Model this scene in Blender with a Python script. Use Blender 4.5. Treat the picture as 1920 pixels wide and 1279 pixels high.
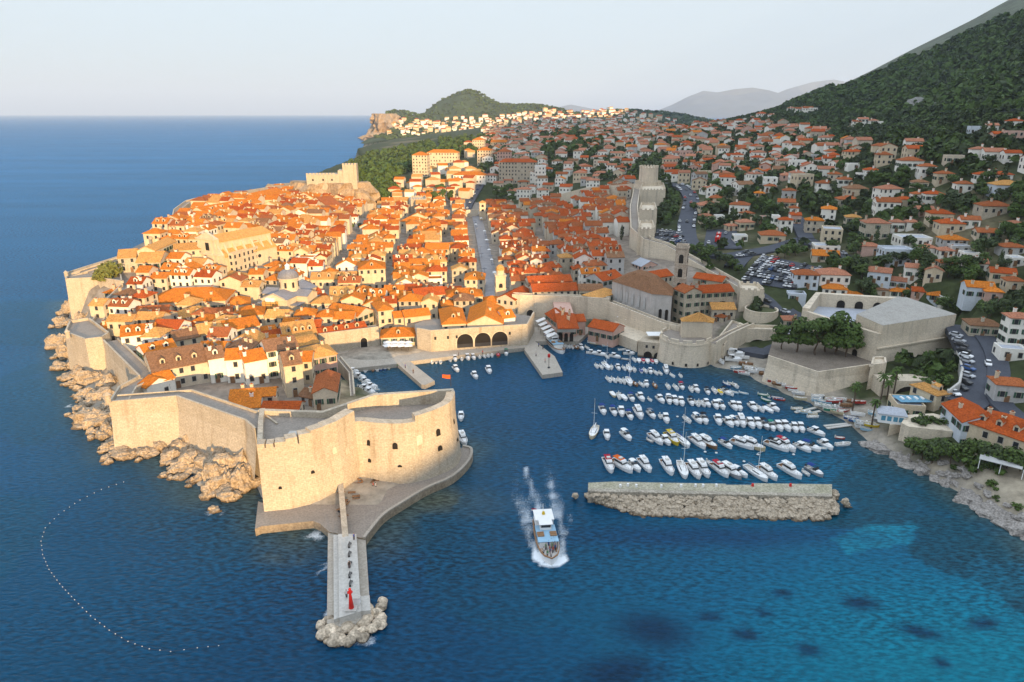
import bpy, math, random
import numpy as np
from mathutils import Vector, Matrix, noise as mnoise
sc = bpy.context.scene
for o in list(bpy.data.objects):
    bpy.data.objects.remove(o)
col = sc.collection
R = math.radians
HAZE = 5.2e-5

# ------------------------------------------------------------ camera
CAMH, FPX, CX, CY = 90.0, 1280.0, 960.0, 639.5
PITCH = math.atan((CY - 212.0) / FPX)
CP, SP = math.cos(PITCH), math.sin(PITCH)
cd = bpy.data.cameras.new('camera')
cam = bpy.data.objects.new('camera', cd)
col.objects.link(cam)
cam.location = (0, 0, CAMH)
cam.rotation_euler = (math.pi / 2 - PITCH, 0, 0)
cd.sensor_width = 36
cd.lens = 36 * FPX / 1920
cd.clip_start = 1
cd.clip_end = 90000
sc.camera = cam

# ------------------------------------------------------------ light
SUN_AZ, SUN_EL = 22.0, 9.0          # degrees to the right of straight behind the camera, above the horizon
w = bpy.data.worlds.new('World')
sc.world = w
w.use_nodes = True
wn = w.node_tree
wn.nodes.clear()
sky = wn.nodes.new('ShaderNodeTexSky')
sky.sky_type = 'NISHITA'
sky.sun_disc = False
sky.sun_elevation = R(SUN_EL)
sky.sun_rotation = R(180 - SUN_AZ)
sky.altitude = 90
sky.air_density = 1.0
sky.dust_density = 0.6
sky.ozone_density = 1.6
bg = wn.nodes.new('ShaderNodeBackground')
bg.inputs[1].default_value = 0.15
wo = wn.nodes.new('ShaderNodeOutputWorld')
# thin morning haze over the blue: pale lavender low down, brightness added overhead, out of view, to fill the shade
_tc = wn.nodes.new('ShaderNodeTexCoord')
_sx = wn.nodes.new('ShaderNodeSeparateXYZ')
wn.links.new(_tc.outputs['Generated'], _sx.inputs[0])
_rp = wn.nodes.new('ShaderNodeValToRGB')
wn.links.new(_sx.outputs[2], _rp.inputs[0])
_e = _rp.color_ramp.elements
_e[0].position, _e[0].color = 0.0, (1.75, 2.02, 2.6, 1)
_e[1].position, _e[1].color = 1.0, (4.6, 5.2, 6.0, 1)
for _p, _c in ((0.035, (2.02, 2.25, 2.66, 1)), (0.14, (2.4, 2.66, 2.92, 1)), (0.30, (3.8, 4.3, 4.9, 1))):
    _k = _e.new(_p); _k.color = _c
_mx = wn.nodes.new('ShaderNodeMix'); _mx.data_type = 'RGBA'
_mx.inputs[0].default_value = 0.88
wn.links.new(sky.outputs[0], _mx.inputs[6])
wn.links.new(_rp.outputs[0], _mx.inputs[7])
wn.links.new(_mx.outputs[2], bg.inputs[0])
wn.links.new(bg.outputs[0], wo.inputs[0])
sl = bpy.data.lights.new('sun', 'SUN')
sl.energy = 5.0
sl.angle = R(0.5)
sl.color = (1.0, 0.665, 0.32)
so = bpy.data.objects.new('sun', sl)
col.objects.link(so)
_az, _el = R(SUN_AZ), R(SUN_EL)
to_sun = Vector((math.sin(_az) * math.cos(_el), -math.cos(_az) * math.cos(_el), math.sin(_el)))
so.rotation_euler = to_sun.to_track_quat('Z', 'Y').to_euler()
so.location = (0, 0, 600)
sc.view_settings.view_transform = 'Standard'
sc.view_settings.look = 'None'
sc.view_settings.exposure = 1.0
sc.view_settings.gamma = 1.0
sc.cycles.max_bounces = 5
sc.cycles.diffuse_bounces = 3
sc.cycles.glossy_bounces = 2
sc.cycles.transparent_max_bounces = 6
sc.cycles.volume_bounces = 0
sc.cycles.use_denoising = True
sc.cycles.caustics_reflective = False
sc.cycles.caustics_refractive = False

# ------------------------------------------------------------ picture <-> place
def ray(px, py):
    a, b = (px - CX) / FPX, (py - CY) / FPX
    return a, CP - b * SP, -SP - b * CP       # for one metre of camera depth
def W(px, py, z=0.0):
    a, b, c = ray(px, py)
    t = (z - CAMH) / c
    return Vector((a * t, b * t, z))
def D(px, py, depth):
    a, b, c = ray(px, py)
    return Vector((a * depth, b * depth, CAMH + c * depth))
def proj(p):
    x, y, z = p[0], p[1], p[2] - CAMH
    d = y * CP - z * SP
    return CX + FPX * x / d, CY - FPX * (y * SP + z * CP) / d, d

# ------------------------------------------------------------ helpers
def tag(o, label=None, cat=None, group=None, kind=None):
    if label: o['label'] = label
    if cat: o['category'] = cat
    if group: o['group'] = group
    if kind: o['kind'] = kind
    return o
def empty(name, loc=(0, 0, 0), rz=0.0, label=None, cat=None, group=None):
    o = bpy.data.objects.new(name, None)
    col.objects.link(o)
    o.location = loc
    o.rotation_euler = (0, 0, rz)
    o.empty_display_size = 0.5
    return tag(o, label, cat, group)
def link(name, me, parent=None, loc=None, rz=0.0):
    o = bpy.data.objects.new(name, me)
    col.objects.link(o)
    if parent is not None: o.parent = parent
    if loc is not None: o.location = loc
    if rz: o.rotation_euler = (0, 0, rz)
    return o
KIDS = {}
def copy_tree(o, parent=None):
    c = o.copy()
    col.objects.link(c)
    if parent is not None: c.parent = parent
    for ch in o.children: copy_tree(ch, c)
    return c
class MB:
    """collects faces, then links them as one mesh object"""
    def __init__(self): self.v, self.f, self.m = [], [], []
    def add(self, vs, fs, m=0):
        b = len(self.v)
        self.v += [tuple(p) for p in vs]
        self.f += [tuple(b + i for i in f) for f in fs]
        self.m += [m] * len(fs)
        return self
    def box(self, x0, x1, y0, y1, z0, z1, m=0):
        return self.add([(x0,y0,z0),(x1,y0,z0),(x1,y1,z0),(x0,y1,z0),(x0,y0,z1),(x1,y0,z1),(x1,y1,z1),(x0,y1,z1)],
                        [(0,3,2,1),(4,5,6,7),(0,1,5,4),(1,2,6,5),(2,3,7,6),(3,0,4,7)], m)
    def cyl(self, c, r0, r1, z0, z1, n=16, m=0, cap=True):
        v = [(c[0]+r0*math.cos(2*math.pi*i/n), c[1]+r0*math.sin(2*math.pi*i/n), z0) for i in range(n)]
        v += [(c[0]+r1*math.cos(2*math.pi*i/n), c[1]+r1*math.sin(2*math.pi*i/n), z1) for i in range(n)]
        f = [(i,(i+1)%n,n+(i+1)%n,n+i) for i in range(n)]
        if cap: f += [tuple(range(n,2*n)), tuple(range(n-1,-1,-1))]
        return self.add(v, f, m)
    def tube(self, a, b, r0, r1=None, n=6, m=0):
        a, b = Vector(a), Vector(b)
        r1 = r0 if r1 is None else r1
        d = (b-a).normalized()
        s = d.cross(Vector((0,0,1)) if abs(d.z) < .9 else Vector((1,0,0))).normalized()
        t = d.cross(s)
        v = []
        for p, r in ((a, r0), (b, r1)):
            v += [p + s*(r*math.cos(2*math.pi*i/n)) + t*(r*math.sin(2*math.pi*i/n)) for i in range(n)]
        f = [(i,(i+1)%n,n+(i+1)%n,n+i) for i in range(n)] + [tuple(range(n,2*n)), tuple(range(n-1,-1,-1))]
        return self.add(v, f, m)
    def loft(self, base, top, m=0, mtop=None, cap=True):
        n = len(base)
        f = [(i,(i+1)%n,n+(i+1)%n,n+i) for i in range(n)]
        self.add(list(base)+list(top), f, m)
        if cap: self.add(list(top), [tuple(range(n))], m if mtop is None else mtop)
        return self
    def mesh(self, name, mats, smooth=False):
        me = bpy.data.meshes.new(name)
        me.from_pydata(self.v, [], self.f)
        for k in mats: me.materials.append(k)
        if len(mats) > 1: me.polygons.foreach_set('material_index', self.m)
        if smooth: me.polygons.foreach_set('use_smooth', [True]*len(self.f))
        me.update()
        return me
    def build(self, name, mats, parent=None, smooth=False, loc=None, rz=0.0):
        if not isinstance(mats, (list, tuple)): mats = [mats]
        return link(name, self.mesh(name, mats, smooth), parent, loc, rz)
def ccw(p):
    a = sum(p[i][0]*p[(i+1)%len(p)][1]-p[(i+1)%len(p)][0]*p[i][1] for i in range(len(p)))
    return p if a > 0 else p[::-1]
def strip_box(mb, pts, thick, z0, z1, m=0, side=1):
    """a wall of a given thickness along a polyline, its bottom z0 and top z1 given per point or once"""
    n = len(pts)
    z0 = [z0]*n if not hasattr(z0, '__len__') else z0
    z1 = [z1]*n if not hasattr(z1, '__len__') else z1
    P2 = [Vector((p[0], p[1])) for p in pts]
    off = []
    for i in range(n):
        a = P2[max(i-1, 0)]; b = P2[min(i+1, n-1)]
        d = (b-a).normalized()
        off.append(Vector((-d.y, d.x))*side*thick)
    v = []
    for i in range(n):
        q = P2[i]+off[i]
        v += [(P2[i].x,P2[i].y,z0[i]),(P2[i].x,P2[i].y,z1[i]),(q.x,q.y,z1[i]),(q.x,q.y,z0[i])]
    f = []
    for i in range(n-1):
        a, b = 4*i, 4*i+4
        f += [(a,b,b+1,a+1),(a+1,b+1,b+2,a+2),(a+2,b+2,b+3,a+3)]
    f += [(0,1,2,3),(4*n-1,4*n-2,4*n-3,4*n-4)]
    mb.add(v, f, m)
    return [Vector((p.x, p.y)) for p in (P2[i]+off[i] for i in range(n))]

# ------------------------------------------------------------ materials
MATS = {}
def mat(name, c, c2=None, rough=.85, scale=.35, contrast=.5, streak=0.0, streakcol=None, bump=0.0, bscale=3.0, metal=0.0, spec=.12, tide=0.0, brick=0.0, fine=0.0, objrand=0.0, coord='pos'):
    if name in MATS: return MATS[name]
    m = bpy.data.materials.new(name)
    m.use_nodes = True
    nt = m.node_tree
    bs = nt.nodes['Principled BSDF']
    bs.inputs['Roughness'].default_value = rough
    bs.inputs['Metallic'].default_value = metal
    bs.inputs['Specular IOR Level'].default_value = spec
    N, L = nt.nodes.new, nt.links.new
    geo = N('ShaderNodeNewGeometry')
    pos = geo.outputs['Position']
    nz = N('ShaderNodeTexNoise')
    nz.inputs['Scale'].default_value = scale
    nz.inputs['Detail'].default_value = 6
    nz.inputs['Roughness'].default_value = .65
    L(pos, nz.inputs['Vector'])
    rp = N('ShaderNodeMapRange')
    rp.inputs[1].default_value, rp.inputs[2].default_value = .5-.28*contrast-.06, .5+.28*contrast+.06
    L(nz.outputs[0], rp.inputs[0])
    mx = N('ShaderNodeMix'); mx.data_type = 'RGBA'
    mx.inputs[6].default_value = (*c, 1)
    mx.inputs[7].default_value = (*(c2 or tuple(x*.72 for x in c)), 1)
    L(rp.outputs[0], mx.inputs[0])
    out = mx.outputs[2]
    if streak:
        mp = N('ShaderNodeVectorMath'); mp.operation = 'MULTIPLY'
        mp.inputs[1].default_value = (.55, .55, .045)
        L(pos, mp.inputs[0])
        n2 = N('ShaderNodeTexNoise')
        n2.inputs['Scale'].default_value = 1.0
        n2.inputs['Detail'].default_value = 5
        L(mp.outputs[0], n2.inputs['Vector'])
        r2 = N('ShaderNodeMapRange')
        r2.inputs[1].default_value, r2.inputs[2].default_value = .53, .74
        r2.inputs[4].default_value = streak
        L(n2.outputs[0], r2.inputs[0])
        m2 = N('ShaderNodeMix'); m2.data_type = 'RGBA'
        L(r2.outputs[0], m2.inputs[0]); L(out, m2.inputs[6])
        m2.inputs[7].default_value = (*(streakcol or (.12, .09, .06)), 1)
        out = m2.outputs[2]
    if brick:
        vm = N('ShaderNodeVectorMath'); vm.operation = 'DOT_PRODUCT'
        vm.inputs[1].default_value = (.8, .6, 0)
        L(pos, vm.inputs[0])
        sx = N('ShaderNodeSeparateXYZ'); L(pos, sx.inputs[0])
        cx = N('ShaderNodeCombineXYZ')
        L(vm.outputs['Value'], cx.inputs[0]); L(sx.outputs[2], cx.inputs[1])
        bt = N('ShaderNodeTexBrick')
        bt.inputs['Scale'].default_value = .55
        bt.inputs['Mortar Size'].default_value = .03
        bt.inputs['Color1'].default_value = (1, 1, 1, 1)
        bt.inputs['Color2'].default_value = (1-brick, 1-brick, 1-brick, 1)
        bt.inputs['Mortar'].default_value = (1-1.6*brick, 1-1.6*brick, 1-1.6*brick, 1)
        L(cx.outputs[0], bt.inputs['Vector'])
        m3 = N('ShaderNodeMix'); m3.data_type = 'RGBA'; m3.blend_type = 'MULTIPLY'
        m3.inputs[0].default_value = 1
        L(out, m3.inputs[6]); L(bt.outputs[0], m3.inputs[7])
        out = m3.outputs[2]
    if tide:
        sz = N('ShaderNodeSeparateXYZ'); L(pos, sz.inputs[0])
        rz_ = N('ShaderNodeMapRange'); rz_.inputs[1].default_value, rz_.inputs[2].default_value = tide*.35, tide
        rz_.inputs[3].default_value, rz_.inputs[4].default_value = .85, 0
        L(sz.outputs[2], rz_.inputs[0])
        m6 = N('ShaderNodeMix'); m6.data_type = 'RGBA'; L(rz_.outputs[0], m6.inputs[0]); L(out, m6.inputs[6]); m6.inputs[7].default_value = (.10, .065, .035, 1)
        out = m6.outputs[2]
    if fine:
        n4 = N('ShaderNodeTexNoise')
        n4.inputs['Scale'].default_value = 2.2
        n4.inputs['Detail'].default_value = 3
        L(pos, n4.inputs['Vector'])
        r4 = N('ShaderNodeMapRange')
        r4.inputs[1].default_value, r4.inputs[2].default_value = .35, .65
        r4.inputs[3].default_value, r4.inputs[4].default_value = 1-fine, 1+fine
        L(n4.outputs[0], r4.inputs[0])
        m4 = N('ShaderNodeVectorMath'); m4.operation = 'SCALE'
        L(out, m4.inputs[0]); L(r4.outputs[0], m4.inputs['Scale'])
        out = m4.outputs[0]
    if objrand:
        oi = N('ShaderNodeObjectInfo')
        r5 = N('ShaderNodeMapRange')
        r5.inputs[3].default_value, r5.inputs[4].default_value = 1-objrand, 1+objrand
        L(oi.outputs['Random'], r5.inputs[0])
        m5 = N('ShaderNodeVectorMath'); m5.operation = 'SCALE'
        L(out, m5.inputs[0]); L(r5.outputs[0], m5.inputs['Scale'])
        out = m5.outputs[0]
    L(out, bs.inputs['Base Color'])
    if bump:
        n3 = N('ShaderNodeTexNoise')
        n3.inputs['Scale'].default_value = bscale
        n3.inputs['Detail'].default_value = 5
        L(pos, n3.inputs['Vector'])
        bp = N('ShaderNodeBump')
        bp.inputs['Strength'].default_value = 1
        bp.inputs['Distance'].default_value = bump
        L(n3.outputs[0], bp.inputs['Height'])
        L(bp.outputs[0], bs.inputs['Normal'])
    MATS[name] = m
    return m
# stone and plaster
STONE = mat('fort stone', (.55,.475,.37), (.44,.365,.27), scale=.13, contrast=1.0, streak=.48, streakcol=(.26,.18,.10), brick=.13, fine=.13, tide=.9, bump=.05, bscale=1.6)
STONE2 = mat('wall stone', (.72,.62,.48), (.57,.48,.36), scale=.12, contrast=.9, streak=.42, streakcol=(.19,.16,.13), brick=.10, fine=.10, bump=.12, bscale=1.6)
PAVE = mat('terrace paving', (.30,.26,.22), (.22,.19,.16), scale=.2, contrast=.8, fine=.14, rough=.75)
QUAY = mat('quay stone', (.43,.39,.33), (.32,.28,.23), scale=.15, contrast=.9, fine=.14, rough=.7)
CONC = mat('pale concrete', (.52,.50,.46), (.42,.40,.36), scale=.2, contrast=.9, fine=.1)
ROCK = mat('shore rock', (.49,.395,.285), (.24,.175,.115), scale=.3, contrast=1.0, fine=.3, bump=.8, bscale=.9, tide=.7)
RIPRAP = mat('rubble stone', (.60,.50,.38), (.36,.29,.21), scale=.7, contrast=1.0, fine=.3, bump=.2, bscale=1.5, objrand=.35, tide=.55)
ASPH = mat('asphalt', (.075,.082,.10), (.06,.065,.08), scale=.2, fine=.1, rough=.8)
PAINTW = mat('white road paint', (.75,.75,.72), rough=.6)
WALLC = {
 'cream': mat('cream plaster', (.62,.52,.37), (.52,.42,.29), scale=.3, streak=.25, streakcol=(.3,.23,.15), fine=.08),
 'white': mat('white plaster', (.82,.78,.70), (.73,.69,.61), scale=.3, streak=.18, streakcol=(.4,.35,.28), fine=.05),
 'stone': mat('house stone', (.54,.47,.36), (.43,.37,.28), scale=.4, streak=.25, fine=.14, brick=.12),
 'beige': mat('beige plaster', (.60,.51,.39), (.50,.42,.32), scale=.3, streak=.25, streakcol=(.26,.2,.14), fine=.08),
 'pink': mat('pink plaster', (.58,.37,.30), (.50,.32,.25), scale=.3, streak=.15, fine=.06),
 'grey': mat('grey plaster', (.48,.47,.45), (.40,.39,.37), scale=.3, streak=.25, fine=.08),
 'paleblue': mat('pale blue plaster', (.56,.60,.64), (.48,.52,.56), scale=.3, streak=.2, fine=.06),
}
def roofm(n, c, c2, fine=.3): return mat(n+' tiles', c, c2, scale=.55, contrast=1.0, fine=fine, rough=1.0, spec=.03, objrand=.16, streak=.3, streakcol=tuple(x*.42 for x in c), bump=.06, bscale=4)
ROOFC = {
 'orange': roofm('orange roof', (.56,.19,.028), (.40,.115,.02)),
 'red': roofm('red roof', (.40,.085,.02), (.27,.055,.016)),
 'brown': roofm('brown roof', (.26,.135,.07), (.18,.095,.055)),
 'tan': roofm('tan roof', (.56,.30,.09), (.42,.20,.07)),
 'rust': roofm('rust roof', (.34,.11,.04), (.23,.07,.028)),
 'salmon': roofm('salmon roof', (.40,.175,.105), (.29,.12,.07)),
 'grey': mat('lead roof', (.24,.24,.26), (.17,.17,.19), scale=.4, fine=.12, rough=.55),
 'flat': mat('flat roof', (.42,.44,.48), (.34,.36,.40), scale=.3, fine=.1),
}
GLASS = mat('dark window', (.035,.038,.042), rough=.25, spec=.5)
FRAME = mat('window frame', (.55,.50,.42), rough=.7)
SHUT = mat('green shutter', (.05,.11,.07), rough=.7)
WHITE = mat('white paint', (.80,.80,.78), (.72,.72,.70), rough=.4, scale=.8)
DARK = mat('dark opening', (.025,.022,.02), rough=.9)
IRON = mat('dark iron', (.05,.05,.055), rough=.6)
RED = mat('red paint', (.62,.03,.025), rough=.45)
WOOD = mat('weathered wood', (.25,.14,.07), (.17,.09,.05), rough=.7, fine=.2)
BARK = mat('tree bark', (.12,.085,.06), (.07,.05,.035), rough=.95, scale=2)
def leafm(n, c, c2): return mat(n, c, c2, scale=.5, contrast=1.0, rough=.75, fine=.35, spec=.2, objrand=.22)
LEAF = leafm('broad leaves', (.085,.125,.028), (.035,.06,.015))
LEAFD = leafm('dark leaves', (.062,.085,.03), (.027,.042,.016))
LEAFP = leafm('pine needles', (.085,.135,.026), (.035,.065,.014))
LEAFY = leafm('yellow green leaves', (.17,.17,.035), (.09,.10,.022))
# ============================================================ the lie of the land
# (px, py, z): seen ground point whose height is judged; (px, py, -depth): one whose distance is judged
_TP = [
 (640,650,1.6),(985,648,1.6),(800,645,1.6),(720,640,1.8),(750,595,4),(940,558,5),(920,480,7),(890,395,9),(840,560,4.5),(660,620,3),
 (545,590,6),(430,640,7),(300,690,8),(230,665,8),(200,610,9),(400,690,8),(520,720,7),(430,780,7),(600,720,6),(620,680,4),
 (400,560,10),(300,560,12),(440,505,17),(350,525,15),(250,525,18),(180,545,16),(330,430,27),(400,420,28),(480,395,28),(520,420,23),(600,400,18),
 (560,470,14),(650,470,10),(700,400,12),(800,400,10),(750,470,8),(680,380,14),(740,385,13),(620,390,18),(560,370,22),(230,495,22),(280,460,25),
 (960,470,9),(1000,440,13),(1050,400,17),(1100,470,15),(1150,440,20),(1100,530,9),(1000,545,7),(1190,480,20),(1170,380,25),(1215,375,28),(1060,378,21),(920,380,11),
 (1200,525,13),(1100,595,3.5),(1000,605,2.5),(1160,640,2),(1250,590,6),(1350,600,7),(1420,645,3),(1330,530,15),(1400,575,9),(1480,600,9),(1240,640,2),
 (1420,520,-310),(1350,490,-340),(1290,420,-430),(1280,360,-520),(1500,560,-288),
 (1600,665,8),(1520,640,8),(1450,725,1.4),(1560,770,1.4),(1640,810,1.4),(1700,750,4),(1830,700,12),(1800,650,13),(1880,745,12),(1900,850,9),(1850,835,9.5),(1800,870,4.5),(1900,930,3.5),
 (1900,640,-228),(1700,545,-285),(1800,572,-262),(1900,520,-265),(1700,450,-325),(1850,450,-305),(1560,450,-350),(1450,450,-370),(1450,380,-430),(1600,380,-405),
 (1750,380,-365),(1900,370,-325),(1350,330,-560),(1500,320,-540),(1650,310,-430),(1800,300,-380),(1900,260,-420),(1700,240,-620),(1550,240,-760),(1400,270,-750),(1300,290,-700),
 (1180,300,-720),(1050,290,-770),(900,330,-700),(820,360,-620),(760,330,-740),(700,330,-760),(640,330,-700),(930,270,-1000),(1150,250,-1100),(1300,240,-1150),(1000,240,-1600),(860,262,-1300),(1100,222,-2100),(1250,234,-1900),(1250,238,-1500),(1330,238,-1300),(1400,226,-1350),(1330,245,-1000),
 (1470,205,-1100),(1500,190,-1400),(1600,150,-1330),(1700,98,-1280),(1800,50,-1280),(1920,-15,-1240),(1900,100,-780),(1800,150,-820),(1700,195,-820),(1900,200,-560),(1600,205,-900),(1820,222,-500),
]
_wp = []
for px, py, k in _TP:
    p = W(px, py, k) if k > 0 else D(px, py, -k)
    _wp.append(p)
_wp += [Vector(p) for p in ((260,60,3),(420,120,25),(520,260,75),(700,420,190),(900,700,330),(1100,1000,380),(1000,1500,300),(600,1900,15),(-150,1000,25),(-250,800,5),(-330,520,3),(-330,330,3),(120,2300,50),(350,80,12),
                               (500,60,40),(800,100,160),(1150,300,330),(900,1900,60),(-420,150,2))]
_X = np.array([(p.x, p.y) for p in _wp]); _Zv = np.array([p.z for p in _wp])
def _tps(r2): return np.where(r2 > 0, r2*np.log(r2+1e-9), 0.0)
_S = 300.0
_Xn = _X/_S
_K = _tps(((_Xn[:, None]-_Xn[None])**2).sum(-1)) + np.eye(len(_Xn))*.02
_P = np.hstack([np.ones((len(_Xn), 1)), _Xn])
_A = np.block([[_K, _P], [_P.T, np.zeros((3, 3))]])
_sol = np.linalg.solve(_A, np.concatenate([_Zv, np.zeros(3)]))
def _tp_eval(x, y):
    q = np.stack([np.ravel(x), np.ravel(y)], 1)/_S
    out = np.empty(len(q))
    for i in range(0, len(q), 20000):
        s = q[i:i+20000]
        out[i:i+20000] = _tps(((s[:, None]-_Xn[None])**2).sum(-1)) @ _sol[:-3] + _sol[-3] + s @ _sol[-2:]
    return out.reshape(np.shape(x))
# the coast, clockwise from the fort; hidden stretches lie a little outside the cliff-top walls
_coast_px = [(640,985),(560,985),(500,975),(484,935),(455,905),(400,925),(372,925),(345,885),(300,850),(215,850),(200,815),(165,780),(150,735),(125,700),(112,655),(130,615),(126,575),(120,548)]
COAST = [W(x, y, 0) for x, y in _coast_px]
for x, y, z in ((118,505,22),(208,478,24),(262,455,27),(262,440,29),(312,412,31),(316,388,33),(340,372,34),(430,355,34),(525,340,30)):
    p = W(x, y, z); COAST.append(Vector((p.x-6, p.y+2, 0)))
for x, y in ((560,372),(585,368),(560,362),(523,360),(524,345)): COAST.append(W(x, y, 0))
COAST += [Vector(p) for p in ((-205,640,0),(-190,760,0),(-260,900,0),(-300,1050,0),(-270,1250,0),(-330,1500,0),(-300,1800,0),(-420,2000,0),(-200,2600,0),(1500,2600,0),(1500,-100,0),(130,-100,0))]
COAST += [W(x, y, 0) for x, y in ((1960,1040),(1890,975),(1850,960),(1800,925),(1740,885),(1690,862),(1628,832),(1590,800),(1550,775),(1490,748),(1440,728),(1390,700),(1345,692),(1240,655),(1150,630),(1090,620),(1000,625),(985,652),(870,664),(767,677),(745,682),(655,691),(634,662),(640,720),(705,745))]
COAST += [Vector((-16,176,0)), W(880,842,0), W(800,905,0), W(700,985,0)]
_C = np.array([(p.x, p.y) for p in COAST])
def sdist(x, y):
    """signed distance to the coast, positive on land"""
    q = np.stack([np.ravel(x), np.ravel(y)], 1)
    a, b = _C, np.roll(_C, -1, 0)
    out = np.empty(len(q))
    for i in range(0, len(q), 20000):
        s = q[i:i+20000][:, None]
        ab = (b-a)[None]
        t = np.clip(((s-a[None])*ab).sum(-1)/(ab**2).sum(-1), 0, 1)
        d = np.sqrt((((a[None]+t[..., None]*ab)-s)**2).sum(-1)).min(1)
        y0, y1 = a[None, :, 1], b[None, :, 1]
        cr = (y0 > s[..., 1]) != (y1 > s[..., 1])
        xi = a[None, :, 0]+(s[..., 1]-y0)/np.where(y1 == y0, 1e-9, y1-y0)*(b[None, :, 0]-a[None, :, 0])
        ins = (cr & (s[..., 0] < xi)).sum(1) % 2 == 1
        out[i:i+20000] = np.where(ins, d, -d)
    return out.reshape(np.shape(x))
def inpoly(x, y, poly):
    p = np.array([(q[0], q[1]) for q in poly]); r = np.zeros(np.shape(x), bool)
    for (x0, y0), (x1, y1) in zip(p, np.roll(p, -1, 0)):
        c = ((y0 > y) != (y1 > y)) & (x < (x1-x0)*(y-y0)/(y1-y0+1e-12)+x0)
        r ^= c
    return r
# the walled town in plan
TOWN = [W(490,830,8), W(330,760,8), W(205,760,8), W(260,700,10), W(165,610,12), W(185,560,14), W(130,520,18), W(225,480,23), W(330,420,28), W(330,385,30), W(380,368,30), W(530,345,28), W(560,372,22),
        W(680,385,14), W(800,372,12), W(880,385,10), W(1000,375,17), W(1060,385,20), W(1190,350,26), W(1190,450,20), W(1270,495,15), W(1390,570,10), W(1340,640,4), W(1140,600,4), W(960,590,4), W(985,640,3), W(640,640,3), W(620,740,6)]
# ground cut level round the gate fort and its court
FLATS = [([W(1430,690,3), W(1540,740,3), W(1640,720,5), W(1690,700,7), W(1800,668,11), W(1815,575,17), W(1700,545,19), W(1510,545,17), W(1470,610,9)], 8.0), ([W(1490,545,17), W(1520,535,19), W(1715,540,20), W(1720,560,19), W(1500,570,16)], 15.5)]
def hterr(x, y):
    x, y = np.asarray(x, float), np.asarray(y, float)
    z = _tp_eval(x, y)
    d = sdist(x, y)
    z = np.clip(z, 1.1, 420)
    for poly, zm in FLATS: z = np.where(inpoly(x, y, poly), np.minimum(z, zm), z)
    wst = (x < np.interp(y, [100,300,700,1200], [-20,-100,-130,-190])) & (y < 640) & ~inpoly(x, y, TOWN)
    z = np.where(wst, np.minimum(z, .8+.22*np.maximum(d, 0)), z)
    u = np.clip(d/4.0, -2, 1)
    return np.where(u > 0, -0.6+(z+.6)*np.minimum(1, u*1.6), -0.6+u*3)
# a cached grid makes single look-ups quick
GX0, GX1, GY0, GY1, GS = -440.0, 1160.0, 40.0, 2350.0, 6.0
_gx = np.arange(GX0, GX1+1, GS); _gy = np.arange(GY0, GY1+1, GS)
_GXX, _GYY = np.meshgrid(_gx, _gy)
GZ = hterr(_GXX, _GYY)
def gh(x, y):
    u, v = (x-GX0)/GS, (y-GY0)/GS
    i, j = int(min(max(u, 0), len(_gx)-2)), int(min(max(v, 0), len(_gy)-2))
    u, v = min(max(u-i, 0), 1), min(max(v-j, 0), 1)
    return (GZ[j,i]*(1-u)+GZ[j,i+1]*u)*(1-v)+(GZ[j+1,i]*(1-u)+GZ[j+1,i+1]*u)*v
def WT(px, py):
    """where the line of sight through a picture point first meets the ground"""
    a, b, c = ray(px, py)
    t, st = 90.0, 3.0
    while t < 2600:
        z = CAMH+c*t
        if z < max(gh(a*t, b*t), 0):
            lo, hi = t-st, t
            for _ in range(14):
                m = (lo+hi)/2
                if CAMH+c*m < max(gh(a*m, b*m), 0): hi = m
                else: lo = m
            t = hi
            return Vector((a*t, b*t, max(gh(a*t, b*t), 0)))
        st = max(2.0, t*.01)
        t += st
    return None

# ground sheet: one mesh, colour by what grows or lies there
def vcol_mat(name, attr='ground', fine=.25, scale=.25, bump=.25):
    m = bpy.data.materials.new(name); m.use_nodes = True
    nt = m.node_tree; bs = nt.nodes['Principled BSDF']; N, L = nt.nodes.new, nt.links.new
    at = N('ShaderNodeAttribute'); at.attribute_name = attr
    geo = N('ShaderNodeNewGeometry')
    nz = N('ShaderNodeTexNoise'); nz.inputs['Scale'].default_value = scale; nz.inputs['Detail'].default_value = 8; nz.inputs['Roughness'].default_value = .7
    L(geo.outputs['Position'], nz.inputs['Vector'])
    r = N('ShaderNodeMapRange'); r.inputs[1].default_value, r.inputs[2].default_value = .3, .7
    r.inputs[3].default_value, r.inputs[4].default_value = 1-fine*1.6, 1+fine*1.6
    L(nz.outputs[0], r.inputs[0])
    s = N('ShaderNodeVectorMath'); s.operation = 'SCALE'
    L(at.outputs['Color'], s.inputs[0]); L(r.outputs[0], s.inputs['Scale'])
    L(s.outputs[0], bs.inputs['Base Color'])
    bp = N('ShaderNodeBump'); bp.inputs['Distance'].default_value = bump; L(nz.outputs[0], bp.inputs['Height']); L(bp.outputs[0], bs.inputs['Normal'])
    bs.inputs['Roughness'].default_value = .95; bs.inputs['Specular IOR Level'].default_value = .1
    return m
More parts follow.
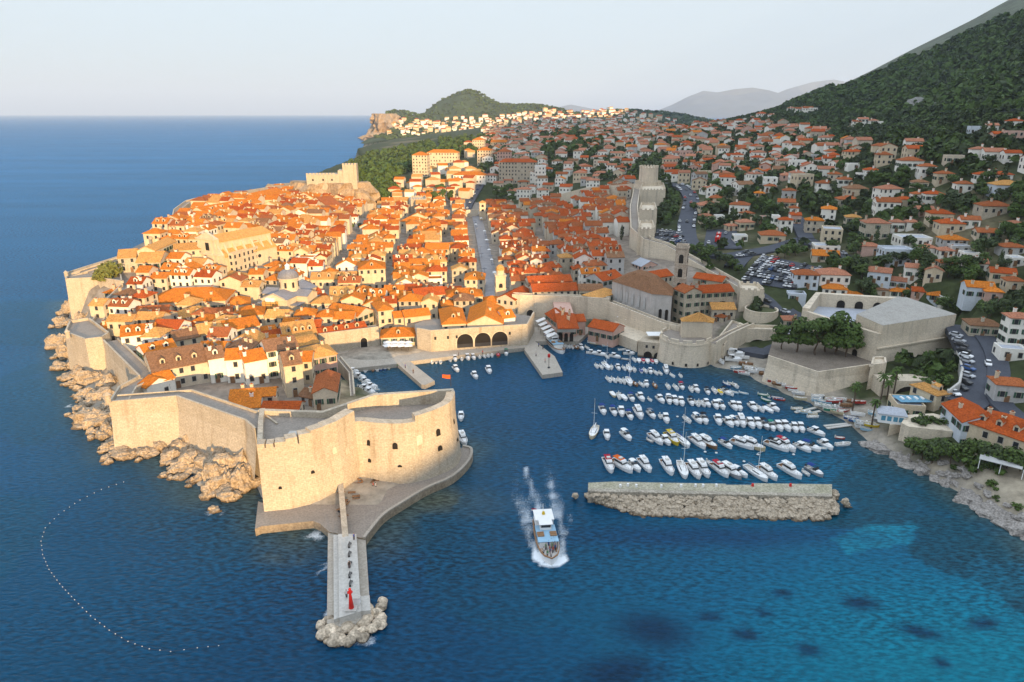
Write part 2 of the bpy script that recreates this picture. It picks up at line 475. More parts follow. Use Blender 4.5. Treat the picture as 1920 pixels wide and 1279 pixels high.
def grid_mesh(name, X, Y, Z, colour, m, attr='ground', smooth=True, keep=None):
    ny, nx = X.shape
    v = np.stack([X.ravel(), Y.ravel(), Z.ravel()], 1)
    i = np.arange(ny*nx).reshape(ny, nx)
    f = np.stack([i[:-1,:-1], i[:-1,1:], i[1:,1:], i[1:,:-1]], -1).reshape(-1, 4)
    if keep is not None:
        k = keep.ravel()[f].any(1); f = f[k]
    me = bpy.data.meshes.new(name)
    me.vertices.add(len(v)); me.vertices.foreach_set('co', v.ravel())
    me.loops.add(f.size); me.loops.foreach_set('vertex_index', f.ravel().astype(np.int32))
    me.polygons.add(len(f)); me.polygons.foreach_set('loop_start', np.arange(0, f.size, 4, dtype=np.int32))
    me.polygons.foreach_set('loop_total', np.full(len(f), 4, np.int32))
    me.polygons.foreach_set('use_smooth', np.full(len(f), smooth))
    me.update(calc_edges=True); me.validate()
    if colour is not None:
        a = me.color_attributes.new(attr, 'FLOAT_COLOR', 'POINT')
        a.data.foreach_set('color', np.concatenate([colour.reshape(-1, 3), np.ones((len(v), 1))], 1).ravel().astype(np.float32))
    me.materials.append(m)
    return link(name, me)
_rng = np.random.default_rng(5)
def vnoise(x, y, s, seed=0):
    """smooth value noise"""
    g = np.random.default_rng(seed+17).random((256, 256))
    u, v = np.asarray(x)/s+1000, np.asarray(y)/s+1000
    i, j = np.floor(u).astype(int), np.floor(v).astype(int)
    fu, fv = u-i, v-j
    fu, fv = fu*fu*(3-2*fu), fv*fv*(3-2*fv)
    a = g[j % 256, i % 256]; b = g[j % 256, (i+1) % 256]; c = g[(j+1) % 256, i % 256]; d = g[(j+1) % 256, (i+1) % 256]
    return (a*(1-fu)+b*fu)*(1-fv)+(c*(1-fu)+d*fu)*fv
def fbm(x, y, s, seed=0, n=4):
    t, amp, tot = 0, 1, 0
    for k in range(n):
        t = t+vnoise(x, y, s/2**k, seed+k)*amp; tot += amp; amp *= .55
    return t/tot
_gc = np.zeros(GZ.shape+(3,))
_n1 = fbm(_GXX, _GYY, 60, 3); _n2 = fbm(_GXX, _GYY, 18, 9)
_scrub = np.stack([.028+.03*_n2, .038+.032*_n2, .016+.012*_n2], -1)
_dry = np.array([.17, .14, .085])
_gc[:] = _scrub
_k = np.clip((_n1-.60)*5, 0, .7)[..., None]
_gc = _gc*(1-_k)+_dry*_k
_dd = _GYY*CP-(GZ-CAMH)*SP; _qx = CX+FPX*_GXX/_dd; _qy = CY-FPX*(_GYY*SP+(GZ-CAMH)*CP)/_dd
RIDX, RIDY = [1500,1600,1700,1800,1920,2100], [196,157,106,60,-2,-90]
_rocky = (np.clip((np.interp(_qx, RIDX, RIDY)+np.interp(_qx, [1600,1920], [4,30])-_qy)/14+(_n2-.5)*1.5, 0, 1)*(_qx > 1560)*(_dd > 700))[..., None]
_gc = _gc*(1-_rocky)+(np.array([.11, .12, .085])*(.6+.8*_n2[..., None]))*_rocky
_in = inpoly(_GXX, _GYY, TOWN)
_gc[_in] = (.26, .22, .18)
_west = (_GXX < np.interp(_GYY, [100,300,700,1200], [0,-100,-130,-190])) & ~_in & (_GYY < 720)
_gc[_west] = np.stack([.36+.1*_n2, .28+.08*_n2, .18+.06*_n2], -1)[_west]*.95
_gr = inpoly(_GXX, _GYY, [W(1640,845,1), W(1960,1060,1), W(1990,930,4), W(1860,880,4), W(1800,860,4), W(1700,845,2)])
_gc[_gr] = np.stack([.27+.1*_n2, .23+.09*_n2, .17+.07*_n2], -1)[_gr]
_sh = (GZ < 3.2)
_gc[_sh] = (.30, .265, .215)
LANDM = vcol_mat('ground cover')
g = grid_mesh('ground', _GXX, _GYY, GZ, _gc, LANDM, keep=GZ > -3)
tag(g, kind='structure')

# ------------------------------------------------------------ sea
_sx = np.concatenate([np.arange(-30000, -6000, 4000), np.arange(-6000, -600, 300), np.arange(-600, -240, 12), np.arange(-240, 240, 1.25), np.arange(240, 600, 12), np.arange(600, 6000, 300), np.arange(6000, 30001, 4000)])
_sy = np.concatenate([np.arange(-30000, -3000, 4500), np.arange(-3000, 40, 190), np.arange(40, 330, 1.25), np.arange(330, 700, 10), np.arange(700, 6000, 250), np.arange(6000, 30001, 3000)])
SX, SY = np.meshgrid(_sx, _sy)
sc_ = np.zeros(SX.shape+(3,)); _t = np.clip((np.hypot(SX, SY)-170)/1300, 0, 1)[..., None]**.6; sc_[:] = np.array((.0, .040, .095))*(1-_t)+np.array((.012, .100, .235))*_t  # lighter, bluer far water: reflected sky light painted into an otherwise even colour
near = (np.abs(SX) < 260) & (SY > 30) & (SY < 340)
wx, wy = fbm(SX, SY, 22, 31)-.5, fbm(SX, SY, 22, 57)-.5
XX, YY = SX+wx*6, SY+wy*6
def blob(px, py, rx, ry, rot=0, soft=.35):
    c = W(px, py, 0)
    s = W(px+10, py, 0); s = (s-c).length/10        # metres across for one picture unit there
    a, b = XX-c.x, YY-c.y
    k = math.cos(rot); q = math.sin(rot)
    r = np.sqrt(((a*k+b*q)/(rx*s))**2+((-a*q+b*k)/(ry*s))**2)
    return np.clip((1+soft-r)/(2*soft), 0, 1)
def mixc(c, k):
    k = (np.clip(k, 0, 1)*near)[..., None]
    sc_[:] = sc_*(1-k)+np.array(c)*k
D_ = sdist(SX, SY)
_f = fbm(SX, SY, 9, 77)
mixc((.0005, .043, .085), .6*(fbm(SX, SY, 40, 5) > .5))
mixc((.0005, .045, .105), blob(1250,800,420,260,0,.7)*.8)           # harbour basin
mixc((.001, .085, .145), blob(1500,880,230,170,0,.8)*.6)
mixc((.0, .082, .155), blob(1700,1180,560,330,0,.5)*.95)        # sandy bay
mixc((.0, .135, .19), blob(1880,1290,420,260,.2,.6)*.8)
_sand = inpoly(XX, YY, [W(*p, 0) for p in ((1560,1018),(1650,975),(1720,975),(1705,1025),(1620,1035),(1590,1045))])
mixc((.004, .17, .24), _sand*.7*np.clip(_f*1.6, 0, 1))
_weed = inpoly(XX, YY, [W(*p, 0) for p in ((1520,925),(1640,850),(1760,900),(1920,1010),(1990,1180),(1900,1150),(1830,1090),(1760,1070),(1690,1035),(1720,985),(1640,985),(1560,1000),(1500,975))])
mixc((.002, .045, .075), _weed*(.55+.45*(_f > .45)))
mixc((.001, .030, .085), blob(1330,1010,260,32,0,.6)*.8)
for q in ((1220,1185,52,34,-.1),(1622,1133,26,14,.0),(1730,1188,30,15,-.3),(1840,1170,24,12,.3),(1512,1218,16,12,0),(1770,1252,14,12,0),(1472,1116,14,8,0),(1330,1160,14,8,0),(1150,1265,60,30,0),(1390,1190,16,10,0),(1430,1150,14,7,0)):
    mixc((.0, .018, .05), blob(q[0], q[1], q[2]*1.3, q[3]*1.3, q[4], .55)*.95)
_shal = np.clip(1-(-D_)/9, 0, 1)*(D_ < 1)
mixc((.07, .085, .065), _shal*(.45+.5*_f))
for q in ((565,1015,60,45),(800,940,110,45),(430,930,70,45),(720,1010,40,60)):
    mixc((.085, .085, .05), blob(*q, 0, .7)*(.35+.5*(_f > .5)))
mixc((.02, .062, .07), np.clip(1-(-D_)/22, 0, 1)*(D_ < 0)*.35)
# foam: the boat's wash, and white water against rocks
foam = np.zeros(SX.shape)
_b = W(1031,1045,0); _s = W(1015,968,0); _ax = (_b-_s); _ax.normalize(); _pv = Vector((-_ax.y, _ax.x))
_al = -((SX-_b.x)*_ax.x+(SY-_b.y)*_ax.y); _ac = (SX-_b.x)*_pv.x+(SY-_b.y)*_pv.y
_bw = 2.5+np.clip(_al, 0, 60)*.13
_edge = np.exp(-((np.abs(_ac)-_bw)/(.8+_al.clip(0)*.03))**2)*(_al > -1.5)*np.exp(-_al.clip(0)/20)
_tr = np.exp(-(np.abs(np.abs(_ac)-1.8-.06*_al.clip(0))/(.9+.03*_al.clip(0)))**2)*(_al > 14)*np.exp(-(_al-14).clip(0)/26)
_ring = np.exp(-((np.hypot(_ac, _al+.3)-2.1)/1.0)**2)*(_al < 3)*1.4
_fn = fbm(SX, SY, 2.6, 41, 4)
foam += (np.clip(_edge*1.0+_tr*.55+_ring*1.2, 0, 1.3)*(.2+_fn*1.1)*near)
for q in ((352,905,10,8),(400,962,14,8),(600,1000,18,14),(605,1075,9,40),(605,1165,14,40),(290,852,14,6),(140,760,12,7),(160,800,12,6),(690,1200,30,10),(1560,965,14,6)):
    foam += blob(*q, 0, .9)*(_fn > .55)*.7
def streak(pts, w, k):
    global foam
    P = [W(x, y, 0) for x, y in pts]
    for a, b in zip(P, P[1:]):
        d = b-a; L = d.length; d = d/L; t = np.clip((SX-a.x)*d.x+(SY-a.y)*d.y, 0, L)
        r = np.hypot(SX-a.x-d.x*t, SY-a.y-d.y*t); foam = np.maximum(foam, np.exp(-(r/w)**2)*k*(.25+_fn)*near)
streak([(1012,965),(1003,935),(993,905),(986,878)], 1.0, .66); streak([(1038,965),(1037,935),(1034,905)], .8, .56); streak([(1018,962),(1008,920)], 1.6, .46)
streak([(1004,1000),(990,968),(972,940),(960,925)], .7, .38); streak([(1062,1000),(1072,965)], .7, .35)
for k in range(2):                    # long faint V of the wash
    sgn = 1 if k else -1
    foam += np.exp(-((sgn*_ac-(2.5+_al*.32))/(.7))**2)*(_al > 4)*np.exp(-_al.clip(0)/28)*.28*near*(_fn+.2)
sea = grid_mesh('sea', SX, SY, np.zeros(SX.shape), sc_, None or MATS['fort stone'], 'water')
fa = sea.data.attributes.new('foam', 'FLOAT', 'POINT'); fa.data.foreach_set('value', np.clip(foam, 0, 1).ravel().astype(np.float32))
tag(sea, kind='structure')
m = bpy.data.materials.new('sea water'); m.use_nodes = True
nt = m.node_tree; bs = nt.nodes['Principled BSDF']; N, L = nt.nodes.new, nt.links.new
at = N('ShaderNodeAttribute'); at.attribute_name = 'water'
af = N('ShaderNodeAttribute'); af.attribute_name = 'foam'
geo = N('ShaderNodeNewGeometry')
def _nz(sx, sy, sc2, det, rot=0.0):
    mp = N('ShaderNodeMapping'); mp.inputs['Scale'].default_value = (sx, sy, 1); mp.inputs['Rotation'].default_value = (0, 0, rot)
    L(geo.outputs['Position'], mp.inputs['Vector'])
    n = N('ShaderNodeTexNoise'); n.inputs['Scale'].default_value = sc2; n.inputs['Detail'].default_value = det
    L(mp.outputs[0], n.inputs['Vector']); return n.outputs[0]
w1 = _nz(.55, 1.35, 1.05, 5, .5)       # wind waves
w2 = _nz(.25, 1, .045, 4, .2)        # swell
w3 = _nz(.18, 1, .012, 4, .12)       # far streaks of wind
def _m(op, a, b):
    n = N('ShaderNodeMath'); n.operation = op
    for i, x in enumerate((a, b)):
        if isinstance(x, (int, float)): n.inputs[i].default_value = x
        else: L(x, n.inputs[i])
    return n.outputs[0]
hgt = _m('ADD', _m('MULTIPLY', w1, 1.0), _m('MULTIPLY', w2, 1.6))
bp = N('ShaderNodeBump'); bp.inputs['Strength'].default_value = 1; bp.inputs['Distance'].default_value = .42
L(hgt, bp.inputs['Height'])
r = N('ShaderNodeMapRange'); r.inputs[1].default_value, r.inputs[2].default_value = .38, .66; r.inputs[3].default_value, r.inputs[4].default_value = .45, 1.55
L(w1, r.inputs[0])
r2 = N('ShaderNodeMapRange'); r2.inputs[1].default_value, r2.inputs[2].default_value = .3, .7; r2.inputs[3].default_value, r2.inputs[4].default_value = .84, 1.16
L(w3, r2.inputs[0])
sv = N('ShaderNodeVectorMath'); sv.operation = 'SCALE'
w4 = _nz(.5, 1, .022, 3, .3)      # ruffled and calm patches
r4 = N('ShaderNodeMapRange'); r4.inputs[1].default_value, r4.inputs[2].default_value = .35, .62; r4.inputs[3].default_value, r4.inputs[4].default_value = .25, 1.15
L(w4, r4.inputs[0])
rip = _m('ADD', 1.0, _m('MULTIPLY', _m('SUBTRACT', r.outputs[0], 1.0), r4.outputs[0]))
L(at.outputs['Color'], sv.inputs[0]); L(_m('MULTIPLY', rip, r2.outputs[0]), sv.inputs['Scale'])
fnz = N('ShaderNodeTexNoise'); fnz.inputs['Scale'].default_value = 2.8; fnz.inputs['Detail'].default_value = 6; fnz.inputs['Roughness'].default_value = .75
L(geo.outputs['Position'], fnz.inputs['Vector'])
fr = N('ShaderNodeMapRange'); fr.inputs[1].default_value, fr.inputs[2].default_value = .74, 1.3
L(_m('ADD', af.outputs['Fac'], fnz.outputs[0]), fr.inputs[0])
mx = N('ShaderNodeMix'); mx.data_type = 'RGBA'
L(fr.outputs[0], mx.inputs[0]); L(sv.outputs[0], mx.inputs[6]); mx.inputs[7].default_value = (.75, .80, .84, 1)
nt.nodes.remove(bs)
dif = N('ShaderNodeBsdfDiffuse'); glo = N('ShaderNodeBsdfGlossy'); fre = N('ShaderNodeFresnel'); mxs = N('ShaderNodeMixShader')
fre.inputs['IOR'].default_value = 1.33
L(mx.outputs[2], dif.inputs['Color']); glo.inputs['Color'].default_value = (.55, .8, 1, 1); glo.inputs['Roughness'].default_value = .16
L(bp.outputs[0], glo.inputs['Normal']); L(bp.outputs[0], fre.inputs['Normal'])
# a ruffled sea never mirrors the low sky fully
L(_m('MULTIPLY', _m('MINIMUM', _m('MULTIPLY', fre.outputs[0], .62), .21), _m('SUBTRACT', 1.0, fr.outputs[0])), mxs.inputs[0])
L(dif.outputs[0], mxs.inputs[1]); L(glo.outputs[0], mxs.inputs[2]); L(mxs.outputs[0], nt.nodes['Material Output'].inputs['Surface'])
sea.data.materials[0] = m

# ------------------------------------------------------------ far land
def far_land(name, x0, x1, y0, y1, step, zf, colf):
    X, Y = np.meshgrid(np.arange(x0, x1+1, step), np.arange(y0, y1+1, step))
    Z = zf(X, Y)
    g = grid_mesh(name, X, Y, Z, colf(X, Y, Z), LANDM, keep=Z > -8)
    return tag(g, kind='structure')
_pk = D(865,176,3000); _sh1 = D(815,196,2950); _clf = D(735,206,2500)
def zlapad(X, Y):
    b = lambda p, h, sx, sy: h*np.exp(-((X-p.x)/sx)**2-((Y-p.y)/sy)**2)
    z = b(_pk, 108, 120, 330)+b(D(890,195,3000), 55, 210, 330)+b(_sh1, 40, 60, 200)+b(D(735,206,2650), 86, 120, 260)+b(D(960,215,3000), 52, 230, 350)+b(D(840,235,2300), 38, 300, 330)
    z = z+b(D(1150,214,2700), 66, 420, 330)+b(D(1020,214,3100), 70, 170, 300)+b(D(1230,226,2600), 40, 330, 300)+(fbm(X, Y, 130, 7)-.5)*26
    # steep sea cliff to the west
    edge = np.interp(Y, [1700, 2000, 2250, 2400, 2700, 3300, 4000], [-250, -400, -500, -455, -560, -520, -300])
    d = X-edge+(fbm(X, Y, 60, 3)-.5)*50
    z = np.where(d < 0, -12, z*np.clip(d/55, .0, 1)-10*np.clip(1-d/40, 0, 1))
    back = np.clip((3700-Y)/300, 0, 1)*np.clip((Y-1650)/300, 0, 1)
    return z*back-3*(1-back)-2
def clapad(X, Y, Z):
    n = fbm(X, Y, 40, 21)[..., None]
    g = np.array([.05, .065, .028])*(.6+.9*n)
    gx = np.gradient(Z, axis=1)
    k = np.clip((np.abs(gx)-12)/12, 0, 1)[..., None]*np.clip((X < -250), 0, 1)[..., None]
    return g*(1-k)+np.array([.36, .25, .16])*k
far_land('headland', -680, 950, 1700, 3900, 20, zlapad, clapad)
def ridge(name, pts, depth_w, seed, c):
    P = [D(*p) for p in pts]
    xs = np.array([p.x for p in P]); zs = np.array([p.z for p in P]); yc = sum(p.y for p in P)/len(P)
    st = (xs[-1]-xs[0])/110
    def zf(X, Y):
        top = np.interp(X, xs, zs)
        f = np.clip(1-np.abs(Y-yc)/depth_w, 0, 1)
        rid = np.abs(fbm(X, Y, depth_w*.4, seed)-.5)*2
        return top*(f**1.2)*(1-.35*rid*(f < .97))-12
    def cf(X, Y, Z):
        n = fbm(X, Y, depth_w*.2, seed+3)[..., None]
        return np.array(c)*(.7+.6*n)
    far_land(name, xs[0], xs[-1], yc-depth_w, yc+depth_w, st, zf, cf)
ridge('mountains', [(1180,218,16000),(1230,208,16000),(1262,195,16000),(1290,180,16000),(1318,169,16000),(1345,172,16000),(1375,166,16000),(1410,163,16000),(1440,168,16000),(1475,178,16000),(1540,190,16000),(1640,205,16000)], 2700, 4, (.10,.11,.12))
ridge('mountains', [(1380,205,17500),(1430,186,17500),(1475,166,17500),(1520,153,17500),(1560,148,17500),(1620,160,17500),(1700,180,17500)], 2400, 11, (.10,.11,.12))
ridge('mountains', [(860,212,17800),(905,203,17800),(950,190,17800),(985,198,17800),(1020,206,17800),(1070,195,17800),(1110,203,17800),(1200,209,17800),(1300,212,17800)], 2000, 23, (.1,.11,.12))
# the hillside behind and to the right, outside the frame: it keeps the early sun off the harbour
_uu = [-700,-300,-180,-60,24,61,94,116,189,260,400,600,900,1300,1900]
_hh = [40,80,100,115,133.5,142.5,149,157,205,268,335,420,520,540,500]
HS0 = -640.0
def zhill(X, Y):
    d = np.array([-math.sin(_az), math.cos(_az)])
    s = X*d[0]+Y*d[1]; u = X*math.cos(_az)+Y*math.sin(_az)
    top = np.interp(u, _uu, _hh)
    return top*np.clip(1-np.abs(s-HS0)/330, 0, 1)-4
far_land('hillside', -700, 1900, -1500, 60, 14, zhill, lambda X, Y, Z: np.array([.06,.07,.035])*(.6+.8*fbm(X, Y, 40, 5)[..., None]))
# ============================================================ houses
rnd = random.Random(11)
_shared = {}
def shared(key, fn):
    if key not in _shared: _shared[key] = fn()
    return _shared[key]
def window_mesh(w, h, shut):
    def f():
        mb = MB()
        mb.box(-w/2-.16, w/2+.16, -.07, .05, -.16, h+.16, 0)
        mb.box(-w/2, w/2, -.11, -.06, 0, h, 1)
        if shut:
            mb.box(-w/2-.62, -w/2-.1, -.15, -.06, 0, h, 2); mb.box(w/2+.1, w/2+.62, -.15, -.06, 0, h, 2)
        return mb.mesh('window', [FRAME, GLASS, SHUT])
    return shared(('win', round(w, 1), round(h, 1), shut), f)
def door_mesh():
    def f():
        mb = MB(); mb.box(-.85, .85, -.1, .05, 0, 2.6, 0); mb.box(-.65, .65, -.14, -.08, 0, 2.4, 1)
        return mb.mesh('door', [FRAME, WOOD])
    return shared('door', f)
def chimney_mesh(c):
    def f():
        mb = MB(); mb.box(-.45, .45, -.35, .35, -1.2, 1.3, 0); mb.box(-.55, .55, -.45, .45, 1.3, 1.5, 0); mb.box(-.3, .3, -.2, .2, 1.5, 1.8, 1)
        return mb.mesh('chimney', [WALLC[c], ROOFC['rust']])
    return shared(('chim', c), f)
def dormer_mesh(c, t):
    def f():
        mb = MB(); w, d, h = 1.5, 2.6, 1.35
        mb.add([(-w/2,0,-1),(w/2,0,-1),(w/2,d,-1),(-w/2,d,-1),(-w/2,0,h),(w/2,0,h),(w/2,d,h),(-w/2,d,h),(0,0,h+.6),(0,d,h+.6)],
               [(0,1,5,8,4),(1,2,6,5),(3,0,4,7),(2,3,7,9,6)], 0)
        for s in (-1, 1):
            mb.add([(s*(w/2+.2),-.2,h-.1),(0,-.2,h+.72),(0,d,h+.72),(s*(w/2+.2),d,h-.1)], [(0,1,2,3)], 1)
        mb.box(-.4, .4, -.06, .02, .1, 1.2, 2)
        return mb.mesh('dormer', [WALLC[c], ROOFC[t], GLASS])
    return shared(('dorm', c, t), f)
def roof_mb(w, d, ze, kind, pitch, mb, ov=.4, th=.24):
    """roof over a w x d plan at eave height ze; returns ridge height"""
    X, Y = w/2+ov, d/2+ov
    if kind in ('gx', 'gy'):
        a, b = (w/2, d/2) if kind == 'gx' else (d/2, w/2)       # a along the ridge, b across
        h = math.tan(pitch)*b
        lo = ze-math.tan(pitch)*ov
        for s in (-1, 1):
            q = [(-a-ov*.6, s*(b+ov), lo), (a+ov*.6, s*(b+ov), lo), (a+ov*.6, 0, ze+h), (-a-ov*.6, 0, ze+h)]
            v = q+[(x, y, z+th) for x, y, z in q]
            if kind == 'gy': v = [(y, x, z) for x, y, z in v]
            mb.add(v, [(0,1,2,3),(4,5,6,7),(0,1,5,4),(1,2,6,5),(2,3,7,6),(3,0,4,7)])
        return ze+h+th
    if kind == 'f':
        mb.box(-X+.3, X-.3, -Y+.3, Y-.3, ze-.3, ze+.12)
        return ze+.12
    if kind == 'barrel':
        n = 8; h = min(w, d)*.28
        prof = [(-Y+2*Y*i/n, ze+h*math.sin(math.pi*i/n)) for i in range(n+1)]
        v = [(-X, y, z) for y, z in prof]+[(X, y, z) for y, z in prof]
        mb.add(v, [(i, i+1, n+2+i, n+1+i) for i in range(n)]+[tuple(range(n+1)), tuple(range(n+1, 2*n+2)), (0, n, 2*n+1, n+1)])
        return ze+h
    # hips
    if kind == 'hx' or (kind == 'h' and w >= d): a, b, sw = X, Y, False
    else: a, b, sw = Y, X, True
    rl = max(a-b*.95, 0.0)
    h = math.tan(pitch)*b
    v = [(-a,-b,ze-.12),(a,-b,ze-.12),(a,b,ze-.12),(-a,b,ze-.12),(-a,-b,ze+.1),(a,-b,ze+.1),(a,b,ze+.1),(-a,b,ze+.1),(-rl,0,ze+h),(rl+.01,0,ze+h)]
    if sw: v = [(y, x, z) for x, y, z in v]
    mb.add(v, [(0,3,2,1),(0,1,5,4),(1,2,6,5),(2,3,7,6),(3,0,4,7),(4,5,9,8),(5,6,9),(6,7,8,9),(7,4,8)])
    return ze+h
HOUSES = []
def house(cx, cy, z0, w, d, h, rz=0.0, roof='gx', wall='cream', tile='orange', dorm=0, chim=1, name='town_house', detail=2, pitch=25, floors=None, region='', depth0=1.5, wins=True, label=None, cat='house', group=None, side_win=True, shut=None):
    """a house on ground height z0: h metres to the eave; detail 2 = every window an object, 1 = windows within the wall, 0 = none"""
    root = empty(name, (cx, cy, z0), rz)
    pr = R(pitch)
    mw = MB()
    X, Y = w/2, d/2
    mw.add([(-X,-Y,-depth0),(X,-Y,-depth0),(X,Y,-depth0),(-X,Y,-depth0),(-X,-Y,h),(X,-Y,h),(X,Y,h),(-X,Y,h)], [(0,1,5,4),(1,2,6,5),(2,3,7,6),(3,0,4,7)])
    if roof == 'gx':
        r = math.tan(pr)*Y
        for s in (-X, X): mw.add([(s,-Y,h),(s,Y,h),(s,0,h+r)], [(0,1,2)])
    elif roof == 'gy':
        r = math.tan(pr)*X
        for s in (-Y, Y): mw.add([(-X,s,h),(X,s,h),(0,s,h+r)], [(0,1,2)])
    elif roof == 'f':
        strip = MB()
        for a in ((-X,X,-Y,-Y+.3),(-X,X,Y-.3,Y),(-X,-X+.3,-Y+.3,Y-.3),(X-.3,X,-Y+.3,Y-.3)): mw.box(*a, h, h+.7)
    # windows
    fl = floors or max(1, int(h/3.1))
    spots = []
    if wins:
        fh = h/fl
        for face, L, off, ang in (('front', w, Y, 0.0), ('right', d, X, math.pi/2), ('left', d, X, -math.pi/2)):
            if face != 'front' and not side_win: continue
            n = max(1, int(L/(2.9 if detail else 3.4)))
            for k in range(fl):
                for i in range(n):
                    if rnd.random() < .12: continue
                    t = (i+.5)/n*L-L/2+rnd.uniform(-.15, .15)
                    spots.append((t, k*fh+fh*.36, off, ang, face, k))
    ww, wh = (1.15, 1.65) if h/fl > 2.7 else (.95, 1.15)
    sh = rnd.random() < .35 if shut is None else shut
    if detail == 2:
        for t, z, off, ang, face, k in spots:
            c, s = math.cos(ang), math.sin(ang)
            link('window', window_mesh(ww, wh, sh), root, (t*c+off*s, t*s-off*c, z), ang)
        if wins: link('door', door_mesh(), root, (rnd.uniform(-.3, .3)*w, -Y, 0), 0)
    elif detail == 1:
        for t, z, off, ang, face, k in spots:
            c, s = math.cos(ang), math.sin(ang)
            o2 = off+.03
            q = [(t-ww/2, z), (t+ww/2, z), (t+ww/2, z+wh), (t-ww/2, z+wh)]
            mw.add([(a*c+o2*s, a*s-o2*c, b) for a, b in q], [(0,1,2,3)], 1)
    mw.build('wall', [WALLC[wall], GLASS] if detail == 1 else WALLC[wall], root)
    rm = MB()
    top = roof_mb(w, d, h, roof, pr, rm, ov=.4 if roof != 'f' else 0)
    ro = rm.build('roof', ROOFC[tile], root)
    for i in range(chim):
        if roof == 'f': break
        x, y = rnd.uniform(-.38, .38)*w, rnd.uniform(.08, .3)*d*rnd.choice((-1, 1))
        dz = (1-abs(y)/Y) if roof in ('gx', 'hx') or (roof == 'h' and w >= d) else (1-abs(x)/X)
        b = Y if roof in ('gx', 'hx') or (roof == 'h' and w >= d) else X
        link('chimney', chimney_mesh(wall if wall in ('cream', 'white', 'stone') else 'cream'), ro, (x, y, h+math.tan(pr)*b*max(dz-.15, 0)+.3), 0)
    for i in range(dorm):
        x = ((i+.5)/dorm-.5)*w*.85
        link('dormer', dormer_mesh(wall if wall in ('cream', 'white', 'stone') else 'cream', tile), ro, (x, -Y+d*.14, h+math.tan(pr)*d*.14+.1), 0)
    HOUSES.append(dict(o=root, wall=wall, tile=tile, roof=roof, dorm=dorm, chim=chim, fl=fl, w=w, d=d, h=h, region=region, label=label, cat=cat, group=group, rz=rz))
    return root
PLOTS = []          # taken ground: (x, y, half w, half d, rz)
def taken(x, y, r):
    for a, b, hw, hd, rz in PLOTS:
        dx, dy = x-a, y-b
        if abs(dx) > 60 or abs(dy) > 60: continue
        c, s = math.cos(-rz), math.sin(-rz)
        if abs(dx*c-dy*s) < hw+r and abs(dx*s+dy*c) < hd+r: return True
    return False
def eave_house(xl, yl, xr, yr, ze, d, roof='gx', wall='cream', tile='orange', dorm=0, chim=1, base=None, rise=None, **k):
    """a house whose front eave runs between two picture points at height ze and which reaches d metres back"""
    a, b = W(xl, yl, ze), W(xr, yr, ze)
    u = b-a; w = u.length; rz = math.atan2(u.y, u.x)
    n = Vector((-u.y, u.x, 0)).normalized()
    c = (a+b)/2+n*(d/2)
    z0 = base if base is not None else max(1.2, min(gh(*((a+b)/2).xy), gh(*c.xy)))
    z0 = min(z0, ze-3)
    PLOTS.append((c.x, c.y, w/2, d/2, rz))
    return house(c.x, c.y, z0, w, d, ze-z0, rz, roof, wall, tile, dorm, chim, **k)
def foot_house(px, py, wpx, h, dep=None, rz=0.0, **k):
    """a house standing where the sight line through (px, py) meets the ground"""
    p = WT(px, py)
    if p is None: return None
    dd = proj(p)[2]
    w = wpx*dd/FPX
    d = dep or w*.75
    a = R(rz)
    n = Vector((-math.sin(a), math.cos(a), 0))
    c = p+n*(d/2)
    PLOTS.append((c.x, c.y, w/2, d/2, a))
    z0 = min(gh(c.x, c.y), p.z+1.5)
    return house(c.x, c.y, p.z, w, d, h, a, depth0=4, **k)

# ============================================================ trees
def leaf_mesh(name, blobs, n, size, mats, seed, flat=.0, trunk=None, m2=0):
    """leaf clumps: small bent faces scattered through the volume of several lobes"""
    r = random.Random(seed); mb = MB()
    tot = sum(b[3]*b[4]*b[5] for b in blobs)
    for bx, by, bz, rx, ry, rz_ in blobs:
        for i in range(max(3, int(n*rx*ry*rz_/tot))):
            while True:
                x, y, z = r.uniform(-1, 1), r.uniform(-1, 1), r.uniform(-1, 1)
                q = x*x+y*y+z*z
                if q < 1 and (q > .3 or r.random() < .35): break
            c = Vector((bx+x*rx, by+y*ry, bz+z*rz_))
            s = size*r.uniform(.6, 1.35)
            nrm = Vector((x+r.uniform(-.7, .7), y+r.uniform(-.7, .7), z+r.uniform(-.2, 1.1))).normalized()
            t = nrm.orthogonal().normalized(); t = (t*math.cos(r.random()*6)+nrm.cross(t)*math.sin(r.random()*6)).normalized()
            b = nrm.cross(t)
            mb.add([c-t*s*.6-b*s*.5, c+t*s*.6-b*s*.4+nrm*s*.15, c+t*s*.5+b*s*.5, c-t*s*.5+b*s*.55+nrm*s*.2, c+nrm*s*.28], [(0,1,4),(1,2,4),(2,3,4),(3,0,4)], 1 if m2 and r.random() < m2 else 0)
    return mb.mesh(name, mats)
def trunk_mesh(h, r0, seed, limbs=5, spread=2.2, lean=.3, top=.9):
    r = random.Random(seed); mb = MB()
    p = Vector((0,0,-.8)); n = 4; pts = [p]
    for i in range(n):
        p = p+Vector((r.uniform(-lean, lean), r.uniform(-lean, lean), (h*top+.8)/n)); pts.append(p)
    for i in range(n): mb.tube(pts[i], pts[i+1], r0*(1-.75*i/n), r0*(1-.75*(i+1)/n), 6)
    for i in range(limbs):
        a = i*2.4+r.random(); q = pts[2].lerp(pts[3], r.random())
        mb.tube(q, q+Vector((math.cos(a)*spread, math.sin(a)*spread, h*.25)), r0*.4, r0*.12, 5)
    return mb.mesh('trunk', [BARK])
